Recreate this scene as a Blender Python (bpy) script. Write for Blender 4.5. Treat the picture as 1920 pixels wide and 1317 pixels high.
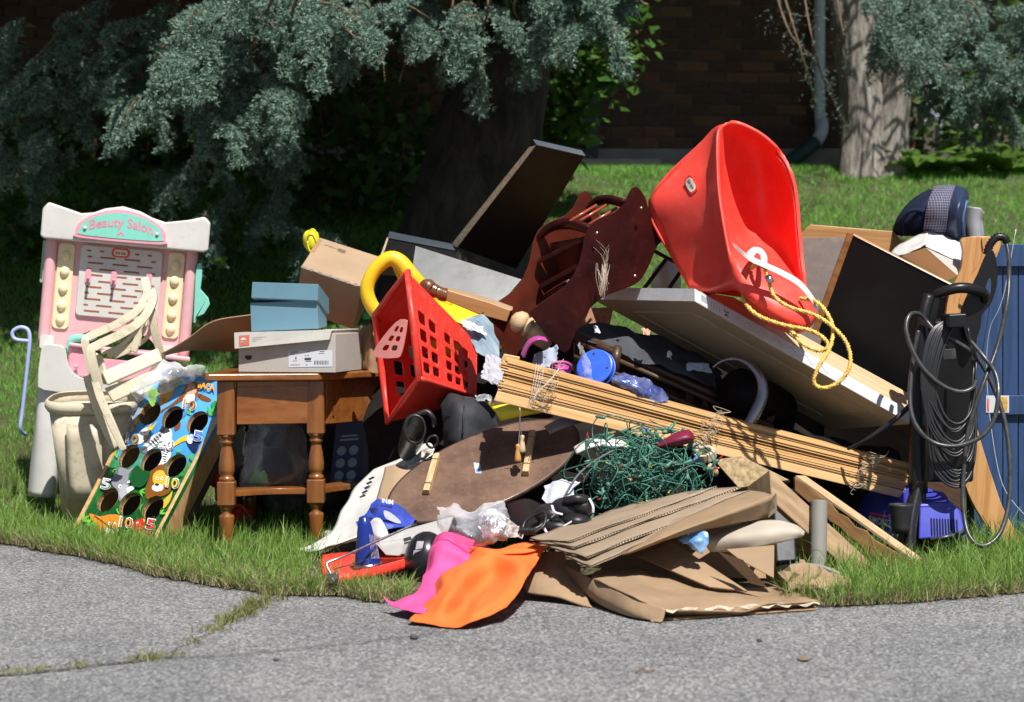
import bpy, bmesh, math, random
import numpy as np
from mathutils import Vector as V, Matrix, noise as mnoise
from mathutils.geometry import tessellate_polygon
R = math.radians
random.seed(7); rng = np.random.default_rng(7)
scene = bpy.context.scene
col = scene.collection
for o in list(bpy.data.objects): bpy.data.objects.remove(o)

# ---------------------------------------------------------------- camera, sky, sun, exposure
FPX, EYE, CX, HY = 4000.0, 0.85, 960.0, 545.0       # focal length in photo pixels, eye height, principal column, horizon row
cam_d = bpy.data.cameras.new('camera'); cam = bpy.data.objects.new('camera', cam_d); col.objects.link(cam)
cam.location = (0, 0, EYE); cam.rotation_euler = (R(90), 0, 0)
cam_d.sensor_width = 36; cam_d.lens = 36*FPX/1920; cam_d.shift_y = -(658.5-HY)/1920
cam_d.clip_start = .05; cam_d.clip_end = 500
cam_d.dof.use_dof = True; cam_d.dof.focus_distance = 6.75; cam_d.dof.aperture_fstop = 4.5
scene.camera = cam
SUN_AZ, SUN_EL = 22, 58                               # degrees right of the camera's back, height
wd = bpy.data.worlds.new('World'); scene.world = wd; wd.use_nodes = True
nt = wd.node_tree; bg = nt.nodes['Background']
sky = nt.nodes.new('ShaderNodeTexSky'); sky.sky_type = 'NISHITA'; sky.sun_disc = False
sky.sun_elevation = R(SUN_EL); sky.sun_rotation = R(180-SUN_AZ)
nt.links.new(sky.outputs[0], bg.inputs[0]); bg.inputs[1].default_value = .05
sd = bpy.data.lights.new('sun', 'SUN'); sun = bpy.data.objects.new('sun', sd); col.objects.link(sun)
sd.energy = 5.0; sd.angle = R(.55); sd.color = (1, .97, .925)
_s = V((math.sin(R(SUN_AZ))*math.cos(R(SUN_EL)), -math.cos(R(SUN_AZ))*math.cos(R(SUN_EL)), math.sin(R(SUN_EL))))
sun.rotation_euler = _s.to_track_quat('Z', 'Y').to_euler(); sun.location = (6, -8, 14)
vs = scene.view_settings; vs.view_transform = 'Standard'; vs.look = 'None'; vs.exposure = .48; vs.gamma = 1
scene.render.engine = 'CYCLES'; scene.cycles.max_bounces = 7; scene.cycles.transparent_max_bounces = 12
scene.cycles.caustics_reflective = False; scene.cycles.caustics_refractive = False
scene.cycles.use_denoising = True; scene.cycles.use_adaptive_sampling = True; scene.cycles.adaptive_threshold = .02

def P(x, y, Y):                                       # photo pixel + distance -> point in the place
    return V(((x-CX)/FPX*Y, Y, EYE-(y-HY)/FPX*Y))
def PP(a): return P(*a)
def gz(x, y):                                         # lawn: level by the road, climbing towards the house
    t = y-8.2
    if t <= -.6: return 0.0
    if t < .6: z = .298*(t+.6)**2/2.4
    elif y < 13.6: z = .298*t
    else: z = .298*5.4+.04*min(y-13.6, 8)
    return z
# ---------------------------------------------------------------- materials
MATS = {}
def lin(c):                                           # '#rrggbb' or linear tuple
    if isinstance(c, str):
        v = [int(c[i:i+2], 16)/255 for i in (1, 3, 5)]
        return tuple(x/12.92 if x <= .04045 else ((x+.055)/1.055)**2.4 for x in v)
    return tuple(c)
def _n(nt, t, **kw):
    n = nt.nodes.new(t)
    for k, v in kw.items(): setattr(n, k, v)
    return n
def _noise(nt, vec, scale, detail=4, rough=.6, dist=0):
    n = _n(nt, 'ShaderNodeTexNoise'); n.inputs['Scale'].default_value = scale; n.inputs['Detail'].default_value = detail
    n.inputs['Roughness'].default_value = rough; n.inputs['Distortion'].default_value = dist
    nt.links.new(vec, n.inputs['Vector']); return n.outputs['Fac']
def _ramp(nt, fac, stops):
    r = _n(nt, 'ShaderNodeValToRGB'); cr = r.color_ramp
    while len(cr.elements) < len(stops): cr.elements.new(.5)
    for e, (p, c) in zip(cr.elements, stops):
        e.position = p; e.color = (*c, 1) if len(c) == 3 else c
    nt.links.new(fac, r.inputs[0]); return r.outputs[0]
def _mix(nt, fac, a, b, blend='MIX'):
    m = _n(nt, 'ShaderNodeMix', data_type='RGBA', blend_type=blend)
    for s, v in ((0, fac), (6, a), (7, b)):
        if hasattr(v, 'links'): nt.links.new(v, m.inputs[s])
        else: m.inputs[s].default_value = v if s == 0 else (*v, 1)
    return m.outputs[2]
def axis_vec(nt, vec, axis, stretch):
    m1 = _n(nt, 'ShaderNodeMapping'); nt.links.new(vec, m1.inputs[0])
    m1.inputs['Rotation'].default_value = V(axis).normalized().rotation_difference(V((1, 0, 0))).to_euler()
    m2 = _n(nt, 'ShaderNodeMapping'); nt.links.new(m1.outputs[0], m2.inputs[0]); m2.inputs['Scale'].default_value = (1/stretch, 1, 1)
    return m2.outputs[0]
def mat(name, c, rough=.5, var=.18, scale=7, bump=.15, bscale=90, c2=None, dirt=0, dirtc=(.12, .1, .075), dscale=14, metal=0, spec=.5,
        axis=None, stretch=12, grain=None, crease=0, coat=0, trans=0, sss=0, sheen=0, bdist=.002, island=0):
    if name in MATS: return MATS[name]
    m = bpy.data.materials.new(name); m.use_nodes = True; MATS[name] = m
    nt = m.node_tree; b = nt.nodes['Principled BSDF']; c = lin(c); c2 = lin(c2) if c2 else None
    tc = _n(nt, 'ShaderNodeTexCoord').outputs['Object']
    vec = axis_vec(nt, tc, axis, stretch) if axis else tc
    lo = tuple(x*(1-var) for x in c); hi = c2 or tuple(min(.95, x*(1+var)) for x in c)
    f = _noise(nt, vec, scale, 5, .62, .6 if axis else 0)
    cc = _ramp(nt, f, [(.32, lo), (.68, hi)])
    if grain:
        g = _noise(nt, vec, grain[0], 3, .7)
        cc = _mix(nt, _ramp(nt, g, [(.45, (0, 0, 0)), (.62, (grain[2],)*3)]), cc, lin(grain[1]))
    if island:
        gi = _n(nt, 'ShaderNodeNewGeometry').outputs['Random Per Island']
        cc = _mix(nt, 1.0, cc, _ramp(nt, gi, [(0, (1-island,)*3), (1, (1+island,)*3)]), 'MULTIPLY')
    if dirt:
        d = _noise(nt, tc, dscale, 8, .72)
        cc = _mix(nt, _ramp(nt, d, [(.56-.1*min(dirt, 1), (0, 0, 0)), (.72, (min(1, dirt),)*3)]), cc, dirtc)
    nt.links.new(cc, b.inputs['Base Color'])
    rr = _n(nt, 'ShaderNodeMapRange'); nt.links.new(_noise(nt, tc, scale*3, 4), rr.inputs[0])
    rr.inputs[3].default_value = max(.03, rough-.12); rr.inputs[4].default_value = min(1, rough+.12)
    nt.links.new(rr.outputs[0], b.inputs['Roughness'])
    b.inputs['Metallic'].default_value = metal; b.inputs['Specular IOR Level'].default_value = spec
    if coat: b.inputs['Coat Weight'].default_value = coat; b.inputs['Coat Roughness'].default_value = .15
    if trans: b.inputs['Transmission Weight'].default_value = trans
    if sss:
        b.inputs['Subsurface Weight'].default_value = sss; b.inputs['Subsurface Radius'].default_value = (.02, .008, .004); b.inputs['Subsurface Scale'].default_value = .5
    if sheen: b.inputs['Sheen Weight'].default_value = sheen
    if bump:
        bn = _n(nt, 'ShaderNodeBump'); bn.inputs['Strength'].default_value = bump; bn.inputs['Distance'].default_value = bdist
        nt.links.new(_noise(nt, vec, bscale, 6, .65), bn.inputs['Height']); nt.links.new(bn.outputs[0], b.inputs['Normal'])
        if crease:                                            # fold lines pressed into paper or cloth
            w = _n(nt, 'ShaderNodeVectorMath', operation='ADD'); nz = _n(nt, 'ShaderNodeTexNoise'); nz.inputs['Scale'].default_value = 6; nt.links.new(tc, nz.inputs['Vector'])
            sc_ = _n(nt, 'ShaderNodeVectorMath', operation='SCALE'); sc_.inputs['Scale'].default_value = .12; nt.links.new(nz.outputs['Color'], sc_.inputs[0]); nt.links.new(tc, w.inputs[0]); nt.links.new(sc_.outputs[0], w.inputs[1])
            vo = _n(nt, 'ShaderNodeTexVoronoi', feature='F1'); vo.inputs['Scale'].default_value = crease; nt.links.new(w.outputs[0], vo.inputs['Vector'])
            b3 = _n(nt, 'ShaderNodeBump'); b3.inputs['Strength'].default_value = .55; b3.inputs['Distance'].default_value = .035/crease*6*.5; nt.links.new(vo.outputs['Distance'], b3.inputs['Height']); nt.links.new(bn.outputs[0], b3.inputs['Normal']); nt.links.new(b3.outputs[0], b.inputs['Normal'])
    return m
def wood(name, c, c2, gc, axis, rough=.5, stretch=14, scale=9, gs=45, gw=.6, **kw):
    return mat(name, c, rough, 0, scale, .25, gs*1.6, c2=c2, axis=axis, stretch=stretch, grain=(gs, gc, gw), **kw)
def leaf_mat(name, c, c2, trans=.35, rough=.45):
    if name in MATS: return MATS[name]
    m = bpy.data.materials.new(name); m.use_nodes = True; MATS[name] = m
    nt = m.node_tree; b = nt.nodes['Principled BSDF']; out = nt.nodes['Material Output']
    gi = _n(nt, 'ShaderNodeNewGeometry').outputs['Random Per Island']
    cc = _ramp(nt, gi, [(0, lin(c)), (1, lin(c2))])
    nt.links.new(cc, b.inputs['Base Color']); b.inputs['Roughness'].default_value = rough; b.inputs['Specular IOR Level'].default_value = .35
    t = _n(nt, 'ShaderNodeBsdfTranslucent'); nt.links.new(cc, t.inputs[0])
    mx = _n(nt, 'ShaderNodeMixShader'); mx.inputs[0].default_value = trans
    nt.links.new(b.outputs[0], mx.inputs[1]); nt.links.new(t.outputs[0], mx.inputs[2]); nt.links.new(mx.outputs[0], out.inputs[0])
    return m
def clear_mat(name, tint=(.9, .92, .95), opac=.16, rough=.12, wrinkle=40, wb=.6):
    if name in MATS: return MATS[name]
    m = bpy.data.materials.new(name); m.use_nodes = True; MATS[name] = m
    nt = m.node_tree; b = nt.nodes['Principled BSDF']; out = nt.nodes['Material Output']
    b.inputs['Base Color'].default_value = (*tint, 1); b.inputs['Roughness'].default_value = rough; b.inputs['Specular IOR Level'].default_value = .8
    tc = _n(nt, 'ShaderNodeTexCoord').outputs['Object']
    bn = _n(nt, 'ShaderNodeBump'); bn.inputs['Strength'].default_value = wb; bn.inputs['Distance'].default_value = .008
    nt.links.new(_noise(nt, tc, wrinkle, 3, .5), bn.inputs['Height']); nt.links.new(bn.outputs[0], b.inputs['Normal'])
    t = _n(nt, 'ShaderNodeBsdfTransparent'); t.inputs[0].default_value = (.93, .94, .95, 1)
    lw = _n(nt, 'ShaderNodeLayerWeight'); lw.inputs[0].default_value = .45; nt.links.new(bn.outputs[0], lw.inputs[1])
    mr = _n(nt, 'ShaderNodeMapRange'); nt.links.new(lw.outputs['Facing'], mr.inputs[0]); mr.inputs[3].default_value = opac; mr.inputs[4].default_value = min(1, opac+.6)
    mx = _n(nt, 'ShaderNodeMixShader'); nt.links.new(mr.outputs[0], mx.inputs[0])
    nt.links.new(t.outputs[0], mx.inputs[1]); nt.links.new(b.outputs[0], mx.inputs[2]); nt.links.new(mx.outputs[0], out.inputs[0])
    return m
# ---------------------------------------------------------------- object helpers
WL = {}
def thing(name, label, cat, at, group=None):
    o = bpy.data.objects.new(name, None); col.objects.link(o); at = V(at); o.location = at; WL[o] = at; o.empty_display_size = .05
    o['label'] = label; o['category'] = cat
    if group: o['group'] = group
    return o
def finish(o, parent, center):
    col.objects.link(o); WL[o] = center
    if parent: o.parent = parent; o.location = center-WL[parent]
    else: o.location = center
def mk(name, geo, m, parent=None, smooth=False, bev=0, solid=0, label=None, cat=None, group=None, kind=None, sub=0, seg=2, off=-1):
    """geo: (verts, faces) or list of (verts, faces, material) for several materials in one mesh"""
    me = bpy.data.meshes.new(name)
    if isinstance(geo, list):
        vv, ff, mi, ms = [], [], [], []
        for g in geo:
            if g[2] not in ms: ms.append(g[2])
            k = len(vv); vv += g[0]; ff += [[i+k for i in f] for f in g[1]]; mi += [ms.index(g[2])]*len(g[1])
        for x in ms: me.materials.append(x)
    else:
        vv, ff = geo; mi = None; me.materials.append(m)
    a = np.array([tuple(v) for v in vv], float)
    c = V(((a[:, 0].min()+a[:, 0].max())/2, (a[:, 1].min()+a[:, 1].max())/2, a[:, 2].min()))
    me.from_pydata([tuple(v) for v in (a-np.array(c))], [], [list(f) for f in ff])
    if mi: me.polygons.foreach_set('material_index', mi)
    bm = bmesh.new(); bm.from_mesh(me); bmesh.ops.recalc_face_normals(bm, faces=bm.faces); bm.to_mesh(me); bm.free()
    if smooth:
        me.polygons.foreach_set('use_smooth', [True]*len(me.polygons))
    o = bpy.data.objects.new(name, me); finish(o, parent, c)
    if solid:
        s = o.modifiers.new('s', 'SOLIDIFY'); s.thickness = solid; s.offset = off
    if bev:
        b = o.modifiers.new('b', 'BEVEL'); b.width = bev; b.segments = seg; b.limit_method = 'ANGLE'; b.angle_limit = R(40)
        me.polygons.foreach_set('use_smooth', [True]*len(me.polygons))
        w = o.modifiers.new('w', 'WEIGHTED_NORMAL'); w.keep_sharp = False
    if sub: s = o.modifiers.new('u', 'SUBSURF'); s.levels = sub; s.render_levels = sub
    for k, v in (('label', label), ('category', cat), ('group', group), ('kind', kind)):
        if v: o[k] = v
    return o
def mk_np(name, v, f, m, parent=None, smooth=False, label=None, cat=None, kind=None, group=None):
    v = np.asarray(v, np.float32); f = np.asarray(f, np.int32); k = f.shape[1]
    c = V(((v[:, 0].min()+v[:, 0].max())/2, (v[:, 1].min()+v[:, 1].max())/2, v[:, 2].min()))
    me = bpy.data.meshes.new(name); me.vertices.add(len(v)); me.vertices.foreach_set('co', (v-np.array(c, np.float32)).ravel())
    me.loops.add(f.size); me.loops.foreach_set('vertex_index', f.ravel())
    me.polygons.add(len(f)); me.polygons.foreach_set('loop_start', np.arange(0, f.size, k, dtype=np.int32))
    me.update(calc_edges=True); me.materials.append(m)
    if smooth: me.polygons.foreach_set('use_smooth', np.ones(len(f), bool))
    o = bpy.data.objects.new(name, me); finish(o, parent, c)
    for k_, x in (('label', label), ('category', cat), ('group', group), ('kind', kind)):
        if x: o[k_] = x
    return o
def share(o, name, parent, center, rot=None, scale=None):      # a copy that shares mesh data
    c = o.copy(); c.name = name; finish(c, parent, V(center))
    if rot is not None: c.rotation_euler = rot
    if scale is not None: c.scale = scale
    return c
# ---------------------------------------------------------------- shapes
def J(*gs):
    vv, ff = [], []
    for g in gs:
        k = len(vv); vv += list(g[0]); ff += [[i+k for i in f] for f in g[1]]
    return vv, ff
def boxv(o, u, v, w):
    o, u, v, w = V(o), V(u), V(v), V(w)
    vv = [o, o+u, o+u+v, o+v, o+w, o+u+w, o+u+v+w, o+v+w]
    return vv, [[0, 3, 2, 1], [4, 5, 6, 7], [0, 1, 5, 4], [1, 2, 6, 5], [2, 3, 7, 6], [3, 0, 4, 7]]
def box(x0, x1, y0, y1, z0, z1): return boxv((x0, y0, z0), (x1-x0, 0, 0), (0, y1-y0, 0), (0, 0, z1-z0))
def hexa(a, b):                                               # two quads joined
    return list(a)+list(b), [[3, 2, 1, 0], [4, 5, 6, 7], [0, 1, 5, 4], [1, 2, 6, 5], [2, 3, 7, 6], [3, 0, 4, 7]]
def nrm(q):                                                   # normal of a quad, towards the camera
    n = (q[2]-q[0]).cross(q[3]-q[1]).normalized()
    return n if n.dot(V((0, 0, EYE))-(q[0]+q[2])/2) > 0 else -n
def slab(pts, th):                                            # four (px,py,Y) corners of the front face, thickness going back
    q = [PP(p) for p in pts]; n = nrm(q); return hexa(q, [p-n*th for p in q])
def qmap(q):                                                  # unit square -> quad TL,TR,BR,BL with offset towards the camera
    q = [V(p) for p in q]; n = nrm(q)
    def f(s, t, d=0): return (q[0]*(1-s)+q[1]*s)*(1-t)+(q[3]*(1-s)+q[2]*s)*t+n*d
    return f
def cr(pts, sub, closed=False):
    pts = [V(p) for p in pts]; n = len(pts); out = []
    for i in range(n if closed else n-1):
        if closed: a, b, c, d = (pts[(i+k) % n] for k in (-1, 0, 1, 2))
        else: a, b, c, d = pts[max(i-1, 0)], pts[i], pts[i+1], pts[min(i+2, n-1)]
        for k in range(sub):
            t = k/sub
            out.append(.5*((2*b)+(c-a)*t+(2*a-5*b+4*c-d)*t*t+(3*b-a-3*c+d)*t**3))
    if not closed: out.append(pts[-1])
    return out
def tube(pts, r, n=8, sub=5, closed=False, flat=1.0, cap=True, up=None):
    if sub > 1:
        m0 = len(pts); pts = cr(pts, sub, closed)
        if not np.isscalar(r):
            rr = [r[min(int(i/sub), m0-1)]*(1-(i/sub) % 1)+r[min(int(i/sub)+1, m0-1)]*((i/sub) % 1) for i in range(len(pts))]
        else: rr = [r]*len(pts)
    else:
        pts = [V(p) for p in pts]; rr = [r]*len(pts) if np.isscalar(r) else list(r)
    N = len(pts); vv, ff = [], []; prev = None
    for i, p in enumerate(pts):
        t = (pts[(i+1) % N]-pts[i-1]) if closed else (pts[min(i+1, N-1)]-pts[max(i-1, 0)])
        t = t.normalized() if t.length > 1e-9 else V((0, 0, 1))
        if up is not None: a = V(up)-t*V(up).dot(t)
        elif prev is None: a = t.orthogonal()
        else: a = prev-t*prev.dot(t)
        a = a.normalized() if a.length > 1e-6 else t.orthogonal().normalized(); prev = a; b = t.cross(a)
        for k in range(n):
            w = 2*math.pi*(k+.5)/n
            vv.append(p+a*(math.cos(w)*rr[i])+b*(math.sin(w)*rr[i]*flat))
    for i in range(N if closed else N-1):
        for k in range(n):
            j = (i+1) % N
            ff.append([i*n+k, i*n+(k+1) % n, j*n+(k+1) % n, j*n+k])
    if cap and not closed: ff += [list(range(n))[::-1], [(N-1)*n+k for k in range(n)]]
    return vv, ff
def lathe(prof, n, o, ax=(0, 0, 1), sx=1):
    ax = V(ax).normalized(); a = ax.orthogonal().normalized(); b = ax.cross(a); o = V(o); vv, ff = [], []
    for r, z in prof:
        for k in range(n):
            w = 2*math.pi*k/n; vv.append(o+ax*z+(a*math.cos(w)*sx+b*math.sin(w))*r)
    for i in range(len(prof)-1):
        for k in range(n): ff.append([i*n+k, i*n+(k+1) % n, (i+1)*n+(k+1) % n, (i+1)*n+k])
    if prof[0][0] > 1e-4: ff.append(list(range(n))[::-1])
    if prof[-1][0] > 1e-4: ff.append([(len(prof)-1)*n+k for k in range(n)])
    return vv, ff
def grid(rows, nu=6, nv=6, amp=0, fs=8, seed=0, px=True, amp2=0, ridge=0, rf=5):      # control net -> smooth sheet
    rows = [[PP(p) if px and not isinstance(p, V) else V(p) for p in r] for r in rows]
    rows = [cr(r, nu) for r in rows] if nu > 1 else rows
    cols = [cr([r[i] for r in rows], nv) for i in range(len(rows[0]))] if nv > 1 else [[r[i] for r in rows] for i in range(len(rows[0]))]
    U, Vn = len(cols), len(cols[0]); vv = []
    for j in range(Vn):
        for i in range(U):
            p = cols[i][j]
            if amp: p = p+mnoise.noise_vector(p*fs+V((seed*3.1, seed, 0)))*amp
            if ridge:                                         # sharp folds
                w = mnoise.noise(V((p.x*rf*.6+p.z*rf, seed*2.3, p.y*rf*.5))); w2 = mnoise.noise(V((p.x*rf*1.3-p.z*rf*1.1, seed*1.7+9, p.y*rf*.4))); p = p+V((0, -.9, .45))*ridge*(.6-1.6*abs(w)-.8*abs(w2))
            if amp2: p = p+mnoise.noise_vector(p*fs*3.7+V((seed, 5, 0)))*amp2
            vv.append(V((p.x, p.y, max(p.z, .006))))
    return vv, [[j*U+i, j*U+i+1, (j+1)*U+i+1, (j+1)*U+i] for j in range(Vn-1) for i in range(U-1)]
def plate(f, outer, holes, d0, d1):                           # plate with holes: f(s,t,d) maps 2D outlines to space
    loops = [outer]+holes; fl = [p for l in loops for p in l]
    tr = tessellate_polygon([[V((p[0], p[1], 0)) for p in l] for l in loops])
    n = len(fl); vv = [f(p[0], p[1], d0) for p in fl]+[f(p[0], p[1], d1) for p in fl]
    ff = [list(t) for t in tr]+[[i+n for i in t[::-1]] for t in tr]; k = 0
    for l in loops:
        for i in range(len(l)):
            a, b = k+i, k+(i+1) % len(l); ff.append([a, b, b+n, a+n])
        k += len(l)
    return vv, ff
def flat(f, pts, d): return [f(p[0], p[1], d) for p in pts], [list(range(len(pts)))]
def ell(cx, cy, rx, ry, n=20, rot=0):
    c, s = math.cos(rot), math.sin(rot); o = []
    for k in range(n):
        a = 2*math.pi*k/n; x, y = rx*math.cos(a), ry*math.sin(a); o.append((cx+x*c-y*s, cy+x*s+y*c))
    return o
def rrect(x0, y0, x1, y1, r, n=3, ry=None):
    ry = ry or r; o = []
    for cx, cy, a0 in ((x1-r, y0+ry, -90), (x1-r, y1-ry, 0), (x0+r, y1-ry, 90), (x0+r, y0+ry, 180)):
        for k in range(n+1):
            a = R(a0+90*k/n); o.append((cx+r*math.cos(a), cy+ry*math.sin(a)))
    return o
def outline(pts, sub=4): return [(p.x, p.y) for p in cr([V((a, b, 0)) for a, b in pts], sub, True)]
def pxext(pts, Y, th, tilt=None, sub=0):                      # pixel outline at distance Y, extruded back by vector
    if sub: pts = outline(pts, sub)
    Yf = Y if callable(Y) else (lambda x, y: Y)
    w = tilt if tilt is not None else V((0, th, 0))
    return plate(lambda s, t, d: P(s, t, Yf(s, t))+w*d, pts, [], 0, 1)
def ball(c, rx, ry, rz, n=14, m=9, amp=0, fs=12):
    c = V(c); vv = [c+V((0, 0, rz))]; ff = []
    for i in range(1, m):
        a = math.pi*i/m
        for k in range(n):
            b = 2*math.pi*k/n; p = V((rx*math.sin(a)*math.cos(b), ry*math.sin(a)*math.sin(b), rz*math.cos(a)))
            if amp: p *= 1+amp*mnoise.noise(p*fs+c)
            vv.append(c+p)
    vv.append(c-V((0, 0, rz))); e = len(vv)-1
    for k in range(n):
        ff.append([0, 1+k, 1+(k+1) % n]); ff.append([e, 1+(m-2)*n+(k+1) % n, 1+(m-2)*n+k])
        for i in range(m-2): ff.append([1+i*n+k, 1+(i+1)*n+k, 1+(i+1)*n+(k+1) % n, 1+i*n+(k+1) % n])
    return vv, ff
def rope3(pts, r, turns, sub=10):                             # three twisted strands
    c = cr(pts, sub); L = [0]
    for i in range(1, len(c)): L.append(L[-1]+(c[i]-c[i-1]).length)
    m = int(L[-1]/(r*1.1)); xs = np.linspace(0, L[-1], m); ar = np.array([tuple(p) for p in c])
    cc = [V(tuple(np.interp(x, L, ar[:, k]) for k in range(3))) for x in xs]
    out = []; prev = None; fr = []
    for i, p in enumerate(cc):
        t = (cc[min(i+1, m-1)]-cc[max(i-1, 0)]).normalized()
        a = t.orthogonal() if prev is None else prev-t*prev.dot(t)
        a = a.normalized(); prev = a; fr.append((a, t.cross(a)))
    for s in range(3):
        q = []
        for i, p in enumerate(cc):
            w = xs[i]*turns*2*math.pi+s*2.0944; q.append(p+(fr[i][0]*math.cos(w)+fr[i][1]*math.sin(w))*r*.55)
        out.append(tube(q, r*.56, 6, 1))
    return J(*out)
# lettering: meshes for every string, made while the scene is still empty
STR = ['Beauty Salon', 'little tikes', '10', '5', '20', '24', 'SIMONIZ', 'BACA', 'THE NORTH FACE', 'MINI']
GLY = {}
_tmp = []
for s in STR:
    cu = bpy.data.curves.new('t', 'FONT'); cu.body = s; cu.resolution_u = 2; cu.offset = .018 if s != 'THE NORTH FACE' else .008
    o = bpy.data.objects.new('t', cu); col.objects.link(o); _tmp.append((s, o, cu))
_dg = bpy.context.evaluated_depsgraph_get()
for s, o, cu in _tmp:
    me = o.evaluated_get(_dg).to_mesh(); a = np.array([v.co[:2] for v in me.vertices]); a -= a.min(0); h = a.max(0)
    GLY[s] = (a/h, [list(p.vertices) for p in me.polygons], h[0]/h[1]); o.evaluated_get(_dg).to_mesh_clear()
for s, o, cu in _tmp: bpy.data.objects.remove(o); bpy.data.curves.remove(cu)
def text(s, f, x0, y0, x1, y1, d, warp=None):                 # fit lettering into a box of the surface f
    a, ff, _ = GLY[s]; vv = []
    for u, v in a:
        x, y = x0+(x1-x0)*u, y1+(y0-y1)*v
        if warp: x, y = warp(x, y)
        vv.append(f(x, y, d))
    return vv, ff
# ================================================================ the setting
def struct(o): o['kind'] = 'structure'; return o
EP = [(-2500, 960), (-900, 960), (-300, 985), (0, 1022), (150, 1046), (300, 1084), (400, 1102), (520, 1118), (640, 1122), (780, 1138), (900, 1115), (1200, 1095), (1540, 1140), (1700, 1134), (1920, 1114), (2300, 1075), (4200, 1040)]
_ew = [((x-CX)/FPX*3400/(y-HY), 3400/(y-HY)) for x, y in EP]
def ey(x): return float(np.interp(x, [a for a, _ in _ew], [b for _, b in _ew]))+.045*mnoise.noise(V((x*7, 0, 0)))+.035*mnoise.noise(V((x*29, 3, 0)))
def asphalt_mat():
    m = bpy.data.materials.new('asphalt'); m.use_nodes = True; nt = m.node_tree; b = nt.nodes['Principled BSDF']
    tc = _n(nt, 'ShaderNodeTexCoord').outputs['Object']
    def voro(sc, feat='F1'):
        v = _n(nt, 'ShaderNodeTexVoronoi', feature=feat); v.inputs['Scale'].default_value = sc; nt.links.new(tc, v.inputs['Vector']); return v
    v1 = voro(135); v2 = voro(310)
    stone = _ramp(nt, v1.outputs['Color'], [(.12, (.1, .1, .098)), (.45, (.275, .275, .272)), (.7, (.38, .38, .375)), (.95, (.66, .655, .64))])
    fine = _ramp(nt, v2.outputs['Color'], [(.1, (.09, .09, .094)), (.6, (.26, .26, .265)), (1, (.46, .46, .455))])
    c = _mix(nt, .45, stone, fine)
    gap = _ramp(nt, v1.outputs['Distance'], [(.3, (1.06, 1.06, 1.06)), (.72, (.42, .42, .42))]); c = _mix(nt, 1.0, c, gap, 'MULTIPLY')
    big = _ramp(nt, _noise(nt, tc, 1.7, 6, .65), [(.3, (.78, .78, .79)), (.7, (1.16, 1.155, 1.14))]); c = _mix(nt, 1.0, c, big, 'MULTIPLY')
    st = _ramp(nt, _noise(nt, tc, 5.5, 8, .75), [(.58, (1, 1, 1)), (.72, (.72, .71, .7))]); c = _mix(nt, 1.0, c, st, 'MULTIPLY')
    nt.links.new(c, b.inputs['Base Color']); b.inputs['Roughness'].default_value = .82; b.inputs['Specular IOR Level'].default_value = .3
    bn = _n(nt, 'ShaderNodeBump'); bn.inputs['Strength'].default_value = .75; bn.inputs['Distance'].default_value = .004; bn.invert = True
    nt.links.new(v1.outputs['Distance'], bn.inputs['Height'])
    b2 = _n(nt, 'ShaderNodeBump'); b2.inputs['Strength'].default_value = .5; b2.inputs['Distance'].default_value = .012
    nt.links.new(_noise(nt, tc, 22, 5), b2.inputs['Height']); nt.links.new(bn.outputs[0], b2.inputs['Normal'])
    nt.links.new(b2.outputs[0], b.inputs['Normal']); return m
xs = sorted(set([-60, -30, -15, -8, -5]+[round(-3.6+.04*i, 3) for i in range(181)]+[5, 8, 15, 30, 60]))
vv, ff = [], []
for x in xs:
    for y in (-40, -5, 2, 4, 5, ey(x)+.25): vv.append((x, y, 0))
for i in range(len(xs)-1):
    for j in range(5): ff.append([i*6+j, (i+1)*6+j, (i+1)*6+j+1, i*6+j+1])
struct(mk('asphalt_road', (vv, ff), asphalt_mat()))
M_soil = mat('turf_soil', (.05, .055, .02), .9, .3, 9, .8, 160, c2=(.1, .085, .04), bdist=.01)
offs = [0, .02, .06, .12, .3, .6, .9, 1.2, 1.5, 1.8, 2.2, 2.6, 3, 3.5, 4, 4.5, 5, 5.6, 6.2, 6.8, 7.3, 8, 9, 12, 16, 25, 60]
vv, ff = [], []
for x in xs:
    e = ey(x)
    for k, d in enumerate(offs):
        z = gz(x, e+d)+(-.012, .004, .012, .018, .02)[min(k, 4)]+.012*mnoise.noise(V((x*3, d*3, 1)))*(d > .1)
        vv.append((x, e+d, z))
n = len(offs)
for i in range(len(xs)-1):
    for j in range(n-1): ff.append([i*n+j, (i+1)*n+j, (i+1)*n+j+1, i*n+j+1])
struct(mk('lawn', (vv, ff), M_soil, smooth=True))
def crackp(pts, w, name):
    q = []
    for (x, y) in pts: q.append(V(((x-CX)/FPX*3400/(y-HY), 3400/(y-HY), 0)))
    q = cr(q, 8); vv = []
    for i, p in enumerate(q):
        k = w*(.5+.9*abs(mnoise.noise(p*14)))*(1 if 0 < i < len(q)-1 else .1); j = .012*mnoise.noise(p*20)
        vv += [(p.x+j, p.y-k+j, .004), (p.x+j, p.y+k+j, .004)]
    struct(mk(name, (vv, [[2*i, 2*i+2, 2*i+3, 2*i+1] for i in range(len(q)-1)]), mat('crack_dirt', (.035, .032, .025), .95, .4, 40, .8, 200)))
crackp([(-60, 1272), (60, 1264), (180, 1250), (290, 1236), (360, 1205), (430, 1168), (500, 1132), (530, 1116)], .012, 'asphalt_crack')
crackp([(290, 1236), (420, 1232), (600, 1215), (780, 1195), (900, 1172), (1040, 1150)], .004, 'asphalt_crack')

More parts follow.
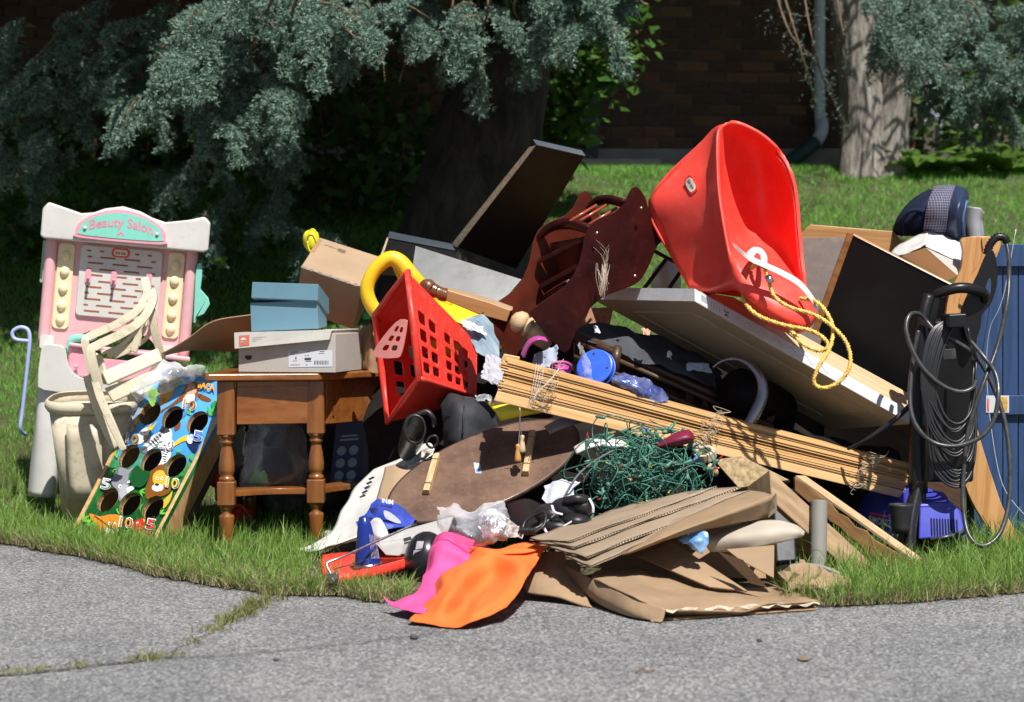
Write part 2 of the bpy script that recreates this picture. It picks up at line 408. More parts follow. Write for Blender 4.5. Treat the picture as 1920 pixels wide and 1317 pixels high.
# ---- grass
def blades(x, y, h, w, lean, z0, seg3=True):
    n = len(x); a = rng.uniform(0, 2*np.pi, n); dx, dy = np.cos(a), np.sin(a); wa = rng.uniform(0, 2*np.pi, n)
    wx, wy = np.cos(wa)*w, np.sin(wa)*w*.5
    hs = [0, .45, .8, 1.0] if seg3 else [0, 1.0]
    V_ = []
    for t in hs:
        bx = x+dx*lean*h*t*t; by = y+dy*lean*h*t*t; bz = z0+h*t*(1-.28*np.minimum(lean, 1.6)*t)
        k = (1-t)**.6
        if t < 1: V_ += [np.stack([bx-wx*k, by-wy*k, bz], 1), np.stack([bx+wx*k, by+wy*k, bz], 1)]
        else: V_ += [np.stack([bx, by, bz], 1)]
    m = len(V_); v = np.stack(V_, 1).reshape(-1, 3); b = (np.arange(n)*m)[:, None, None]
    T = [[0, 1, 3], [0, 3, 2], [2, 3, 5], [2, 5, 4], [4, 5, 6]] if seg3 else [[0, 1, 2]]
    return v, (b+np.array(T)[None]).reshape(-1, 3)
EYv = np.vectorize(ey); GZv = np.vectorize(lambda x, y: gz(x, y))
M_grass = leaf_mat('grass_blade', (.09, .22, .024), (.28, .41, .09), .4, .5)
M_dry = leaf_mat('dry_grass', (.26, .22, .1), (.42, .36, .2), .3, .6)
M_mown = leaf_mat('mown_grass', (.09, .28, .028), (.22, .46, .07), .4, .5)
N = 92000
x = rng.uniform(-3.2, 3.1, N); e = EYv(x); y = e+rng.power(.62, N)*(9.0-e)
keep = (np.abs(x/y) < .4) & ~((x > -.55) & (x < 1.0) & (y > 6.25) & (rng.random(N) < .85)) & ~((x > -.28) & (x < .74) & (y < 6.4)) & ~((x > -.6) & (x < -.25) & (y > 5.98) & (rng.random(N) < .8))
x, y = x[keep], y[keep]; tuft = .6+.55*np.array([mnoise.noise(V((a*4.5, b*4.5, 2))) for a, b in zip(x, y)])
h = np.clip(rng.normal(.06, .025, len(x))*(.5+1.15*tuft), .02, .16)*np.where(x > .9, 1.02, .74)
v1, f1 = blades(x, y, h, rng.uniform(.0012, .0026, len(x)), np.abs(rng.normal(.45, .35, len(x))), GZv(x, y)+.012)
struct_g = mk_np('grass', v1, f1, M_grass, kind='stuff', label='long uncut green grass along the road edge and round the pile', cat='grass')
N = 30000; x = rng.uniform(-2.8, 2.6, N); e = EYv(x); y = e+np.abs(rng.normal(0, np.where(rng.random(N) < .25, .5, .12), N))-.012
keep = ~((x > -.28) & (x < .74)); x, y = x[keep], y[keep]
v1, f1 = blades(x, y, rng.uniform(.025, .075, len(x)), rng.uniform(.0009, .002, len(x)), rng.uniform(.5, 1.8, len(x)), GZv(x, y)+.006)
mk_np('dry_grass', v1, f1, M_dry, kind='stuff', label='dry straw coloured grass at the edge of the asphalt', cat='grass')
N = 300000; y = rng.uniform(8.9, 13.9, N); x = rng.uniform(-.43, .43, N)*y
v1, f1 = blades(x, y, rng.uniform(.03, .05, N), rng.uniform(.002, .004, N), rng.uniform(.1, .9, N), GZv(x, y)+.012, False)
mk_np('mown_grass', v1, f1, M_mown, kind='stuff', label='mown green lawn rising to the house behind the pile', cat='grass')
# grit, twig and pebbles on the road
N = 900; x = rng.uniform(-1.9, 1.8, N); y = EYv(x)-np.abs(rng.normal(0, .12, N))-.01; r_ = rng.uniform(.0012, .004, N); base_ = np.stack([x, y, np.zeros(N)], 1)
oc = np.array([[1, 0, 0], [0, 1, 0], [-1, 0, 0], [0, -1, 0], [0, 0, 1]], float); v1 = (base_[:, None]+oc[None]*r_[:, None, None]*rng.uniform(.6, 1.2, (N, 5, 1))).reshape(-1, 3); f1 = (np.arange(N)*5)[:, None, None]+np.array([[0, 1, 4], [1, 2, 4], [2, 3, 4], [3, 0, 4]])[None]
mk_np('grit', v1, f1.reshape(-1, 3), mat('grit_stone', (.14, .125, .1), .9, .5, 60, island=.5), kind='stuff', label='loose grit along the broken edge of the asphalt', cat='grit')
def G(px, py, z=0): Yd = 3400/(py-HY); return V(((px-CX)/FPX*Yd, Yd, z))
mk('fallen_twig', tube([G(1192, 1264, .004), G(1204, 1261, .007), G(1214, 1263, .004), G(1226, 1261, .005)], .0022, 6, 3), mat('twig_brown', (.16, .1, .055), .9), smooth=True, label='short brown twig lying on the asphalt', cat='twig')
for px, py, r, lb in ((776, 1199, .009, 'dark pebble on the asphalt below the pink cloth'), (518, 1240, .006, 'small dark stone on the asphalt right of the crack'), (1424, 1204, .006, 'small dark stone on the asphalt below the crushed carton')): mk('pebble', ball(G(px, py, r*.6), r*1.2, r, r*.8, 10, 7, .3, 300), mat('pebble_stone', (.06, .06, .065), .8), smooth=True, label=lb, cat='stone', group='loose stones on the road')
mk('fallen_leaf', grid([[G(1495, 1236, .004), G(1508, 1239, .01), G(1522, 1237, .004)], [G(1497, 1239, .006), G(1509, 1243, .004), G(1520, 1240, .009)]], 4, 3, px=False), mat('dead_leaf', (.2, .14, .07), .8), smooth=True, label='small dry leaf lying on the asphalt at right', cat='leaf')
# tufts in the crack
cp = [(505, 1128, 60, .045), (480, 1140, 170, .045), (455, 1155, 170, .04), (428, 1168, 130, .035), (400, 1185, 70, .03), (362, 1207, 40, .02), (330, 1235, 40, .018), (280, 1238, 80, .026), (265, 1242, 40, .02), (152, 1252, 50, .018), (62, 1262, 40, .016), (36, 1262, 25, .016), (10, 1266, 40, .018), (90, 1258, 22, .014)]
X, Yv, Hh = [], [], []
for px, py, k, hh in cp:
    Yd = 3400/(py-HY); X += list((px-CX)/FPX*Yd+rng.normal(0, .02, k)); Yv += list(Yd+rng.normal(0, .025, k)); Hh += list(rng.uniform(.35, 1.1, k)*hh)
v1, f1 = blades(np.array(X), np.array(Yv), np.array(Hh), rng.uniform(.001, .002, len(X)), rng.uniform(.4, 1.6, len(X)), np.zeros(len(X))+.004)
mk_np('crack_grass', v1, f1, leaf_mat('crack_weed', (.13, .17, .04), (.3, .27, .1), .35), kind='stuff', label='weedy grass growing out of the crack in the asphalt', cat='grass')

# ---- brick house
YH = 14.6
hs = thing('brick_house', 'dark brown brick house in deep shade behind the lawn', 'house', (0, YH, 1.55))
M_mort = mat('mortar', (.1, .09, .078), .95, .2, 12, .6, 120)
M_bricks = [mat('brick_%d' % i, c, .85, .3, 18, .5, 140) for i, c in enumerate([(.1, .05, .03), (.13, .068, .036), (.08, .047, .032), (.17, .09, .045)])]
mk('wall', box(-7, 2.82, YH, YH+.25, 1.5, 4.3), M_mort, hs)
mk('wall', box(2.82, 8, YH+1.0, YH+1.2, 1.4, 4.3), mat('porch_wall', (.1, .085, .07), .9, .2), hs)
mk('foundation', box(-7.02, 2.84, YH-.03, YH+.3, 1.4, 1.82), mat('foundation_concrete', (.3, .29, .27), .9, .2, 6, .5, 60), hs, bev=.01)
mk('roof', J(hexa([V((-8, YH-1.9, 4.0)), V((2.9, YH-1.9, 4.0)), V((2.9, YH+4, 6.2)), V((-8, YH+4, 6.2))], [V((-8, YH-1.9, 4.15)), V((2.9, YH-1.9, 4.15)), V((2.9, YH+4, 6.4)), V((-8, YH+4, 6.4))]),
   box(-8, 2.9, YH-1.85, YH+.3, 3.9, 3.98), box(2.9, 9, YH+.2, YH+4, 4.0, 4.3)), mat('shingle', (.07, .065, .06), .95, .3, 20, .5), hs)  # roof stays out of view; its deep eave is shaped to shade the wall
cnt = 0; rest = []
proto = [mk('brick', boxv((-.106, -.012, 0), (.212, 0, 0), (0, .014, 0), (0, 0, .064)), m, hs, bev=.003, seg=1) for m in M_bricks]
for p in proto: p.location = (0, 2, -.5); WL[p] = hs.location+p.location
used = [False]*4
for r in range(31):
    z = 1.827+r*.0747
    for c in range(-31, 13):
        x = c*.2245+(.112 if r % 2 else 0)
        if x > 2.7 or x < -6.9: continue
        dz = random.uniform(-.0015, .0015); vis = x > .35 and z < 2.83
        if vis and cnt < 300:
            cnt += 1; i = random.choice((0, 0, 1, 2, 2, 3))
            if not used[i]: o = proto[i]; used[i] = True; WL[o] = V((x, YH-.001, z+dz)); o.location = WL[o]-WL[hs]
            else: o = share(proto[i], 'brick', hs, (x, YH-.001+random.uniform(-.003, .002), z+dz))
        else: rest.append(box(x-.106, x+.106, YH-.013, YH+.001, z+dz, z+dz+.064))
o = mk('brickwork', J(*rest), mat('brick_far', (.1, .055, .032), .85, .35, 3, .5, 140, island=.35), hs); o['kind'] = 'stuff'
def bar(x0, x1, y0, y1, Y, th): return slab([(x0, y0, Y), (x1, y0, Y), (x1, y1, Y), (x0, y1, Y)], th)
M_trim = mat('grey_trim', (.42, .4, .37), .7, .12, 5)
for a, b in ((1040, 1056), (1058, 1074)): mk('corner_board', bar(a, b, -80, 292, YH-.12, .08), M_trim, hs, bev=.006)
mk('door_frame', bar(1096, 1122, -80, 318, YH-.06, .04), mat('dark_blue_frame', (.03, .045, .06), .5), hs, bev=.004)
mk('window', bar(-60, 90, 440, 560, YH-.05, .03), mat('pane_glass', (.1, .13, .17), .08, .1, bump=0), hs)
mk('window_frame', J(bar(-60, 96, 556, 566, YH-.08, .06), bar(88, 96, 430, 560, YH-.08, .06), bar(12, 17, 430, 560, YH-.07, .03)), mat('white_frame', (.6, .6, .62), .6), hs)
mk('step', box(.42, .98, YH-.55, YH-.03, 1.5, 1.72), mat('foundation_concrete', (.3, .29, .27)), hs, bev=.012)
M_dsp = mat('white_aluminium', (.72, .78, .88), .4, .06)
def downspout(px, y0, y1, Y, elbow):
    pts = [P(px, y0, Y), P(px, y1-30, Y), P(px+3, y1-8, Y)]+[P(a, b, Y-.1) for a, b in elbow]
    d = mk('downspout', tube(pts, .045, 8, 6, flat=.8), M_dsp, hs, smooth=True); return d
d = downspout(1537, -90, 232, YH-.07, [(1540, 248), (1526, 272)])
q = cr([P(1530, 266, YH-.18), P(1500, 290, YH-.25), P(1474, 308, YH-.3), P(1450, 316, YH-.35)], 8); rr = [.052 if i % 2 else .043 for i in range(len(q))]
mk('drain_hose', tube(q, rr, 10, 1), mat('green_drain_hose', (.03, .09, .075), .6), d, smooth=True)
downspout(1742, 90, 220, YH-.06, [(1744, 225), (1728, 236)])
mk('vent_pipe', tube([P(1772, 190, YH-.1), P(1772, 285, YH-.1)], .07, 12, 1), M_dsp, hs, smooth=True)
mk('ledge', bar(1780, 1990, 233, 240, YH+.7, .1), M_trim, hs)

# ---- trees
M_bark = mat('spruce_bark', (.03, .024, .019), .95, .45, 16, 1, 45, c2=(.075, .06, .048), bdist=.03, axis=(0, 0, 1), stretch=2.5)
M_cedar = mat('cedar_bark', (.3, .26, .22), .95, .3, 22, 1, 60, c2=(.46, .42, .37), bdist=.02, axis=(.05, 0, 1), stretch=9, grain=(40, (.1, .08, .06), .8), dirt=.5, dirtc=(.09, .07, .05), dscale=5)
M_twig = mat('dead_twig', (.14, .085, .05), .9, .3, 20)
M_needle = leaf_mat('blue_spruce_needles', (.035, .08, .05), (.33, .47, .375), .12, .5)
M_needle2 = leaf_mat('green_spruce_needles', (.07, .11, .05), (.16, .22, .12), .15, .5)
def needles(segs, dens=620, ln=.0185, w=.0018):
    a = np.array([tuple(s[0]) for s in segs]); b = np.array([tuple(s[1]) for s in segs]); L = np.linalg.norm(b-a, axis=1)
    idx = np.repeat(np.arange(len(segs)), np.maximum(2, (L*dens).astype(int))); n = len(idx)
    t = rng.random(n)[:, None]; ax = ((b-a)/np.maximum(L, 1e-6)[:, None])[idx]; base = a[idx]+(b-a)[idx]*t
    r = rng.normal(size=(n, 3)); r -= ax*(r*ax).sum(1)[:, None]; r /= np.linalg.norm(r, axis=1)[:, None]+1e-9
    d = r*.8+ax*rng.uniform(.25, .9, n)[:, None]+np.array([0, 0, .12]); d /= np.linalg.norm(d, axis=1)[:, None]
    sd_ = np.cross(d, rng.normal(size=(n, 3))); sd_ /= np.linalg.norm(sd_, axis=1)[:, None]+1e-9
    ll = (ln*rng.uniform(.7, 1.15, n))[:, None]
    v = np.stack([base-sd_*w, base+sd_*w, base+d*ll+sd_*w*.5, base+d*ll-sd_*w*.5], 1).reshape(-1, 3)
    return v, np.arange(4*n).reshape(-1, 4)
def spray(pts, tw=.2, step=.05, seed=0, segs=None, wood_=None, droop=.5):
    rs = random.Random(seed); q = cr(pts, 8); acc = 0
    if wood_ is not None: wood_.append(tube(q, [.006*(1-.7*i/len(q))+.0015 for i in range(len(q))], 5, 1))
    for i in range(1, len(q)):
        d = q[i]-q[i-1]; L = d.length; acc += L
        if i > len(q)*.1: segs.append((q[i-1], q[i]))
        if acc < step or i < len(q)*.12: continue
        acc = 0; d.normalize(); k = 1-.55*i/len(q)
        for s in (-1, 1):
            side = d.cross(V((0, 0, 1))).normalized()*s+V((rs.uniform(-.4, .4), rs.uniform(-.4, .4), 0))
            tdir = (side*.6+d*.75+V((0, 0, -droop*rs.uniform(.3, 1.5)))).normalized()
            p = q[i].copy(); l = tw*k*rs.uniform(.6, 1.3); m = max(2, int(l/.06))
            for j in range(m):
                p2 = p+tdir*(l/m); segs.append((p, p2))
                for s2 in (-1, 1):
                    sd2 = tdir.cross(V((rs.uniform(-.5, .5), rs.uniform(-.5, .5), 1))).normalized()*s2
                    sdir = (sd2*.7+tdir*.7+V((0, 0, -.35*rs.random()))).normalized()
                    segs.append((p2, p2+sdir*rs.uniform(.035, .075)*(1-.4*j/m)))
                p = p2; tdir = (tdir+V((0, 0, -droop*.3))).normalized()
def shade_clumps(n, lo, hi, size, w, f=None):                        # coarse crown sprays out of view, added to shade trunk and background
    c = rng.uniform(lo, hi, (n, 3))
    if f is not None: c = c[f(c)]
    n = len(c); d = rng.normal(size=(n, 3)); d[:, 2] = d[:, 2]*.5-.3; d /= np.linalg.norm(d, axis=1)[:, None]
    s = np.cross(d, rng.normal(size=(n, 3))); s /= np.linalg.norm(s, axis=1)[:, None]; ll = size*rng.uniform(.5, 1.2, n)[:, None]
    return np.stack([c-s*w*.3, c+s*w, c+d*ll, c+d*ll*.6-s*w], 1).reshape(-1, 3), np.arange(4*n).reshape(-1, 4)
def catv(*g):
    k = 0; v, f = [], []
    for a, b in g: v.append(a); f.append(b+k); k += len(a)
    return np.concatenate(v), np.concatenate(f)
def pxp(l, Y, dy=.25): return [P(a, b, Y+dy*math.sin(k*1.7+a*.01)) for k, (a, b) in enumerate(l)]
tr = thing('spruce_tree', 'big blue spruce with dark furrowed trunk and hanging sprays behind the pile', 'tree', (-.25, 10.6, gz(0, 10.6)))
tp = [(866, 640, .46), (868, 520, .40), (878, 430, .335), (905, 330, .285), (925, 220, .262), (940, 110, .25), (948, 0, .245), (960, -180, .24), (975, -600, .2), (985, -1100, .14)]
q = [P(a, b, 10.6) for a, b, _ in tp]; v, f = tube(q, [c for _, _, c in tp], 28, 6)
v = [p+V((1, 0, 0))*.035*mnoise.noise(V((p.x*9, p.y*9, p.z*2.2)))+V((0, 1, 0))*.035*mnoise.noise(V((p.x*9+5, p.y*9, p.z*2.2))) for p in v]
mk('trunk', (v, f), M_bark, tr, smooth=True)
front = [([(520, -70), (440, 10), (360, 82), (286, 112)], 9.2), ([(580, -60), (500, 30), (410, 52), (350, 28)], 9.4), ([(660, -70), (625, 10), (655, 60), (684, 78)], 9.2), ([(600, -40), (600, 20), (585, 75), (570, 92)], 9.5),
         ([(520, -20), (475, 80), (455, 160), (425, 225)], 9.4), ([(560, -10), (520, 110), (528, 180), (552, 214)], 9.3), ([(440, 40), (378, 120), (385, 180), (402, 215)], 9.5), ([(380, 70), (310, 145), (265, 185), (250, 205)], 9.6),
         ([(560, 120), (510, 160), (500, 200), (515, 225)], 9.7), ([(700, -80), (742, -10), (790, 25), (822, 45)], 9.7), ([(900, -80), (915, 0), (905, 55), (885, 85)], 9.6), ([(1010, -80), (965, 5), (975, 40), (990, 60)], 9.6),
         ([(1090, -80), (1060, 0), (1080, 35), (1092, 55)], 9.7), ([(1160, -80), (1145, -10), (1160, 30), (1170, 45)], 9.8), ([(840, -80), (850, -10), (845, 30), (850, 60)], 9.7), ([(600, -80), (640, -20), (690, 10), (700, 40)], 9.6),
         ([(480, 80), (440, 110), (330, 110), (300, 125)], 9.5), ([(560, 0), (540, 60), (560, 110), (575, 130)], 9.6)]
back = [([(220, -60), (125, 50), (60, 120), (15, 165)], 10), ([(320, -60), (235, 80), (160, 170), (95, 205)], 10), ([(80, -60), (20, 30), (-30, 110)], 10), ([(340, -20), (310, 90), (295, 160), (250, 190)], 10.2), ([(200, 80), (150, 140), (105, 190), (80, 210)], 9.9),
        ([(20, 40), (30, 130), (10, 200), (0, 240)], 10.1), ([(420, 200), (360, 300), (310, 360), (290, 380)], 10.2), ([(450, 250), (515, 290), (540, 350), (545, 400)], 10), ([(360, 260), (420, 330), (465, 400), (475, 430)], 10.2), ([(530, 200), (540, 280), (515, 370), (505, 420)], 10.3),
        ([(560, 330), (590, 390), (612, 430)], 10.3), ([(260, 180), (240, 250), (180, 300), (170, 330)], 10.4), ([(120, 160), (130, 220), (60, 290), (40, 310)], 10.4), ([(700, 40), (690, 120), (640, 200), (630, 230)], 10.9), ([(440, 380), (400, 420), (340, 440)], 10.2), ([(-60, 160), (0, 260), (30, 320), (35, 350)], 10.3),
        ([(340, 380), (430, 420), (480, 470), (500, 500)], 10), ([(100, 300), (170, 340), (215, 390), (220, 420)], 10.5)]
segs, wd_ = [], []
def tassels(cl, segs, wd_, seed):                             # short hanging sprays filling a patch of the crown
    rs = random.Random(seed)
    for cx, cy, rx, ry, n, Y in cl:
        for k in range(max(3, int(n*.58))):
            a, r = rs.uniform(0, 6.283), math.sqrt(rs.random()); p = P(cx+rx*r*math.cos(a), cy+ry*r*math.sin(a), Y+rs.uniform(-.25, .3))
            d = V((rs.gauss(-.25, .6), rs.gauss(-.5, .4), rs.uniform(-.25, .25))).normalized(); L = rs.uniform(.1, .2)
            q = [p-d*L*.5, p, p+d*L*.55+V((0, 0, -L*.3)), p+d*L*.8+V((0, 0, -L*rs.uniform(.7, 1.3)))]
            spray(q, rs.uniform(.08, .12), .036, rs.random(), segs, wd_ if k % 4 == 0 else None, .6)
for i, (l, Y) in enumerate(front): wd_.append(tube(pxp(l, Y), [.009, .006, .004, .002], 5, 5))
for i, (l, Y) in enumerate(back[::3]): spray(pxp(l, Y), .2, .13, 100+i, segs, wd_, .8)
tassels([(515, 15, 175, 42, 46, 9.4), (345, 105, 62, 24, 14, 9.3), (430, 165, 55, 62, 26, 9.5), (525, 150, 34, 75, 20, 9.4), (642, 58, 48, 38, 16, 9.4), (775, 15, 62, 34, 14, 9.6), (920, 45, 68, 52, 22, 9.6), (1095, 8, 95, 46, 26, 9.7), (395, 55, 60, 30, 14, 9.5), (270, 190, 30, 20, 5, 9.6)], segs, wd_, 11)
tassels([(170, 70, 170, 100, 44, 10.1), (60, 170, 100, 80, 22, 10.2), (250, 150, 80, 70, 12, 10.2), (130, 270, 110, 50, 6, 10.7), (380, 330, 90, 60, 9, 10.6), (520, 320, 50, 80, 10, 10.6), (430, 420, 110, 40, 9, 10.5), (570, 440, 50, 35, 4, 10.4)], segs, wd_, 12)
g = [needles(segs), shade_clumps(110000, (-5.5, 9.0, 2.2), (.55, 12.8, 4.4), .17, .016, lambda c: (c[:, 2] > .85+c[:, 1]*.1363+.18) & (c[:, 1] > 9.45-.4*(c[:, 0] < -1.45))), shade_clumps(45000, (-1.1, 9.5, 2.3), (.6, 10.4, 3.6), .15, .016)]  # visible needles plus unseen sprays added above to block the sun
v, f = catv(*g); mk_np('crown', v, f, M_needle, tr)
for g in wd_: mk('branch', g, M_twig, tr, smooth=True)
def twig(pts, r=.005): return tube(pts, [r*(1-.5*k/len(pts)) for k in range(len(pts))], 5, 4)
for pts in ([(712, -20), (716, 60), (718, 110), (722, 155)], [(722, 105), (700, 118), (692, 126)], [(772, 82), (760, 115), (748, 156)], [(762, 112), (780, 126)], [(640, 98), (652, 122), (660, 148)], [(640, 100), (632, 120), (622, 136)], [(648, 108), (664, 120), (668, 136)],
            [(880, 115), (878, 145), (888, 186)], [(905, 118), (910, 150), (916, 198)], [(882, 120), (870, 135), (862, 150)], [(690, 30), (700, 12), (730, -10)]):
    mk('dead_twig', twig([P(a, b, 9.6) for a, b in pts]), M_twig, tr, smooth=True)
# second conifer, top right, with twin fibrous trunks
t2 = thing('cedar_tree', 'conifer with pale grey shredded twin trunks standing by the house', 'tree', P(1640, 330, 13.5))
for tp in ([(1618, 372, .2), (1618, 332, .17), (1616, 250, .125), (1612, 150, .13), (1602, 60, .14), (1592, -60, .15), (1590, -300, .14), (1600, -700, .1)], [(1668, 372, .15), (1668, 332, .13), (1672, 240, .1), (1680, 150, .1), (1672, 110, .1), (1650, 40, .09), (1640, -100, .09), (1640, -500, .07)]):
    v, f = tube([P(a, b, 13.5+.05*(tp[0][0] > 1640)) for a, b, _ in tp], [c for _, _, c in tp], 22, 6)
    v = [p+V((1, .3, 0))*.03*mnoise.noise(V((p.x*14, p.y*14, p.z*1.6))) for p in v]; mk('trunk', (v, f), M_cedar, t2, smooth=True)
segs, wd_ = [], []
tassels([(1712, 55, 58, 48, 20, 10.6), (1800, 60, 80, 80, 34, 10.9), (1890, 90, 60, 100, 34, 11), (1830, 165, 60, 40, 14, 11.2), (1765, 130, 40, 40, 8, 11.2), (1690, -10, 70, 30, 12, 10.6)], segs, wd_, 13)
bare = []
for i, l in enumerate([[(1440, -60), (1480, 60), (1525, 110), (1560, 170)], [(1500, -60), (1520, 60), (1545, 150), (1585, 235)], [(1460, -40), (1500, 90), (1530, 200)], [(1560, -60), (1580, 60), (1592, 130)]]): spray(pxp(l, 12.2), .2, .09, 400+i, bare, wd_, .9)
v, f = catv(needles(segs), needles(bare[::2], 90, .02, .0012), shade_clumps(3000, (1.6, 12.2, 3.0), (5.2, 14.0, 5.0), .18, .016, lambda c: c[:, 2] > .85+c[:, 1]*.1363+.2))
mk_np('crown', v, f, leaf_mat('shaded_spruce_needles', (.04, .09, .055), (.3, .42, .34), .12, .5), t2); [mk('branch', g, M_twig, t2, smooth=True) for g in wd_]
# leafy shrubs and plants
def leaves(c, size, up=.4, n=None):
    n = len(c); d = rng.normal(size=(n, 3)); d[:, 2] = d[:, 2]*.5; d /= np.linalg.norm(d, axis=1)[:, None]
    nm = rng.normal(size=(n, 3))*.8+np.array([.2, -.7, up*2]); s = np.cross(d, nm); s /= np.linalg.norm(s, axis=1)[:, None]; nn = np.cross(s, d)
    L = (size*rng.uniform(.6, 1.3, n))[:, None]
    v = np.stack([c, c+d*L*.45+s*L*.32+nn*L*.06, c+d*L-nn*L*.08, c+d*L*.45-s*L*.32+nn*L*.06], 1).reshape(-1, 3)
    return v, np.arange(4*n).reshape(-1, 4)
def shrub(name, label, stems, nl, spread, size, m):
    b = V(stems[0][0]); o = thing(name, label, 'shrub', (b.x, b.y, gz(b.x, b.y))); pts = []; st = []
    for s in stems:
        q = cr(s, 8); st.append(tube(q, .012, 5, 1)); ar = np.array([tuple(p) for p in q[len(q)//5:]])
        pts.append(ar[rng.integers(0, len(ar), nl//len(stems))]+rng.normal(0, spread, (nl//len(stems), 3)))
    v, f = leaves(np.concatenate(pts), size); mk_np('foliage', v, f, m, o); mk('stem', J(*st), M_twig, o, smooth=True); return o
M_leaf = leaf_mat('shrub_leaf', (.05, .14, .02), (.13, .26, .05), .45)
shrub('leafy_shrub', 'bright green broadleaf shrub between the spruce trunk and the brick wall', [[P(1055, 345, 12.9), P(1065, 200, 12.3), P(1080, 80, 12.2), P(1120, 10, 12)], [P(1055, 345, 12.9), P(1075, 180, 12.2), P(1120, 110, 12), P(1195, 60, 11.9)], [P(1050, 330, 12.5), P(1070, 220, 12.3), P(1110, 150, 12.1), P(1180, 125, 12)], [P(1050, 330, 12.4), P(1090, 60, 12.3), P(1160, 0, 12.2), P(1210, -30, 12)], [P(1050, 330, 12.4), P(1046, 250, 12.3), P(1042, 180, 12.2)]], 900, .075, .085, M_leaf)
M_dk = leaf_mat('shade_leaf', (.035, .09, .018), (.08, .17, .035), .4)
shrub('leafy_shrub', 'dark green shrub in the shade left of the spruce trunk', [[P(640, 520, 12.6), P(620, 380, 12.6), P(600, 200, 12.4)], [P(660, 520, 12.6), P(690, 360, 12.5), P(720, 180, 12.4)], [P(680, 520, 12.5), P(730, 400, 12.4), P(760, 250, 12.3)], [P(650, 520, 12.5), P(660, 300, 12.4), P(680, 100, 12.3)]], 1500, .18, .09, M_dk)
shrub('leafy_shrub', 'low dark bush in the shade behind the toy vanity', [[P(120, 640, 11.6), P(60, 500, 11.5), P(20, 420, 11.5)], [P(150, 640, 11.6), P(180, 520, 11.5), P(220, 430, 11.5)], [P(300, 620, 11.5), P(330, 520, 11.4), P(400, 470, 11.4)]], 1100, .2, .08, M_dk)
shrub('leafy_shrub', 'long dark hedge added to darken the house wall at far left', [[P(a, 470, 13.9), P(a+10, 380, 13.8), P(a+20, 260, 13.7)] for a in (-40, 60, 160, 260, 360, 460, 560)], 2600, .24, .1, M_dk)  # put in to darken the pale foundation strip behind the spruce
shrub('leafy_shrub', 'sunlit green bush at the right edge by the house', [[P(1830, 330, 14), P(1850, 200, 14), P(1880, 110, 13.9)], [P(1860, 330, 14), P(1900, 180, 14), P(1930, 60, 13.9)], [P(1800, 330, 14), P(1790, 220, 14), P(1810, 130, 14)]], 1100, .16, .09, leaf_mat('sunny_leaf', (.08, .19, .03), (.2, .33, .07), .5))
def hosta(px, py, Y, r, n, label):
    c = P(px, py, Y); c.z = gz(c.x, Y)+.01; o = thing('hosta', label, 'plant', c, 'leafy plants along the house')
    gs = []
    for k in range(n):
        a = 2*math.pi*k/n+random.uniform(-.3, .3); L = r*random.uniform(.7, 1.25); w = L*random.uniform(.16, .24); d = V((math.cos(a), math.sin(a), 0)); s = V((-math.sin(a), math.cos(a), 0)); up = random.uniform(.5, 1.2)
        rows = []
        for j in range(5):
            t = j/4; p = c+d*L*t+V((0, 0, L*up*(t-.62*t*t))); ww = w*math.sin(math.pi*min(.97, .12+t*.88))
            rows.append([p-s*ww+V((0, 0, ww*.35)), p, p+s*ww+V((0, 0, ww*.35))])
        gs.append(grid(rows, 1, 1, px=False))
    for g in gs: mk('leaf', g, MATS['sunny_leaf'], o, smooth=True)
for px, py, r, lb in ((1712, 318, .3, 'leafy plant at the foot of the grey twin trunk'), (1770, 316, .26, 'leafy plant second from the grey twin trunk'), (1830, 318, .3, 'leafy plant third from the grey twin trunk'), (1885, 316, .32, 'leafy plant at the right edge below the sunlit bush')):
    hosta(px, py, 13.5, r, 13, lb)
o = thing('sapling', 'tiny bright green seedling in the dark behind the toy vanity', 'plant', P(408, 520, 10.2))
mk('stem', tube([P(408, 520, 10.2), P(409, 502, 10.2), P(411, 488, 10.2)], .004, 5, 3), M_leaf, o, smooth=True)
for a, b in ((-22, -4), (18, -6), (-12, 8), (12, 12), (2, -12), (4, 16)):
    p0, p1 = P(411, 489, 10.2), P(411+a, 489+b, 10.15); s = (p1-p0).cross(V((0, 1, 0))).normalized()*.012
    mk('leaf', grid([[p0, p0*.5+p1*.5-s, p1], [p0, p0*.5+p1*.5+s, p1]], 3, 1, px=False), MATS['sunny_leaf'], o, smooth=True)
# ================================================================ the pile, left part
PW = lambda name, c, **k: mat(name, c, **{**dict(rough=.42, var=.07, scale=6, bump=.06, bscale=160, dirt=.25, dirtc=(.3, .27, .22), dscale=30, spec=.45), **k})
M_white = PW('aged_white_plastic', (.6, .585, .545)); M_pink = PW('pink_plastic', (.72, .4, .42)); M_pink2 = PW('strong_pink_plastic', (.74, .33, .4))
M_cream = PW('cream_plastic', (.78, .68, .42)); M_mint = PW('mint_plastic', (.22, .62, .5)); M_lav = PW('lavender_plastic', (.36, .42, .7))
M_slot = mat('slot_brown', (.3, .09, .04), .7); M_red = PW('red_plastic', (.78, .045, .03), rough=.38, dirt=.45, dirtc=(.6, .2, .16), dscale=38)
M_black = PW('black_plastic', (.01, .01, .011), spec=.35, rough=.36, dirt=.12, dirtc=(.06, .057, .054)); M_ink = mat('ink', (.03, .03, .04), .6, bump=0); M_paper = mat('paper_label', (.6, .61, .64), .7, .05, bump=.05)
# ---- toy beauty vanity
sal = thing('toy_vanity', 'pink and white plastic toy beauty vanity tilting on the grass', 'toy', P(190, 970, 8.0))
_c, _sn = math.cos(R(5)), math.sin(R(5))
def S(u, w, d=0): return P(45+u*_c+w*_sn, 930+u*_sn-w*_c, 8.0-d)
def SX(pts, d0, d1, holes=()): return plate(S, pts, list(holes), d0, d1)
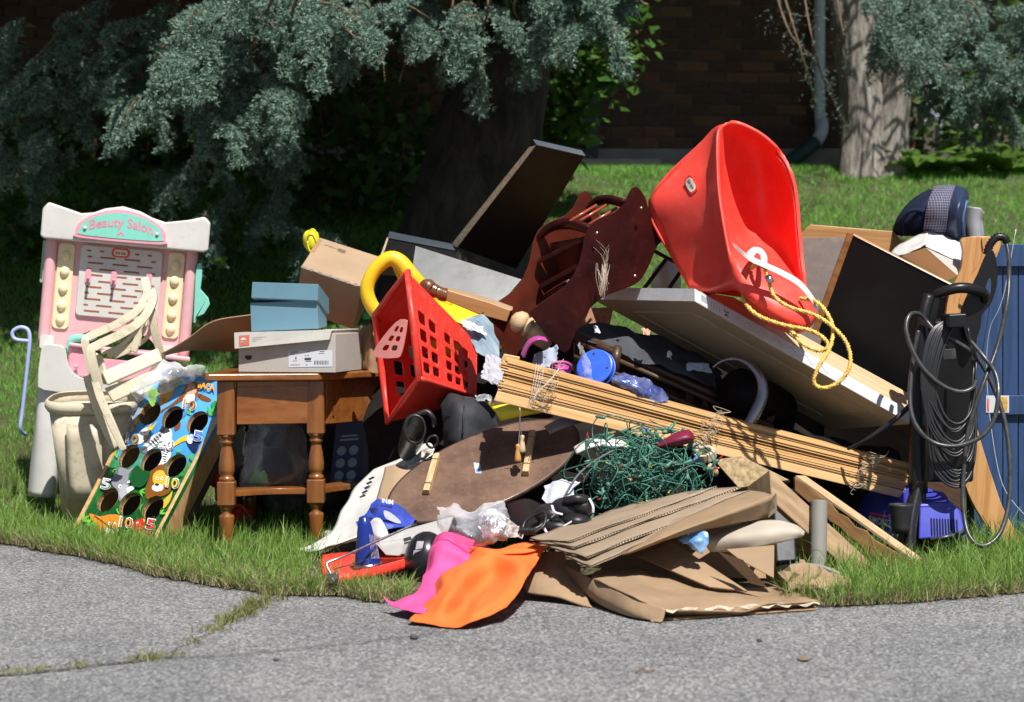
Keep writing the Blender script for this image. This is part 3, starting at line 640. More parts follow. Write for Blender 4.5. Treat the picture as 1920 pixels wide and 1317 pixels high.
# back frame: pink panel with the opening below the peg board
mk('panel', SX(rrect(2, 282, 284, 500, 14, 4), -.07, .0, [outline([(72, 300), (95, 318), (145, 322), (200, 318), (222, 298), (215, 292), (80, 292)], 3)]), M_pink, sal, bev=.008, seg=3)
for a, b in ((2, 20), (266, 284)): mk('side_post', tube([S((a+b)/2, 282, .005), S((a+b)/2, 380, .005), S((a+b)/2, 498, .005)], .022, 10, 4), M_pink, sal, smooth=True)
ro = [(-12, 488), (-12, 540), (-2, 553), (30, 545), (62, 537), (85, 541), (105, 550), (138, 557), (172, 550), (195, 540), (220, 534), (262, 542), (292, 551), (304, 540), (304, 488), (296, 484), (-4, 484)]
mk('roof', SX(ro, -.09, .07), M_white, sal, bev=.016, seg=4)
sg = [(56, 502), (58, 516), (76, 532), (105, 545), (138, 550), (171, 545), (200, 532), (218, 516), (220, 502), (212, 491), (64, 491)]
def sc(pts, k, kx=None, c=(138, 521)): return [(c[0]+(x-c[0])*(kx or k), c[1]+(y-c[1])*k) for x, y in pts]
mk('sign_board', SX(outline(sc(sg, 1.0, 1.02), 3), .06, .082), M_pink2, sal, bev=.004)
mk('sign_face', SX(outline(sc(sg, .8, .93), 3), .07, .084), M_mint, sal)
arc = lambda x, y: (x, y+ -((x-138)/62)**2*11)
mk('sign_lettering', text('Beauty Salon', S, 78, 536, 198, 512, .0848, arc), mat('pink_print', (.75, .25, .35), .5), sal)
for x in (70, 206): mk('screw', lathe([(0, .006), (.006, .005), (.008, 0)], 12, S(x, 510, .084), (0, -1, 0)), M_white, sal, smooth=True)
mk('emblem', J(*[flat(S, ell(138+a, 505+b, 2.6, 2.2, 10), .0846) for a, b in ((0, 2.5), (-4, -1), (4, -1))]), MATS['pink_print'], sal)
pegb = mk('peg_board', SX(rrect(66, 346, 220, 479, 8, 3), -.001, .012), M_white, sal, bev=.003)
for r, w in enumerate(np.linspace(469, 356, 11)):
    xs_ = [(82, 9), (106, 9), (172, 9), (196, 9)] if r == 0 else ([(96, 30), (142, 30), (188, 30)], [(76+8, 9), (118, 30), (164, 30), (204, 10)])[r % 2]
    for x, l in xs_: mk('slot', SX(rrect(x-l/2, w-1.6, x+l/2, w+1.6, 1.5, 2), .0119, .0128), M_slot, pegb)
lg = mk('logo', SX(rrect(124, 461, 158, 478, 7, 4), .0119, .0145), M_red, pegb)
mk('logo_face', SX(rrect(128, 464, 154, 475, 5, 4), .014, .0152), mat('logo_cream', (.8, .72, .5), .5), lg)
mk('logo_lettering', text('little tikes', S, 131, 472.5, 151, 466, .0155), M_ink, lg)
for x, w in ((84, 421), (132, 421), (198, 423)):
    hk = mk('hook', SX(rrect(x-5.5, w-14, x+5.5, w+14, 5, 3), .012, .018), M_pink2, pegb, bev=.002)
    mk('peg', tube([S(x, w-4, .016), S(x, w-7, .045), S(x, w-2, .055)], .0055, 8, 3), M_pink2, hk, smooth=True)
for u0 in (24, 231):
    st = mk('light_strip', SX(rrect(u0, 318, u0+31, 479, 9, 4), .0, .008), M_cream, sal, bev=.003)
    for w in (455, 425, 393, 361, 335): mk('bulb', ball(S(u0+15.5, w, .006), .019, .016, .021, 14, 9), M_cream, st, smooth=True)
# dryer cup right, cups left
mk('dryer_holder', SX([(288, 350), (284, 440), (286, 462), (294, 464), (297, 440), (296, 415), (312, 400), (316, 388), (306, 368), (294, 362), (292, 350)], -.05, .03), M_mint, sal, bev=.01, seg=3)
mk('shelf_clip', SX([(-6, 402), (-6, 480), (2, 484), (2, 398)], -.06, -.02), mat('leaf_green_plastic', (.25, .5, .2)), sal, bev=.003)
mk('shelf_clip', SX([(-2, 400), (-2, 478), (4, 480), (4, 404)], -.05, .0), PW('lilac_plastic', (.6, .4, .6)), sal, bev=.003)
# counter and legs
body = [(8, 205), (6, 240), (8, 276), (14, 286), (22, 288), (46, 287), (54, 280), (58, 264), (62, 250), (70, 240), (84, 231), (104, 227), (290, 226), (290, 200), (60, 198), (20, 200)]
mk('counter', SX(body, -.12, .13), M_white, sal, bev=.012, seg=3)
mk('apron', SX([(60, 230), (60, 285), (80, 290), (100, 280), (120, 270), (288, 270), (288, 228)], -.1, .085), M_pink2, sal, bev=.012, seg=3)
mk('knob', ball(S(76, 250, .1), .009, .008, .009), M_pink2, sal, smooth=True)
mk('counter_top', SX([(58, 286), (60, 294), (288, 286), (288, 276)], -.12, .1), M_pink, sal, bev=.006)
for u0 in (8, 236):
    mk('leg', grid([[S(u0-2, 0, .05), S(u0+8, 0, .1), S(u0+30, 0, .12), S(u0+48, 0, .1), S(u0+52, 0, 0)], [S(u0-2, 60, .05), S(u0+8, 60, .1), S(u0+30, 60, .12), S(u0+50, 60, .1), S(u0+54, 60, 0)], [S(u0, 140, .05), S(u0+6, 140, .1), S(u0+30, 140, .11), S(u0+46, 140, .1), S(u0+52, 140, 0)], [S(u0, 225, .05), S(u0+4, 225, .09), S(u0+30, 225, .1), S(u0+50, 225, .09), S(u0+54, 225, 0)]], 4, 4, px=False), M_white, sal, smooth=True, solid=.01)
    mk('post_socket', SX(rrect(u0-4 if u0 > 100 else 4, 278, u0+22, 304, 5, 3), -.06, .03), M_white, sal, bev=.006)
mk('faucet', tube([S(64, 276, .06), S(66, 300, .06), S(100, 306, .08), S(108, 312, .09)], [.016, .017, .012, .008], 10, 4), M_mint, sal, smooth=True)
mk('hose_hook', tube([P(55, 640, 7.95), P(28, 636, 7.95), P(24, 622, 7.95), P(40, 614, 7.95), P(55, 626, 7.95), P(52, 680, 7.95), P(42, 770, 7.95), P(38, 805, 7.95), P(48, 815, 8)], .0075, 8, 6), M_lav, sal, smooth=True)
# ---- cream wastebasket with a plastic chair thrown in
M_bin = PW('dirty_cream_plastic', (.56, .49, .36), dirt=.55, dirtc=(.12, .09, .06), dscale=22, var=.12)
wb = thing('wastebasket', 'dirty cream plastic wastebasket standing beside the toy vanity', 'wastebasket', P(178, 985, 7.6))
def bring(cx, cy, rx, ry, Yc, n=32, e=3.2):
    o = []
    for k in range(n):
        a = 2*math.pi*k/n; c, s = math.cos(a), math.sin(a); x = math.copysign(abs(c)**(2/e), c)*rx; y = math.copysign(abs(s)**(2/e), s)*ry
        p = P(cx, cy, Yc); o.append(p+V((x, y, y*.14)))
    return o
def loft(rings, close=False):
    n = len(rings[0]); vv = [p for r in rings for p in r]
    ff = [[i*n+k, i*n+(k+1) % n, (i+1)*n+(k+1) % n, (i+1)*n+k] for i in range(len(rings)-1) for k in range(n)]
    if close: ff.append(list(range(n))[::-1])
    return vv, ff
rg = [bring(182, 962, .118, .09, 7.6), bring(180, 860, .136, .1, 7.6), bring(176, 764, .153, .115, 7.6)]
mk('shell', loft(rg, True), M_bin, wb, smooth=True, solid=.004)
mk('rim', loft([bring(176, 766, .157, .118, 7.6), bring(175, 757, .166, .126, 7.6), bring(175, 747, .165, .125, 7.6), bring(175, 744, .155, .116, 7.6)]), M_bin, wb, smooth=True, solid=.004)
mk('panel_emboss', grid([[(125, 795, 7.475), (150, 797, 7.47), (190, 795, 7.47)], [(128, 870, 7.485), (155, 870, 7.48), (192, 870, 7.48)], [(135, 940, 7.495), (160, 940, 7.49), (194, 940, 7.49)]], 2, 2), M_bin, wb, smooth=True, solid=.004)
M_chair = PW('dirty_ivory_plastic', (.66, .58, .42), dirt=.5, dirtc=(.1, .08, .06), dscale=28, var=.1)
ch = thing('plastic_chair', 'dirty ivory child\'s plastic chair jammed upside down in the wastebasket', 'chair', P(215, 800, 7.45))
def rib(pts, r, fl=1.75, up=(0, 1, 0)): return tube([PP(p) for p in pts], r, 4, 5, flat=fl, up=up)
mk('armrest', rib([(272, 522, 7.5), (276, 548, 7.48), (262, 578, 7.46), (225, 605, 7.44), (170, 630, 7.42), (160, 640, 7.41), (165, 665, 7.41), (175, 715, 7.42)], .011), M_chair, ch, bev=.003)
mk('armrest', rib([(284, 545, 7.42), (286, 565, 7.4), (268, 598, 7.38), (232, 624, 7.36), (182, 648, 7.34), (171, 658, 7.33), (176, 690, 7.33), (186, 725, 7.34)], .012), M_chair, ch, bev=.003)
for a in ([(176, 705, 7.34), (188, 745, 7.33), (212, 800, 7.32), (232, 845, 7.32)], [(162, 705, 7.38), (176, 750, 7.38), (200, 810, 7.38), (218, 840, 7.38)], [(281, 560, 7.41), (290, 620, 7.42), (304, 672, 7.45)], [(272, 545, 7.5), (268, 600, 7.5), (250, 660, 7.5)]):
    mk('leg', rib(a, [.011, .013, .012, .01], 1.5), M_chair, ch, bev=.003)
mk('seat', slab([(190, 697, 7.36), (296, 652, 7.42), (306, 676, 7.42), (202, 722, 7.34)], .02), M_chair, ch, bev=.006, seg=3)
mk('seat_rail', slab([(196, 728, 7.36), (300, 690, 7.42), (306, 712, 7.42), (212, 755, 7.36)], .015), M_chair, ch, bev=.006, seg=3)
for k in range(3): mk('back_slat', rib([(190+12*k, 662+4*k, 7.5), (225+12*k, 650+2*k, 7.5), (255+12*k, 620+4*k, 7.5), (270+6*k, 585+6*k, 7.5)], .006, 1.8), M_chair, ch, bev=.002)
mk('back_panel', slab([(165, 655, 7.4), (190, 668, 7.37), (204, 722, 7.36), (180, 720, 7.38)], .012), M_chair, ch, bev=.006, seg=3)
# ---- animal bean-bag toss board
BQ = [P(299, 689, 7.66), P(443, 723, 7.42), P(281, 1034, 7.08), P(138, 1004, 7.32)]
bf = qmap(BQ)
def bd(zx, zy):                                             # enlarged-photo pixel -> board coordinates
    px, py = zx/3.377, 660+zy/3.377; e1, e2 = (144, 34), (-161, 313); rx, ry = px-299, py-689; D = e1[0]*e2[1]-e1[1]*e2[0]
    return ((rx*e2[1]-ry*e2[0])/D, (e1[0]*ry-e1[1]*rx)/D)
M_pine = wood('pine_board', (.5, .3, .13), (.62, .41, .2), (.34, .17, .06), (-.25, -.35, .8))
bt = thing('toss_game', 'bean bag toss board with printed jungle animals leaning on the table', 'game', (BQ[3]+BQ[2])/2)
hz = [(950, 400), (1092, 425), (1250, 458), (815, 672), (958, 700), (1112, 735), (682, 945), (825, 975), (970, 1005)]
HR = (.117, .062)
def hole(z, k=1): a, b = bd(*z); return ell(a, b, .118*k, .068*k, 22)
def art(c, **k): return mat('print_'+c, '#'+c, .38, .05, 30, .03, spec=.5)
# background painting: sky blue above, jungle below, as one procedural print
def bgmat():
    m = bpy.data.materials.new('jungle_print'); m.use_nodes = True; nt = m.node_tree; b = nt.nodes['Principled BSDF']
    tc = _n(nt, 'ShaderNodeTexCoord').outputs['Object']; sx = _n(nt, 'ShaderNodeSeparateXYZ'); nt.links.new(tc, sx.inputs[0])
    mr = _n(nt, 'ShaderNodeMapRange'); mr.inputs[2].default_value = .62; nt.links.new(sx.outputs[2], mr.inputs[0])
    ad = _n(nt, 'ShaderNodeMath', operation='ADD'); nt.links.new(mr.outputs[0], ad.inputs[0])
    sc2 = _n(nt, 'ShaderNodeMath', operation='MULTIPLY_ADD'); sc2.inputs[1].default_value = .3; sc2.inputs[2].default_value = -.15
    nt.links.new(_noise(nt, tc, 16, 3), sc2.inputs[0]); nt.links.new(sc2.outputs[0], ad.inputs[1])
    c = _ramp(nt, ad.outputs[0], [(.0, lin('#1e6b22')), (.16, lin('#0f4a1c')), (.38, lin('#1d6b2a')), (.47, lin('#3a8a66')), (.52, lin('#3d8fd0')), (.8, lin('#5aa9e6')), (1, lin('#4b93dc'))])
    nt.links.new(c, b.inputs['Base Color']); b.inputs['Roughness'].default_value = .35; return m
mk('face_board', plate(bf, [(0, 0), (1, 0), (1, 1), (0, 1)], [hole(z) for z in hz], -.014, 0), bgmat(), bt)
n_ = nrm(BQ)
mk('side_rail', slab([(443, 723, 7.42), (482, 716, 7.52), (322, 1028, 7.2), (281, 1034, 7.08)], .016), M_pine, bt, bev=.002)
mk('side_rail', hexa([BQ[0]-n_*.1, BQ[0]+n_*.004, BQ[3]+n_*.004, BQ[3]-n_*.1], [p+(BQ[1]-BQ[0]).normalized()*-.016 for p in (BQ[0]-n_*.1, BQ[0]+n_*.004, BQ[3]+n_*.004, BQ[3]-n_*.1)]), M_pine, bt)
_u = (BQ[0]-BQ[3]).normalized()
mk('end_rail', hexa([BQ[0]+n_*.003, BQ[1]+n_*.003, BQ[1]-n_*.1, BQ[0]-n_*.1], [p+_u*.018 for p in (BQ[0]+n_*.003, BQ[1]+n_*.003, BQ[1]-n_*.1, BQ[0]-n_*.1)]), M_pine, bt)
mk('back_board', hexa([BQ[k]-n_*.1 for k in range(4)], [BQ[k]-n_*.108 for k in range(4)]), mat('hardboard_dark', (.05, .035, .025), .9), bt)
for z in hz:
    mk('hole_lining', loft([[bf(a, b, d) for a, b in hole(z, 1.0)] for d in (.0012, -.018)]), M_pine, bt, smooth=True)
DL = [.001]
def ins(p): return any(((p[0]-bd(*z)[0])/.137)**2+((p[1]-bd(*z)[1])/.084)**2 < 1 for z in hz)
def deco(name, items):                                        # printed animal: coloured shapes in photo-zoom pixels
    gs = []
    for it in items:
        c = it[0]; DL[0] += .00006
        if it[1] == 'e': pts = ell(it[2], it[3], it[4], it[5], 26, R(it[6]) if len(it) > 6 else 0)
        elif it[1] == 't':
            _, _, s, x0, y0, x1, y1 = it; sk = -.16
            g = text(s, lambda a, b, d: bf(*bd(a, b), d), x0, y0, x1, y1, DL[0], lambda x, y: (x+(y-y1)*sk, y+(x-x0)*.2)); gs.append((g[0], g[1], art(c))); continue
        else: pts = outline(it[2], 3) if it[1] == 'o' else it[2]
        b2 = [bd(*p) for p in pts]; b2 = [(min(.995, max(.005, a)), min(.995, max(.005, b))) for a, b in b2]
        # keep the holes open: push points out of a hole to its rim
        o2 = []
        for a, b in b2:
            for z in hz:
                ca, cb = bd(*z); da, db = (a-ca)/.122, (b-cb)/.071; r = math.hypot(da, db)
                if r < 1: k = 1/max(r, .05); a, b = ca+da*.122*k, cb+db*.071*k
            o2.append((a, b))
        gs.append((*plate(bf, o2, [], DL[0], DL[0]+.00003), art(c)))
    return mk(name, gs, None, bt)
EY = lambda x, y, r=9: [('f4f4ee', 'e', x, y, r, r*1.2), ('111111', 'e', x+2, y+2, r*.5, r*.6)]
deco('giraffe_print', [('e8a62e', 'o', [(1000, 240), (1080, 160), (1130, 175), (1110, 240), (1075, 300), (1040, 345), (1010, 330), (1020, 280)]), ('b86a18', 'e', 1040, 240, 14, 18), ('b86a18', 'e', 1085, 210, 13, 14), ('c9822a', 'e', 1040, 320, 20, 22), ('e8a62e', 'p', [(1100, 170), (1180, 165), (1120, 190)])]+EY(1062, 235, 8))
deco('giraffe_neck_print', [('e39a28', 'o', [(905, 350), (925, 330), (915, 400), (890, 430), (860, 470), (835, 520), (822, 510), (850, 440)]), ('a85e16', 'e', 880, 420, 9, 14), ('a85e16', 'e', 850, 480, 8, 12)])
deco('monkey_print', [('7a4522', 'o', [(1165, 260), (1180, 300), (1120, 340), (1060, 370), (1015, 400), (1010, 385), (1080, 345), (1140, 290)]), ('7a4522', 'o', [(1250, 270), (1290, 280), (1340, 310), (1320, 325), (1270, 310)]), ('8a5028', 'o', [(1165, 270), (1180, 215), (1215, 190), (1255, 210), (1260, 260), (1230, 330), (1190, 340), (1160, 310)]), ('e3e3ee', 'o', [(1180, 280), (1235, 275), (1225, 330), (1175, 325)]), ('d9a27e', 'e', 1212, 252, 36, 26), ('d9a27e', 'e', 1215, 225, 26, 20)]+EY(1205, 238, 6)+EY(1228, 235, 6))
deco('monkey_foot_print', [('7a4522', 'o', [(1120, 450), (1145, 460), (1140, 495), (1110, 515), (1105, 490)])])
deco('cockatoo_print', [('f2f2f6', 'o', [(870, 540), (905, 500), (945, 495), (930, 560), (880, 600), (800, 612), (780, 605), (840, 590)]), ('f0d23c', 'p', [(930, 500), (960, 455), (955, 490), (1000, 450), (965, 505), (985, 490), (945, 520)]), ('d89a28', 'o', [(915, 540), (935, 545), (925, 575), (905, 570)])]+EY(915, 520, 7))
ZB = [('f4f4f4', 'o', [(1010, 520), (1060, 490), (1090, 520), (1085, 600), (1080, 680), (1040, 730), (980, 760), (1010, 690), (1000, 610), (935, 655), (900, 650), (900, 620), (950, 560)]), ('6b6b70', 'e', 915, 635, 22, 24)]
for k in range(10): ZB.append(('18181a', 'p', [(990+k*7, 600+k*15), (1075-k*3, 610+k*14), (1078-k*4, 618+k*14), (992+k*6, 607+k*15)]))
for k in range(5): ZB.append(('18181a', 'p', [(940+k*16, 590-k*13), (975+k*14, 630-k*15), (981+k*14, 625-k*15), (948+k*16, 586-k*13)]))
deco('zebra_print', ZB+[('3c3c40', 'p', [(1010, 520), (1030, 480), (1075, 505), (1080, 520), (1040, 535)])]+EY(1000, 570, 7))
deco('toucan_print', [('12224a', 'o', [(1180, 570), (1215, 520), (1260, 560), (1255, 620), (1230, 660), (1195, 620)]), ('f2b32a', 'o', [(1190, 545), (1205, 570), (1150, 590), (1100, 618), (1110, 590), (1150, 560)]), ('e8e8ee', 'e', 1205, 570, 20, 30), ('58a0d8', 'e', 1214, 550, 15, 14)]+EY(1214, 550, 7))
deco('rhino_print', [('85858c', 'o', [(735, 770), (770, 740), (810, 760), (850, 745), (820, 790), (815, 840), (820, 900), (800, 960), (760, 955), (745, 900), (710, 850), (715, 810)]), ('a5a5ac', 'e', 790, 900, 34, 50), ('f0f0ec', 'p', [(805, 880), (875, 840), (850, 885), (815, 905)]), ('f0f0ec', 'p', [(805, 840), (835, 820), (828, 848)]), ('66666e', 'e', 740, 765, 12, 26)]+EY(762, 865, 10))
deco('lion_print', [('7c4a16', 'o', [(935, 850), (960, 770), (1020, 730), (1085, 750), (1075, 830), (1080, 900), (1040, 930), (960, 960), (925, 930)]), ('e0a83a', 'e', 1018, 820, 48, 52), ('f0ece0', 'e', 1002, 878, 36, 24), ('332015', 'e', 998, 860, 14, 9), ('e0a83a', 'o', [(1020, 980), (1080, 920), (1095, 900), (1080, 960), (1040, 1010)])]+EY(1000, 818, 8)+EY(1030, 820, 8))
LP = [('d98224', 'o', [(570, 1030), (640, 1050), (700, 1040), (770, 1050), (765, 1110), (740, 1190), (680, 1170), (640, 1140), (600, 1090)]), ('f2ead8', 'e', 712, 1145, 46, 26), ('3a2010', 'e', 708, 1122, 13, 8)]
for k in range(16): LP.append(('5a2c0c', 'e', 605+(k*53) % 150, 1048+(k*37) % 105, 6, 5))
deco('leopard_print', LP+EY(700, 1095, 8)+EY(735, 1100, 8))
deco('parrot_print', [('c81c20', 'o', [(840, 1130), (860, 1090), (910, 1070), (925, 1100), (900, 1140), (860, 1150)]), ('d8242a', 'o', [(840, 1190), (900, 1150), (960, 1130), (975, 1150), (920, 1180), (850, 1200)]), ('b01418', 'o', [(900, 1200), (960, 1160), (950, 1190), (920, 1210)]), ('e8b02a', 'p', [(915, 1070), (930, 1072), (928, 1095), (916, 1090)])]+EY(880, 1100, 7))
for cx, cy, L, a0, c in ((1340, 340, 60, 20, '2f8f2c'), (1330, 420, 70, -60, '4aa83a'), (1190, 405, 40, -30, '57b23e'), (1120, 190, 60, 60, '3f9c30'), (740, 690, 50, -70, '6bb83c'), (700, 760, 45, 40, '5aa934'), (890, 900, 45, 20, '5cb83c'), (890, 1010, 45, -10, '49a834'), (745, 1015, 42, 10, '6cc040'), (560, 1110, 70, -60, '58a832'), (530, 1080, 60, -40, '79b83a'), (590, 1130, 60, -20, '4a9c2c'), (800, 1160, 50, 10, '62b83c'), (1020, 1050, 45, -50, '6aba3e'), (1200, 690, 40, 0, '4aa83a'), (1130, 640, 34, 60, '57b23e'), (1150, 790, 30, 70, '2f8f2c'), (650, 930, 30, 80, '3c8c2c')):
    LF = []
    for da in (-38, 0, 38):
        a = R(a0+da); ca, sa = math.cos(a), math.sin(a); LF.append((c, 'p', [(cx, cy), (cx+ca*L*.5-sa*L*.14, cy+sa*L*.5+ca*L*.14), (cx+ca*L, cy+sa*L), (cx+ca*L*.5+sa*L*.14, cy+sa*L*.5-ca*L*.14)]))
    deco('leaf_print', LF)
deco('dark_bush_print', [('0e4a1e', 'o', [(830, 840), (850, 770), (880, 740), (930, 770), (960, 790), (930, 860), (880, 880)])])
for s, x, y, w, c in (('10', 1165, 375, 78, 'c88a34'), ('10', 800, 592, 80, 'd8a440'), ('20', 1012, 628, 88, 'e8e8e8'), ('5', 1228, 582, 52, '5a78c8'), ('5', 645, 878, 56, 'b8b8c0'), ('10', 1058, 878, 76, 'd8b048'), ('10', 768, 1120, 80, 'd8863a'), ('5', 935, 1138, 56, 'd83030')):
    hgt = 62; k = 4
    deco('number_print', [('ffffff', 't', s, x-k, y-hgt-k, x+w+k, y+k), ('ffffff', 't', s, x+k, y-hgt+k, x+w-k, y+k*1.5), ('2a1a10', 't', s, x+1, y-hgt+2, x+w+2, y+3), (c, 't', s, x+4, y-hgt+5, x+w-4, y-2)])
deco('word_print', [('c03020', 't', 'BACA', 1268, 204, 1372, 246), ('f0b030', 't', 'BACA', 1265, 200, 1369, 242)])
# ---- clear plastic bag over the board
M_clear = clear_mat('clear_film')
def crumple(name, label, rows, m, amp=.02, fs=16, nu=7, nv=7, cat='plastic bag', seed=1, amp2=.006, **k):
    return mk(name, grid(rows, nu, nv, amp, fs, seed, amp2=amp2), m, smooth=True, label=label, cat=cat, **k)
crumple('plastic_bag', 'clear crumpled plastic bag draped over the top of the toss board', [[(282, 690, 7.5), (310, 676, 7.42), (345, 682, 7.38), (380, 690, 7.4), (392, 705, 7.45)], [(262, 715, 7.45), (290, 700, 7.36), (325, 695, 7.33), (350, 705, 7.35), (372, 708, 7.4)], [(238, 728, 7.42), (262, 735, 7.32), (295, 725, 7.3), (315, 722, 7.33), (330, 730, 7.36)], [(258, 748, 7.44), (275, 752, 7.33), (290, 750, 7.32), (300, 742, 7.35), (310, 738, 7.38)]], M_clear, .018, 18)
crumple('paper_scrap', 'lime green paper scrap caught in the clear bag on the toss board', [[(272, 726, 7.4), (290, 732, 7.38), (302, 740, 7.37)], [(276, 745, 7.38), (292, 748, 7.36), (296, 745, 7.36)], [(284, 760, 7.36), (290, 756, 7.36), (294, 750, 7.36)]], mat('lime_paper', (.32, .62, .1), .7), .008, 25, 4, 4, 'paper')
# ---- wooden end table
M_maple = wood('maple_gloss', (.19, .062, .013), (.3, .11, .025), (.14, .04, .01), (1, .05, 0), .3, coat=.3, dirt=.3, dirtc=(.42, .3, .2), dscale=9)
M_maplev = wood('maple_gloss_upright', (.18, .06, .012), (.27, .1, .023), (.13, .038, .01), (0, 0, 1), .3, coat=.3, dirt=.12, dirtc=(.42, .3, .2), dscale=12)
tb = thing('end_table', 'brown wooden end table with turned legs and a curved lower shelf', 'table', (-.75, 7.3, 0))
L1, L2, L3, L4 = V((-.936, 7.0, 0)), V((-.65, 7.08, 0)), V((-.455, 7.38, 0)), V((-.936, 7.62, 0))
TOP = [(-1.0, 6.945), (-.99, 6.935), (-.64, 7.01), (-.625, 7.018), (-.42, 7.33), (-.415, 7.35), (-.415, 7.72), (-1.0, 7.72)]
zt = .578
mk('table_top', plate(lambda s, t, d: V((s, t, d)), TOP, [], zt-.024, zt), M_maple, tb, bev=.006, seg=3)
def legm(p):
    s = .029
    g = [box(p.x-s, p.x+s, p.y-s, p.y+s, .375, zt-.024), box(p.x-s, p.x+s, p.y-s, p.y+s, .145, .225)]
    pr = [(.0, .0), (.018, .0), (.02, .01), (.024, .06), (.028, .105), (.027, .112), (.018, .12), (.02, .13), (.026, .137), (.024, .146), (.024, .224), (.03, .23), (.026, .238), (.021, .242), (.027, .25), (.029, .262), (.029, .28), (.024, .315), (.019, .338), (.018, .344), (.026, .35), (.026, .356), (.02, .36), (.026, .368), (.031, .376)]
    return g, lathe([(r*.9, z) for r, z in pr], 16, (p.x, p.y, 0))
for p in (L1, L2, L3, L4):
    a, b = legm(p); lgo = mk('leg', b, M_maplev, tb, smooth=True)
    for g in a: mk('block', g, M_maplev, lgo, bev=.005)
def beam(a, b, z0, z1, th, inset=0):
    d = (b-a).normalized(); n = V((-d.y, d.x, 0)); return boxv(a+d*.03+n*inset+V((0, 0, z0)), (b-a)-d*.06, n*th, V((0, 0, z1-z0)))
mk('apron', beam(L1, L2, .41, .553, .018, -.02), M_maple, tb, bev=.003)
rows = [];  d3 = (L3-L2).normalized(); n3 = V((-d3.y, d3.x, 0))
mk('apron', beam(L2, L3, .405, .553, .018, -.02), M_maple, tb, bev=.003); mk('apron', beam(L3, V((-.455, 7.66, 0)), .41, .553, .018, 0), M_maple, tb)
mk('panel_moulding', beam(L1, L2, .535, .552, .006, -.027), M_maple, tb, bev=.002)
mk('split', beam(L2+d3*.03, L2+d3*.1, .43, .553, .004, -.024), M_maplev, tb)
sh = [(-.92, 7.0)]+[(-.92+.27*t, 7.0+.08*t-.05*math.sin(math.pi*t)*-1) for t in np.linspace(.1, .9, 7)]+[(-.66, 7.08)]+[(-.65+.195*t, 7.08+.3*t+.03*math.sin(math.pi*t)) for t in np.linspace(.1, .9, 6)]+[(-.46, 7.38), (-.46, 7.64), (-.92, 7.64)]
mk('lower_shelf', plate(lambda s, t, d: V((s, t, d)), sh, [], .172, .192), M_maple, tb, bev=.003)
# ---- boxes on the table
M_grey = mat('grey_card', (.42, .4, .36), .8, .1, 5, .15, 120, dirt=.2); M_grey2 = mat('pale_grey_card', (.55, .53, .48), .8, .08, 6, .15, 120, dirt=.2)
bx = thing('shoe_box', 'grey shoe box with crooked lid and barcode label on the end table', 'box', P(560, 690, 7.1))
A, B, C_ = P(447, 697, 7.06), P(629, 694, 7.0), P(678, 687, 7.28); A.z = B.z = C_.z = zt+.002; hb = .128
mk('carton', boxv(A, B-A, C_-B, V((0, 0, hb))), M_grey, bx, bev=.002)
F_ = [P(439, 624, 7.03), P(622, 619, 6.985), P(617, 637, 6.985), P(440, 654, 7.03)]
bk = C_-B
lid = mk('lid', J(hexa(F_, [p+V((0, .004, 0)) for p in F_]), hexa([F_[0], F_[1], F_[1]+bk*1.0+V((.012, .0, 0)), F_[0]+bk], [p-V((0, 0, .003)) for p in (F_[0], F_[1], F_[1]+bk+V((.012, 0, 0)), F_[0]+bk)]), hexa([F_[1], F_[1]+bk+V((.012, 0, 0)), F_[1]+bk+V((.008, 0, -.012)), F_[2]], [p-V((.003, 0, 0)) for p in (F_[1], F_[1]+bk+V((.012, 0, 0)), F_[1]+bk+V((.008, 0, -.012)), F_[2])])), M_grey2, bx)
lf = qmap(F_)
mk('logo_patch', flat(lf, [(.05, .2), (.158, .18), (.156, .86), (.05, .88)], .0012), mat('salmon_print', (.62, .16, .09), .7), lid)
mk('logo_mark', J(*[flat(lf, ell(.095+.008*k, .5, .03-.007*k, .16-.03*k, 14, 0)[7:]+[(.125, .5)], .0016+.0001*k) for k in range(3)]), M_paper, lid)
mk('logo_lettering', text('THE NORTH FACE', lf, .062, .68, .1, .56, .0018), M_paper, lid)
for k in range(3): mk('print_line', flat(lf, [(.185, .34+.12*k), (.34-.05*k, .32+.12*k), (.34-.05*k, .345+.12*k), (.185, .365+.12*k)], .0012), M_grey, lid)
cf = qmap([A+V((0, 0, hb)), B+V((0, 0, hb)), B, A])
lb = mk('label', flat(cf, [(.52, .44), (.97, .42), (.97, .84), (.52, .87)], .0012), M_paper, bx)
mk('barcode', J(*[flat(cf, [(.785+.0092*k, .69), (.785+.0092*k+.003+.003*(k % 3 == 0), .69), (.785+.0092*k+.003+.003*(k % 3 == 0), .79), (.785+.0092*k, .79)], .0018) for k in range(16)]), M_ink, lb)
mk('print', J(*[flat(cf, [(x, y), (x+w, y-.003), (x+w, y+h-.003), (x, y+h)], .0018) for x, y, w, h in ((.535, .465, .08, .022), (.535, .52, .05, .014), (.7, .46, .04, .014), (.84, .45, .05, .012), (.83, .5, .06, .01), (.69, .55, .01, .02), (.715, .545, .012, .025), (.685, .62, .07, .02), (.685, .65, .065, .03), (.695, .7, .06, .016), (.54, .8, .1, .01), (.7, .79, .012, .02), (.56, .7, .05, .008), (.59, .6, .012, .06))]), M_ink, lb, kind='stuff')
mk('finger_hole', flat(cf, ell(.105, .6, .036, .085, 18)[0:10]+[(.067, .57), (.143, .57)][0:2], .0012), mat('hole_dark', (.03, .025, .02), .9), bx)
M_blue = mat('slate_blue_card', (.115, .24, .31), .75, .07, 6, .12, 140, dirt=.08)
bb = thing('gift_box', 'slate blue cardboard box with lid on top of the shoe box', 'box', P(540, 620, 7.12))
A, B, C_ = P(471, 622, 7.08), P(597, 617, 7.06), P(613, 612, 7.24)
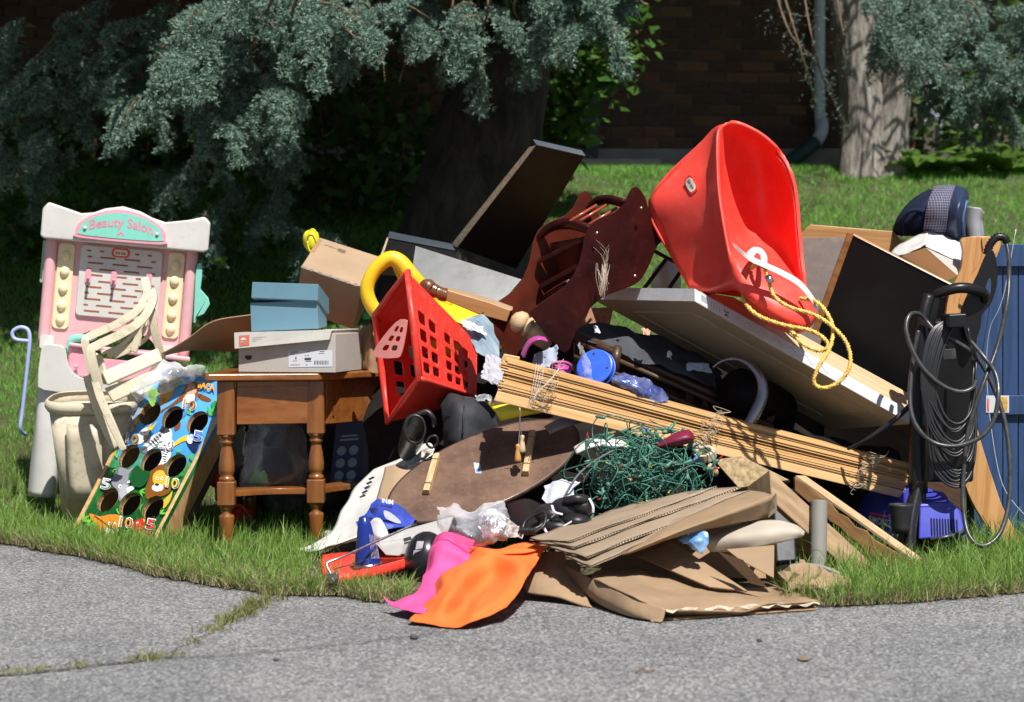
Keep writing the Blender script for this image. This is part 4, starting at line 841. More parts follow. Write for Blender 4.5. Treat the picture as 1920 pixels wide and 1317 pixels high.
T0, T1 = P(471, 560, 7.08), P(595, 563, 7.06); up = T1-B
mk('carton', hexa([A, B, C_, A+C_-B], [p+up*1.0+V((0, 0, .0)) for p in (A, B, C_, A+C_-B)]), M_blue, bb, bev=.0015)
q = [P(473, 529, 7.065), P(597, 533, 7.045), P(617, 560, 7.25), P(497, 553, 7.26)]; q2 = [P(471, 559, 7.065), P(595.5, 564, 7.045), P(617, 590, 7.25), P(495, 584, 7.26)]
mk('lid', hexa(q2, q), M_blue, bb, bev=.0015)
M_kraft = mat('kraft_card', (.36, .245, .15), .85, .12, 4, .2, 100, dirt=.12, dirtc=(.2, .13, .08)); M_kraftd = mat('kraft_brown', (.3, .18, .095), .85, .15, 4, .2, 100, dirt=.15)
M_liner = mat('torn_liner', (.6, .5, .38), .95, .25, 40, .6, 200)
fl = mk('flat_carton', grid([[(305, 662, 7.42), (350, 636, 7.4), (400, 602, 7.36), (475, 588, 7.36)], [(305, 664, 7.5), (370, 645, 7.5), (420, 628, 7.5), (475, 620, 7.5)], [(306, 666, 7.6), (360, 655, 7.62), (420, 658, 7.66), (475, 662, 7.68)]], 5, 5, .006, 9), M_kraftd, smooth=True, solid=.004, label='opened brown carton flap jutting out left of the blue box', cat='cardboard')
cbx = thing('cardboard_carton', 'tan cardboard carton tipped on its corner behind the blue box', 'box', P(620, 612, 7.45))
c0 = P(679.5, 537, 7.36); cu, cv, cw = P(565, 499, 7.5)-c0, P(664, 619, 7.52)-c0, P(711, 481, 7.6)-c0
mk('carton', boxv(c0, cu, cv, cw), M_kraft, cbx, bev=.004)
tf = qmap([c0+cu+cw, c0+cw, c0, c0+cu])
mk('tape', flat(tf, [(.0, .06), (.06, .06), (.06, .5), (.0, .5)], .0015), mat('tan_tape', (.36, .22, .1), .3), cbx)
for x, y, w in ((.14, .17, .05), (.2, .172, .07), (.28, .176, .04), (.335, .178, .015), (.365, .155, .13), (.365, .19, .13), (.37, .225, .13)): mk('print', flat(tf, [(x, y), (x+w, y+.004), (x+w, y+.022), (x, y+.018)], .0012), mat('faded_ink', (.12, .09, .07), .8), cbx)
mk('torn_edge', grid([[c0+cu*t+(cw.normalized()*.004+V((0, -.003, .006*mnoise.noise(V((t*30, 0, 0)))))) for t in np.linspace(.02, 1, 24)], [c0+cu*t+cv.normalized()*(.008+.01*mnoise.noise(V((t*22, 4, 0))))+V((0, -.004, 0)) for t in np.linspace(.02, 1, 24)]], 1, 1, px=False), M_liner, cbx, solid=.001)
M_yel = PW('yellow_plastic', (.8, .5, .015), dirt=.15); M_yel2 = PW('lemon_plastic', (.72, .66, .03), dirt=.15)
yb = thing('yellow_toy', 'crumpled lemon yellow toy part poking out behind the tan carton', 'toy', P(582, 472, 7.75))
mk('dome', ball(P(584, 452, 7.78), .032, .03, .042, 18, 12, .25, 30), M_yel2, yb, smooth=True); mk('rim', tube([P(592+16*math.cos(a)*-.6-6, 452+22*math.sin(a), 7.74) for a in np.linspace(0, 6.0, 14)], .003, 7, 2), M_yel2, yb, smooth=True)
gb = thing('filler_bag', 'made-up black bag added to darken the gap behind the end table', 'bag', P(570, 1000, 7.85))  # dark filler, so the space behind the table reads black
mk('body', grid([[(425, 800, 7.95), (500, 745, 7.9), (600, 740, 7.9), (720, 760, 7.9)], [(415, 880, 7.8), (500, 870, 7.72), (600, 870, 7.72), (730, 870, 7.75)], [(415, 1010, 7.8), (500, 1010, 7.72), (600, 1010, 7.72), (730, 1010, 7.7)]], 7, 7, .05, 7, 2, amp2=.02), mat('black_film', (.008, .008, .009), .35, .2, 10, .3, 30, bdist=.01), gb, smooth=True)
mk('knot', ball(P(560, 742, 7.9), .03, .03, .04, 12, 9, .4, 30), MATS['black_film'], gb, smooth=True)
# ---- under the table
rb = thing('toy_ball', 'dull red ball in the shade behind the left table leg', 'ball', P(412, 915, 7.5)); mk('shell', ball(P(412, 890, 7.5), .05, .05, .05, 20, 14), M_red, rb, smooth=True)
mk('valve', ball(P(405, 872, 7.46), .008, .006, .008), M_black, rb)
crumple('plastic_bag', 'clear plastic bag of junk sitting on the shelf under the table', [[(470, 800, 7.4), (500, 790, 7.35), (540, 795, 7.35), (575, 810, 7.4)], [(455, 850, 7.35), (490, 850, 7.22), (540, 850, 7.22), (575, 855, 7.35)], [(450, 895, 7.35), (495, 905, 7.2), (540, 905, 7.2), (580, 895, 7.35)], [(455, 915, 7.4), (500, 917, 7.25), (540, 917, 7.25), (575, 915, 7.4)]], clear_mat('dusty_film', opac=.06), .03, 14, seed=4)
crumple('paper_scrap', 'lime green card inside the bag under the table', [[(475, 885, 7.3), (495, 882, 7.3)], [(468, 908, 7.28), (505, 906, 7.28)]], MATS['lime_paper'], .004, 20, 5, 5, 'paper')
M_navy = mat('navy_print', (.03, .035, .14), .5, .1)
pk = thing('product_box', 'navy product carton with round pictures standing under the table', 'box', P(645, 912, 7.4)); q = [(630, 795, 7.45), (684, 790, 7.4), (672, 908, 7.4), (618, 910, 7.45)]
mk('carton', slab(q, .06), M_navy, pk, bev=.002); pf = qmap([PP(a) for a in q])
for r in range(3):
    for c in range(2): mk('picture', flat(pf, ell(.3+.42*c, .45+.2*r, .16, .075, 20), .0015), mat('icy_print', (.28, .42, .5), .5), pk)
mk('print', flat(pf, [(.25, .2), (.8, .2), (.8, .23), (.25, .23)], .0015), mat('icy_print', (.28, .42, .5), .5), pk); mk('print', flat(pf, [(.2, .26), (.85, .26), (.85, .29), (.2, .29)], .0015), MATS['icy_print'], pk)
shoe_r = thing('toy_sandal', 'dark red plastic toy lying in the shade behind the table legs', 'toy', P(450, 985, 7.6)); mk('body', ball(P(450, 970, 7.6), .05, .1, .035, 14, 9, .2, 14), M_red, shoe_r, smooth=True); mk('strap', tube([P(430, 970, 7.55), P(450, 948, 7.5), P(470, 972, 7.5)], .008, 6, 4), M_red, shoe_r, smooth=True)
crumple('plastic_bag', 'small clear bag on the grass between the table legs', [[(555, 995, 7.3), (590, 988, 7.3), (625, 996, 7.3)], [(552, 1020, 7.2), (590, 1010, 7.15), (630, 1015, 7.2)], [(550, 1035, 7.2), (590, 1036, 7.15), (630, 1030, 7.2)]], MATS['dusty_film'], .02, 20, seed=9)
# ================================================================ the pile, middle and right part
# ---- yellow plastic toy
yt = thing('yellow_toy', 'yellow moulded plastic toy with hand hole behind the red basket', 'toy', P(780, 600, 7.25))
mk('handle', tube([PP(p) for p in ((722, 600, 7.2), (698, 575, 7.2), (688, 542, 7.2), (702, 508, 7.2), (728, 486, 7.2), (750, 492, 7.2), (772, 520, 7.2), (800, 550, 7.22), (840, 575, 7.25))], [.024, .025, .024, .024, .026, .028, .03, .03, .03], 12, 5), M_yel, yt, smooth=True)
mk('body', grid([[(735, 490, 7.25), (775, 515, 7.25), (840, 560, 7.28), (960, 545, 7.4)], [(752, 540, 7.2), (800, 565, 7.18), (870, 590, 7.2), (955, 580, 7.3)], [(745, 590, 7.22), (800, 605, 7.15), (870, 625, 7.15), (945, 615, 7.25)], [(730, 640, 7.25), (800, 660, 7.2), (870, 670, 7.2), (940, 660, 7.3)]], 5, 5), M_yel, yt, smooth=True, solid=.012)
# ---- red basket on its side
rbk = thing('toy_basket', 'red plastic toy shopping basket lying on its side', 'basket', P(790, 790, 7.0))
A, B, C_, D = P(764, 510, 6.82), P(703, 592, 7.02), P(728, 792, 6.98), P(786, 710, 6.76)
A2, D2, C2, B2 = P(893, 642, 7.12), P(892, 742, 7.06), P(838, 768, 7.2), P(835, 660, 7.26)
def perf(name, q, cols, rows_, m0, parent, th=.005, lab=None):
    f = qmap(q); hs_ = []
    for s0, s1 in cols:
        for t0, t1 in rows_: hs_.append(rrect(s0, t0, s1, t1, .02, 2, .025))
    return mk(name, plate(f, [(0, 0), (1, 0), (1, 1), (0, 1)], hs_, -th, 0), m0, parent, bev=.0012, seg=1)
cs = [(.1, .21), (.26, .37), (.5, .6), (.645, .745), (.79, .88)]; rs_ = [(.3, .42), (.48, .6), (.655, .765), (.815, .915)]
perf('side', [A, A2, D2, D], cs, rs_, M_red, rbk)
perf('side', [B, B2, C2, C_], [(.2, .34), (.45, .6), (.7, .85)], [(.15, .3), (.38, .53), (.6, .75), (.82, .93)], M_red, rbk)
mk('end', slab([(786, 710, 6.76), (892, 742, 7.06), (838, 768, 7.2), (728, 792, 6.98)], .005), M_red, rbk, bev=.002)
mk('end', hexa([A, A2, B2, B], [p-V((0, .002, .006)) for p in (A, A2, B2, B)]), M_red, rbk)
perf('base', [A2, B2, C2, D2], [(.2, .4), (.6, .8)], [(.2, .4), (.6, .8)], M_red, rbk)
mk('rim', tube([A, (A+B)/2, B, (B+C_)/2, C_, (C_+D)/2, D, (D+A)/2], .012, 8, 1, closed=True), M_red, rbk, smooth=True)
mk('lip', tube([D2+V((0, -.01, 0)), D+(D2-D)*.5+V((0, -.008, 0)), D+V((.004, -.006, 0))], .008, 8, 3), M_red, rbk, smooth=True)
ef = qmap([D, D2, C2, C_])
stk = mk('sticker', flat(ef, [(.1, .25), (.5, .2), (.5, .8), (.12, .9)], .0015), mat('mustard_print', (.5, .28, .03), .5, .25, 25), rbk)
[mk('print', flat(ef, ell(*e_, 14), .002+.0002*k), mat('brown_print', (.14, .06, .03), .5), stk) for k, e_ in enumerate(((.34, .42, .1, .12), (.28, .62, .07, .1), (.22, .78, .09, .07)))]; mk('print', flat(ef, rrect(.14, .5, .22, .66, .03, 2), .0025), M_paper, stk)
hq = [P(752, 596, 6.8), P(764, 602, 6.79), P(752, 668, 6.8), P(703, 668, 6.86)]
mk('handle', plate(qmap(hq), outline([(-.2, .12), (.7, 0), (1, .1), (1, .9), (.8, 1.05), (.05, 1.02), (-.25, .75)], 3), [rrect(a, b, a+.26, b+.15, .05, 2) for a in (.1, .5) for b in (.2, .45, .7)], -.004, 0), PW('faded_pink_plastic', (.75, .27, .24)), rbk)
# ---- black particle-board shelving
M_bl = mat('black_melamine', (.008, .0075, .007), .4, .2, 5, .1, 120, spec=.2, dirt=.1, dirtc=(.06, .05, .04)); M_chip = mat('particle_board_edge', (.46, .34, .22), .95, .4, 160, .7, 240, c2=(.72, .57, .4))
sf = thing('shelf_board', 'long black particle board panel sticking up with raw tan edge', 'board', P(880, 490, 7.6))
q = [(1006, 272, 7.3), (1096, 292, 7.26), (968, 505, 7.62), (858, 464, 7.66)]
mk('panel', slab(q, .018), M_bl, sf, bev=.001)
mk('raw_edge', hexa([P(992, 276, 7.32), P(1005, 273, 7.298), P(857, 464, 7.656), P(845, 460, 7.675)], [p+V((.001, .012, .0)) for p in (P(992, 276, 7.32), P(1005, 273, 7.298), P(857, 464, 7.656), P(845, 460, 7.675))]), M_chip, sf)
mk('edge_band', hexa([P(999, 261, 7.315), P(1091, 282, 7.275), P(1098, 293, 7.255), P(1006, 272, 7.295)], [p-V((0, -.012, .004)) for p in (P(999, 261, 7.315), P(1091, 282, 7.275), P(1098, 293, 7.255), P(1006, 272, 7.295))]), mat('glint_band', (.05, .06, .075), .35), sf, bev=.001)  # bluish glint on the black board's edge, put into the colour
sf2 = thing('shelf_board', 'short black shelf panel behind the yellow toy with bluish glint coloured into its top edge', 'board', P(780, 490, 7.62))
mk('panel', slab([(728, 446, 7.62), (852, 470, 7.56), (850, 505, 7.54), (716, 482, 7.6)], .016), M_bl, sf2, bev=.001)
mk('edge_band', hexa([P(730, 434, 7.7), P(846, 457, 7.64), P(854, 470, 7.555), P(727, 446, 7.615)], [p-V((0, -.008, .006)) for p in (P(730, 434, 7.7), P(846, 457, 7.64), P(854, 470, 7.555), P(727, 446, 7.615))]), MATS['glint_band'], sf2, bev=.001)
mk('raw_edge', hexa([P(726, 445, 7.62), P(729, 446, 7.618), P(717, 482, 7.6), P(713, 480, 7.604)], [p+V((0, .014, 0)) for p in (P(726, 445, 7.62), P(729, 446, 7.618), P(717, 482, 7.6), P(713, 480, 7.604))]), M_chip, sf2)
mk('backing', slab([(722, 474, 7.66), (800, 484, 7.64), (800, 520, 7.62), (716, 515, 7.64)], .006), mat('olive_board', (.2, .14, .04), .7), sf2)
# ---- smoked acrylic sheet
mk('acrylic_sheet', slab([(779, 461, 7.42), (978, 524, 7.36), (930, 580, 7.28), (770, 520, 7.36)], .006), mat('smoked_acrylic', (.085, .09, .088), .3, .12, 4, .05, 80, dirt=.25, dirtc=(.2, .2, .2), dscale=8), bev=.001, label='smoky grey plastic sheet leaning behind the scrolled wood', cat='plastic sheet')
# ---- scrolled wood plank
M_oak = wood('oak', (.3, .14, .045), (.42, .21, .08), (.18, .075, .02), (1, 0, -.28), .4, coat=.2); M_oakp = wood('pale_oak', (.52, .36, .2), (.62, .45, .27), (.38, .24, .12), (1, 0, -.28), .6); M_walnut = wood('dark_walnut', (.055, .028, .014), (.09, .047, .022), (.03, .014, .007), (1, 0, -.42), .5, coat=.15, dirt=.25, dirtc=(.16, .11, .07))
sw = thing('scrolled_plank', 'oak plank with carved scroll end lying on the yellow toy', 'wood', P(860, 590, 7.05))
pl = [(838, 544), (926, 570), (958, 582), (950, 604), (898, 590), (836, 564)]
mk('plank', pxext(pl, 7.05, .035), M_oak, sw, bev=.003); mk('top_edge', pxext([(836, 538), (928, 563), (962, 576), (960, 583), (926, 571), (836, 545)], 7.06, .04), M_oakp, sw)
mk('scroll', tube([P(792, 532, 7.05), P(800, 537, 7.04), P(806, 543, 7.04), P(811, 541, 7.04), P(817, 547, 7.04), P(822, 546, 7.04), P(829, 552, 7.04), P(838, 554, 7.04)], [.014, .028, .03, .019, .024, .017, .024, .022], 12, 4), MATS.get('maple_dark') or wood('maple_dark', (.13, .045, .014), (.2, .075, .025), (.08, .025, .008), (1, 0, -.3), .3, coat=.3), sw, smooth=True)
# ---- maroon slatted rack
M_mar = mat('maroon_varnish', (.016, .003, .003), .36, .3, 5, .12, 60, c2=(.046, .006, .0045), spec=.16, dirt=.1, dirtc=(.16, .1, .08), dscale=45); M_marl = mat('maroon_inside', (.06, .01, .005), .4, .25, 6, .1, 60, c2=(.11, .02, .009), spec=.2)
rk = thing('slatted_rack', 'dark maroon wooden rack with scalloped sides turned on its end', 'rack', P(1020, 680, 7.0))
ZR = [(1140, 35), (1170, 55), (1212, 125), (1232, 190), (1290, 250), (1360, 280), (1415, 345), (1345, 400), (1292, 440), (1252, 530), (1212, 620), (1150, 700), (1030, 750), (930, 790), (850, 850), (795, 915), (762, 960), (740, 1020), (712, 1075), (690, 1150), (650, 1178), (610, 1145), (510, 1030), (410, 910), (440, 870), (540, 800), (640, 730), (702, 660), (750, 560), (775, 460), (790, 380), (830, 300), (900, 250), (1000, 208), (1060, 150), (1095, 80), (1115, 48)]
near = [(880+x/3.6575, 340+y/3.6575) for x, y in ZR]
sharp = {0, 6, 20, 23}
def softo(pts, sub=3):                                       # smooth outline with sharp corners
    o = []; ks = sorted(sharp)
    for a, b in zip(ks, ks[1:]+[ks[0]+len(pts)]):
        o += [(p.x, p.y) for p in cr([V((*pts[i % len(pts)], 0)) for i in range(a, b+1)], sub)][:-1]
    return o
yn = lambda x, y: 6.93+(x-1080)*.0006
mk('side', pxext(softo(near), yn, .018), M_mar, rk, bev=.003)
off = (-96, 8); far = [(x+off[0], y+off[1]) for x, y in near]
mk('side', pxext(softo(far), lambda x, y: 7.1+(x-990)*.0006, .018), M_marl, rk, bev=.003)
def z2(x, y, Y): return P(880+x/3.6575, 340+y/3.6575, Y)
mk('rail', grid([[z2(490, 400, 7.1), z2(560, 320, 7.05), z2(680, 275, 7.0), z2(820, 310, 6.95)], [z2(500, 395, 7.12), z2(575, 345, 7.08), z2(680, 330, 7.02), z2(805, 360, 6.96)]], 5, 3), M_mar, rk, smooth=True, solid=.02)
mk('rail', grid([[z2(800, 170, 7.14), z2(870, 105, 7.1), z2(970, 95, 7.05), z2(1075, 125, 6.98)], [z2(800, 215, 7.16), z2(870, 150, 7.14), z2(970, 140, 7.08), z2(1070, 170, 7.0)]], 5, 3), M_mar, rk, smooth=True, solid=.015)
for a, b in (((690, 275), (872, 165)), ((740, 285), (946, 160)), ((812, 303), (1036, 170))): mk('rod', tube([z2(*a, 7.0), z2(*b, 7.06)], .0055, 8, 1), mat('red_rod', (.32, .06, .03), .3, coat=.3), rk, smooth=True)
mk('floor_panel', grid([[z2(545, 420, 7.14), z2(790, 380, 7.0)], [z2(500, 640, 7.2), z2(760, 600, 7.08)], [z2(470, 850, 7.14), z2(640, 740, 7.04)]], 4, 4), M_marl, rk, smooth=True, solid=.01)
for a, b in (((470, 560), (790, 400)), ((480, 735), (735, 595))): mk('slat', hexa([z2(a[0], a[1]-22, 7.08), z2(b[0], b[1]-22, 6.98), z2(b[0], b[1]+12, 6.98), z2(a[0], a[1]+12, 7.08)], [p+V((0, .03, .004)) for p in (z2(a[0], a[1]-22, 7.08), z2(b[0], b[1]-22, 6.98), z2(b[0], b[1]+12, 6.98), z2(a[0], a[1]+12, 7.08))]), M_mar, rk, bev=.003)
M_steel = mat('steel', (.5, .5, .52), .3, .1, 20, metal=1)
for x, y, Y in ((470, 940, 6.905), (628, 1112, 6.92), (875, 355, 6.92), (1135, 650, 6.95), (118, 958, 7.07), (255, 1120, 7.09), (1178, 185, 6.96)): mk('screw', ball(z2(x, y, Y), .0055, .005, .0055, 10, 7), M_steel, rk, smooth=True)
M_web = mat('cobweb', (.55, .47, .36), .9)
wb_ = []
for k in range(34):
    x0 = random.gauss(930, 22); y0 = random.uniform(560, 640); x1 = random.gauss(915, 18); y1 = random.uniform(700, 800)
    wb_.append(tube([z2(x0, y0, 6.895), z2((x0+x1)/2+random.gauss(0, 8), (y0+y1)/2, 6.89), z2(x1, y1, 6.895)], .0006, 4, 3))
for k in range(10):
    x0 = random.gauss(930, 60); y0 = random.uniform(400, 560); wb_.append(tube([z2(930+(x0-930)*.5, y0, 6.897), z2(932+random.gauss(0, 14), (y0+580)/2, 6.895), z2(932, 580, 6.895)], .0003, 4, 2))
o = mk('cobweb', J(*wb_), M_web, rk); o['kind'] = 'stuff'
# ---- red bucket swing with rope
sg_ = thing('bucket_swing', 'red plastic toddler bucket swing seat tipped back on the pile', 'swing seat', P(1400, 600, 6.8))
M_swing = PW('faded_red_plastic', (.84, .065, .045), rough=.42, var=.12, scale=5, dirt=.42, dirtc=(.8, .2, .15), dscale=16)
SW = [[(1318, 262, 7.0), (1338, 241, 6.92), (1356, 233, 6.84), (1378, 233, 6.82), (1402, 242, 6.82), (1428, 257, 6.82), (1450, 276, 6.82), (1466, 295, 6.85), (1478, 312, 6.95)],
      [(1266, 318, 7.02), (1331, 272, 6.9), (1345, 254, 6.79), (1366, 258, 6.9), (1398, 262, 6.95), (1434, 279, 6.95), (1460, 298, 6.88), (1478, 314, 6.8), (1489, 330, 6.9)],
      [(1216, 376, 7.02), (1322, 350, 6.84), (1347, 346, 6.73), (1357, 350, 6.86), (1390, 352, 6.99), (1435, 355, 7.02), (1472, 360, 6.93), (1491, 362, 6.78), (1497, 368, 6.9)],
      [(1236, 430, 7.0), (1328, 420, 6.81), (1357, 420, 6.68), (1366, 422, 6.8), (1396, 420, 6.97), (1440, 420, 7.0), (1480, 428, 6.9), (1497, 432, 6.74), (1501, 436, 6.88)],
      [(1260, 486, 6.97), (1338, 470, 6.8), (1367, 478, 6.64), (1378, 460, 6.74), (1402, 458, 6.88), (1450, 470, 6.9), (1487, 500, 6.8), (1505, 505, 6.69), (1507, 508, 6.8)],
      [(1282, 524, 6.93), (1344, 508, 6.77), (1374, 502, 6.6), (1398, 490, 6.62), (1430, 502, 6.62), (1466, 526, 6.6), (1500, 556, 6.58), (1522, 572, 6.6), (1524, 574, 6.75)],
      [(1291, 540, 6.9), (1330, 543, 6.77), (1376, 534, 6.61), (1405, 556, 6.54), (1440, 582, 6.52), (1475, 603, 6.52), (1510, 614, 6.54), (1534, 590, 6.62), (1530, 588, 6.75)],
      [(1300, 546, 6.97), (1335, 552, 6.84), (1382, 546, 6.74), (1404, 582, 6.7), (1440, 610, 6.68), (1475, 624, 6.68), (1508, 624, 6.7), (1526, 600, 6.74), (1520, 590, 6.82)]]
mk('shell', grid(SW, 6, 6), M_swing, sg_, smooth=True, solid=.012)
mk('back_wall', grid([[(1318, 262, 7.01), (1400, 262, 7.2), (1478, 312, 6.95)], [(1216, 376, 7.03), (1380, 380, 7.32), (1497, 368, 6.92)], [(1260, 486, 6.98), (1390, 480, 7.2), (1507, 508, 6.82)], [(1300, 546, 6.98), (1400, 560, 7.0), (1520, 590, 6.84)]], 5, 5), M_swing, sg_, smooth=True, solid=.008)
lq = [P(1282, 342, 6.93), P(1296, 327, 6.9), P(1311, 356, 6.87), P(1296, 368, 6.89)]
lqn = V((-.28, -.94, .16)).normalized()*.012
lqf = qmap([p+lqn for p in lq])
lo = mk('logo_badge', plate(lqf, rrect(0, 0, 1, 1, .3, 4), [], -.006, .0), M_red, sg_); mk('logo_rim', plate(lqf, rrect(.1, .1, .9, .9, .28, 4), [], 0, .001), mat('logo_cream', (.8, .72, .5)), lo)
def rot90(s): a, f, r = GLY[s]; return [(1-v, u) for u, v in a], f
a_, f_ = rot90('little tikes'); mk('logo_lettering', ([lqf(.34+.32*u, .2+.6*v, .002) for u, v in a_], f_), mat('blue_ink', (.02, .05, .3), .5), lo)
M_rope = mat('yellow_rope', (.72, .45, .1), .7, .15, 60, .3, 300)
mk('rope', rope3([PP(p) for p in ((1409, 504, 6.58), (1420, 495, 6.53), (1433, 502, 6.5), (1442, 530, 6.49), (1452, 556, 6.48), (1480, 576, 6.47), (1525, 590, 6.46), (1560, 612, 6.44), (1588, 645, 6.42), (1594, 685, 6.4), (1575, 715, 6.4), (1545, 728, 6.4), (1526, 718, 6.4), (1534, 690, 6.4), (1555, 655, 6.42), (1562, 620, 6.45), (1552, 590, 6.47), (1530, 566, 6.5), (1500, 560, 6.55))], .0076, 52), M_rope, sg_, smooth=True)
mk('rope', rope3([PP(p) for p in ((1393, 553, 6.62), (1402, 575, 6.55), (1425, 594, 6.5), (1470, 610, 6.47), (1520, 620, 6.46), (1548, 638, 6.45), (1552, 652, 6.44), (1535, 658, 6.45), (1505, 645, 6.46), (1485, 622, 6.5), (1476, 600, 6.56))], .0076, 52), M_rope, sg_, smooth=True)
mk('rope_clamp', tube([P(1440, 518, 6.485), P(1446, 530, 6.475)], .011, 10, 1), M_steel, sg_, smooth=True)
M_strap = mat('white_webbing', (.56, .5, .48), .8, .1, 20, .3, 300)
mk('strap', grid([[(1373, 455, 6.6), (1400, 476, 6.52), (1430, 490, 6.5), (1470, 508, 6.5), (1505, 530, 6.5), (1535, 570, 6.52)], [(1376, 463, 6.585), (1402, 487, 6.505), (1428, 500, 6.485), (1466, 518, 6.485), (1500, 540, 6.485), (1530, 577, 6.505)]], 6, 2), M_strap, sg_, solid=.0012)
mk('strap', grid([[(1400, 474, 6.54), (1412, 464, 6.6), (1428, 466, 6.62), (1438, 480, 6.55), (1438, 498, 6.51)], [(1412, 484, 6.52), (1418, 475, 6.57), (1424, 477, 6.59), (1427, 488, 6.53), (1426, 504, 6.49)]], 6, 2), M_strap, sg_, solid=.0012)
# ---- wrapped cabinet door
M_door = mat('beige_laminate', (.42, .37, .28), .5, .06, 4, .05, 60, dirt=.1); M_wrap = mat('white_packing_tape', (.56, .57, .58), .45, .1, 14, .25, 60, dirt=.35, dirtc=(.45, .42, .38), dscale=30)
dr = thing('laminate_sheet', 'large beige panelled door slab with white taped edges resting on the pile', 'slab', P(1420, 760, 6.9))
DA, DK, DC, DD = P(1112, 562, 7.28), P(1302, 566, 6.78), P(1708, 796, 6.78), P(1560, 806, 7.25)
wv = V((.0, .012, .040))
mk('slab', hexa([DA, DK, DC, DD], [p+wv for p in (DA, DK, DC, DD)]), M_door, dr, bev=.002)
mk('edge_wrap', hexa([DK+V((0, -.001, -.001)), DC+V((0, -.001, -.001)), DC+wv+V((0, 0, .001)), DK+wv+V((0, 0, .001))], [p+V((.001, -.004, .0015)) for p in (DK, DC, DC+wv, DK+wv)]), M_wrap, dr)
mk('edge_wrap', hexa([DA, DK, DK+wv, DA+wv], [p+V((-.001, -.004, .0015)) for p in (DA, DK, DK+wv, DA+wv)]), M_wrap, dr)
df = qmap([DA, DK, DC, DD])
fr = lambda k, kk: [df(a, b, .0) for a, b in ((k, kk), (1-k, kk), (1-k, 1-kk), (k, 1-kk))]
nD = nrm([DA, DK, DC, DD])
i0, i1 = fr(.2, .09), fr(.3, .14)
mk('raised_panel', hexa([p-nD*.003 for p in i0], [p+nD*.009 for p in i1]), M_door, dr, bev=.002)
mk('panel_groove', J(*[hexa([i0[k], i0[(k+1) % 4], i0[(k+1) % 4]*.965+(i0[0]+i0[2])*.0175, i0[k]*.965+(i0[0]+i0[2])*.0175], [p+nD*.004 for p in (i0[k], i0[(k+1) % 4], i0[(k+1) % 4]*.965+(i0[0]+i0[2])*.0175, i0[k]*.965+(i0[0]+i0[2])*.0175)]) for k in (0, 1, 2, 3)]), M_door, dr)
sf_ = qmap([DK+wv, DC+wv, DC, DK]); sd0 = .0052
mk('label', flat(sf_, [(.02, .08), (.17, .08), (.17, .92), (.02, .92)], sd0), M_paper, dr)
a_, f_ = rot90('24'); mk('print', ([sf_(.135+.022*u, .3+.5*v, sd0+.0006) for u, v in a_], f_), M_ink, dr)
mk('barcode', J(*[flat(sf_, [(.03+.0028*k, .15), (.0312+.0028*k, .15), (.0312+.0028*k, .7), (.03+.0028*k, .7)], sd0+.0006) for k in range(11)]), M_ink, dr)
mk('print', J(*[flat(sf_, [(.075+.012*k, .2), (.079+.012*k, .2), (.079+.012*k, .8), (.075+.012*k, .8)], sd0+.0006) for k in range(4)]), M_grey, dr)
sq = [sf_(t, .5+.22*math.sin(t*95), sd0) for t in np.linspace(.19, .62, 90)]; mk('pen_line', tube(sq, .0006, 4, 1), M_grey, dr)
M_birch = wood('birch', (.56, .4, .23), (.66, .5, .31), (.46, .3, .16), (.85, 0, -.5), .55)
mk('birch_board', hexa([P(1308, 546, 6.8), P(1374, 557, 6.98), P(1722, 748, 6.98), P(1704, 770, 6.83)], [p-V((0, -.004, .012)) for p in (P(1308, 546, 6.8), P(1374, 557, 6.98), P(1722, 748, 6.98), P(1704, 770, 6.83))]), M_birch, label='pale birch board lying on top of the beige door slab', cat='board', bev=.001)
# ---- black board, grey board, oak board
bbd = thing('black_board', 'large black panel with thin wooden edges leaning right of the swing', 'board', P(1620, 740, 7.1))
M_blk = mat('scuffed_black_board', (.006, .006, .0065), .42, .25, 6, .05, 60, spec=.22, dirt=.15, dirtc=(.03, .03, .032), dscale=9)
q = [(1600, 441, 7.1), (1812, 549, 7.02), (1730, 775, 7.12), (1522, 650, 7.2)]
mk('face', slab(q, .018), M_blk, bbd, bev=.001); bq = [PP(p) for p in q]; nb = nrm(bq)
mk('edge_strip', hexa([P(1590, 437, 7.105), P(1600, 441, 7.098), P(1524, 652, 7.195), P(1514, 646, 7.205)], [p+V((0, .02, 0)) for p in (P(1590, 437, 7.105), P(1600, 441, 7.098), P(1524, 652, 7.195), P(1514, 646, 7.205))]), M_oak, bbd)
mk('edge_strip', hexa([P(1600, 438, 7.102), P(1813, 546.5, 7.02), P(1812, 549.5, 7.017), P(1600, 441.5, 7.097)], [p+V((0, .02, .003)) for p in (P(1600, 438, 7.102), P(1813, 546.5, 7.02), P(1812, 549.5, 7.017), P(1600, 441.5, 7.097))]), M_oak, bbd)
mk('grey_board', slab([(1470, 447, 7.32), (1592, 445, 7.3), (1534, 660, 7.16), (1470, 660, 7.2)], .015), mat('grey_brown_laminate', (.115, .085, .072), .6, .15, 8, .2, 80, dirt=.45, dirtc=(.25, .2, .16), dscale=26), label='grey brown board speckled with dirt between swing and black panel', cat='board', bev=.001)
mk('oak_board', pxext([(1490, 452), (1502, 438), (1520, 421), (1676, 434), (1690, 452), (1700, 480), (1490, 470)], 7.42, .02), wood('honey_oak', (.4, .2, .07), (.54, .3, .12), (.24, .1, .03), (1, 0, -.07), .45, gs=30), label='honey coloured wood board with clipped corners behind the black panel', cat='board', bev=.003)
mk('brown_board', slab([(1545, 745, 7.32), (1835, 745, 7.32), (1835, 1020, 7.3), (1545, 1020, 7.3)], .015), M_walnut, label='dark brown cabinet panel in the shade behind the pressure washer', cat='board', bev=.002)
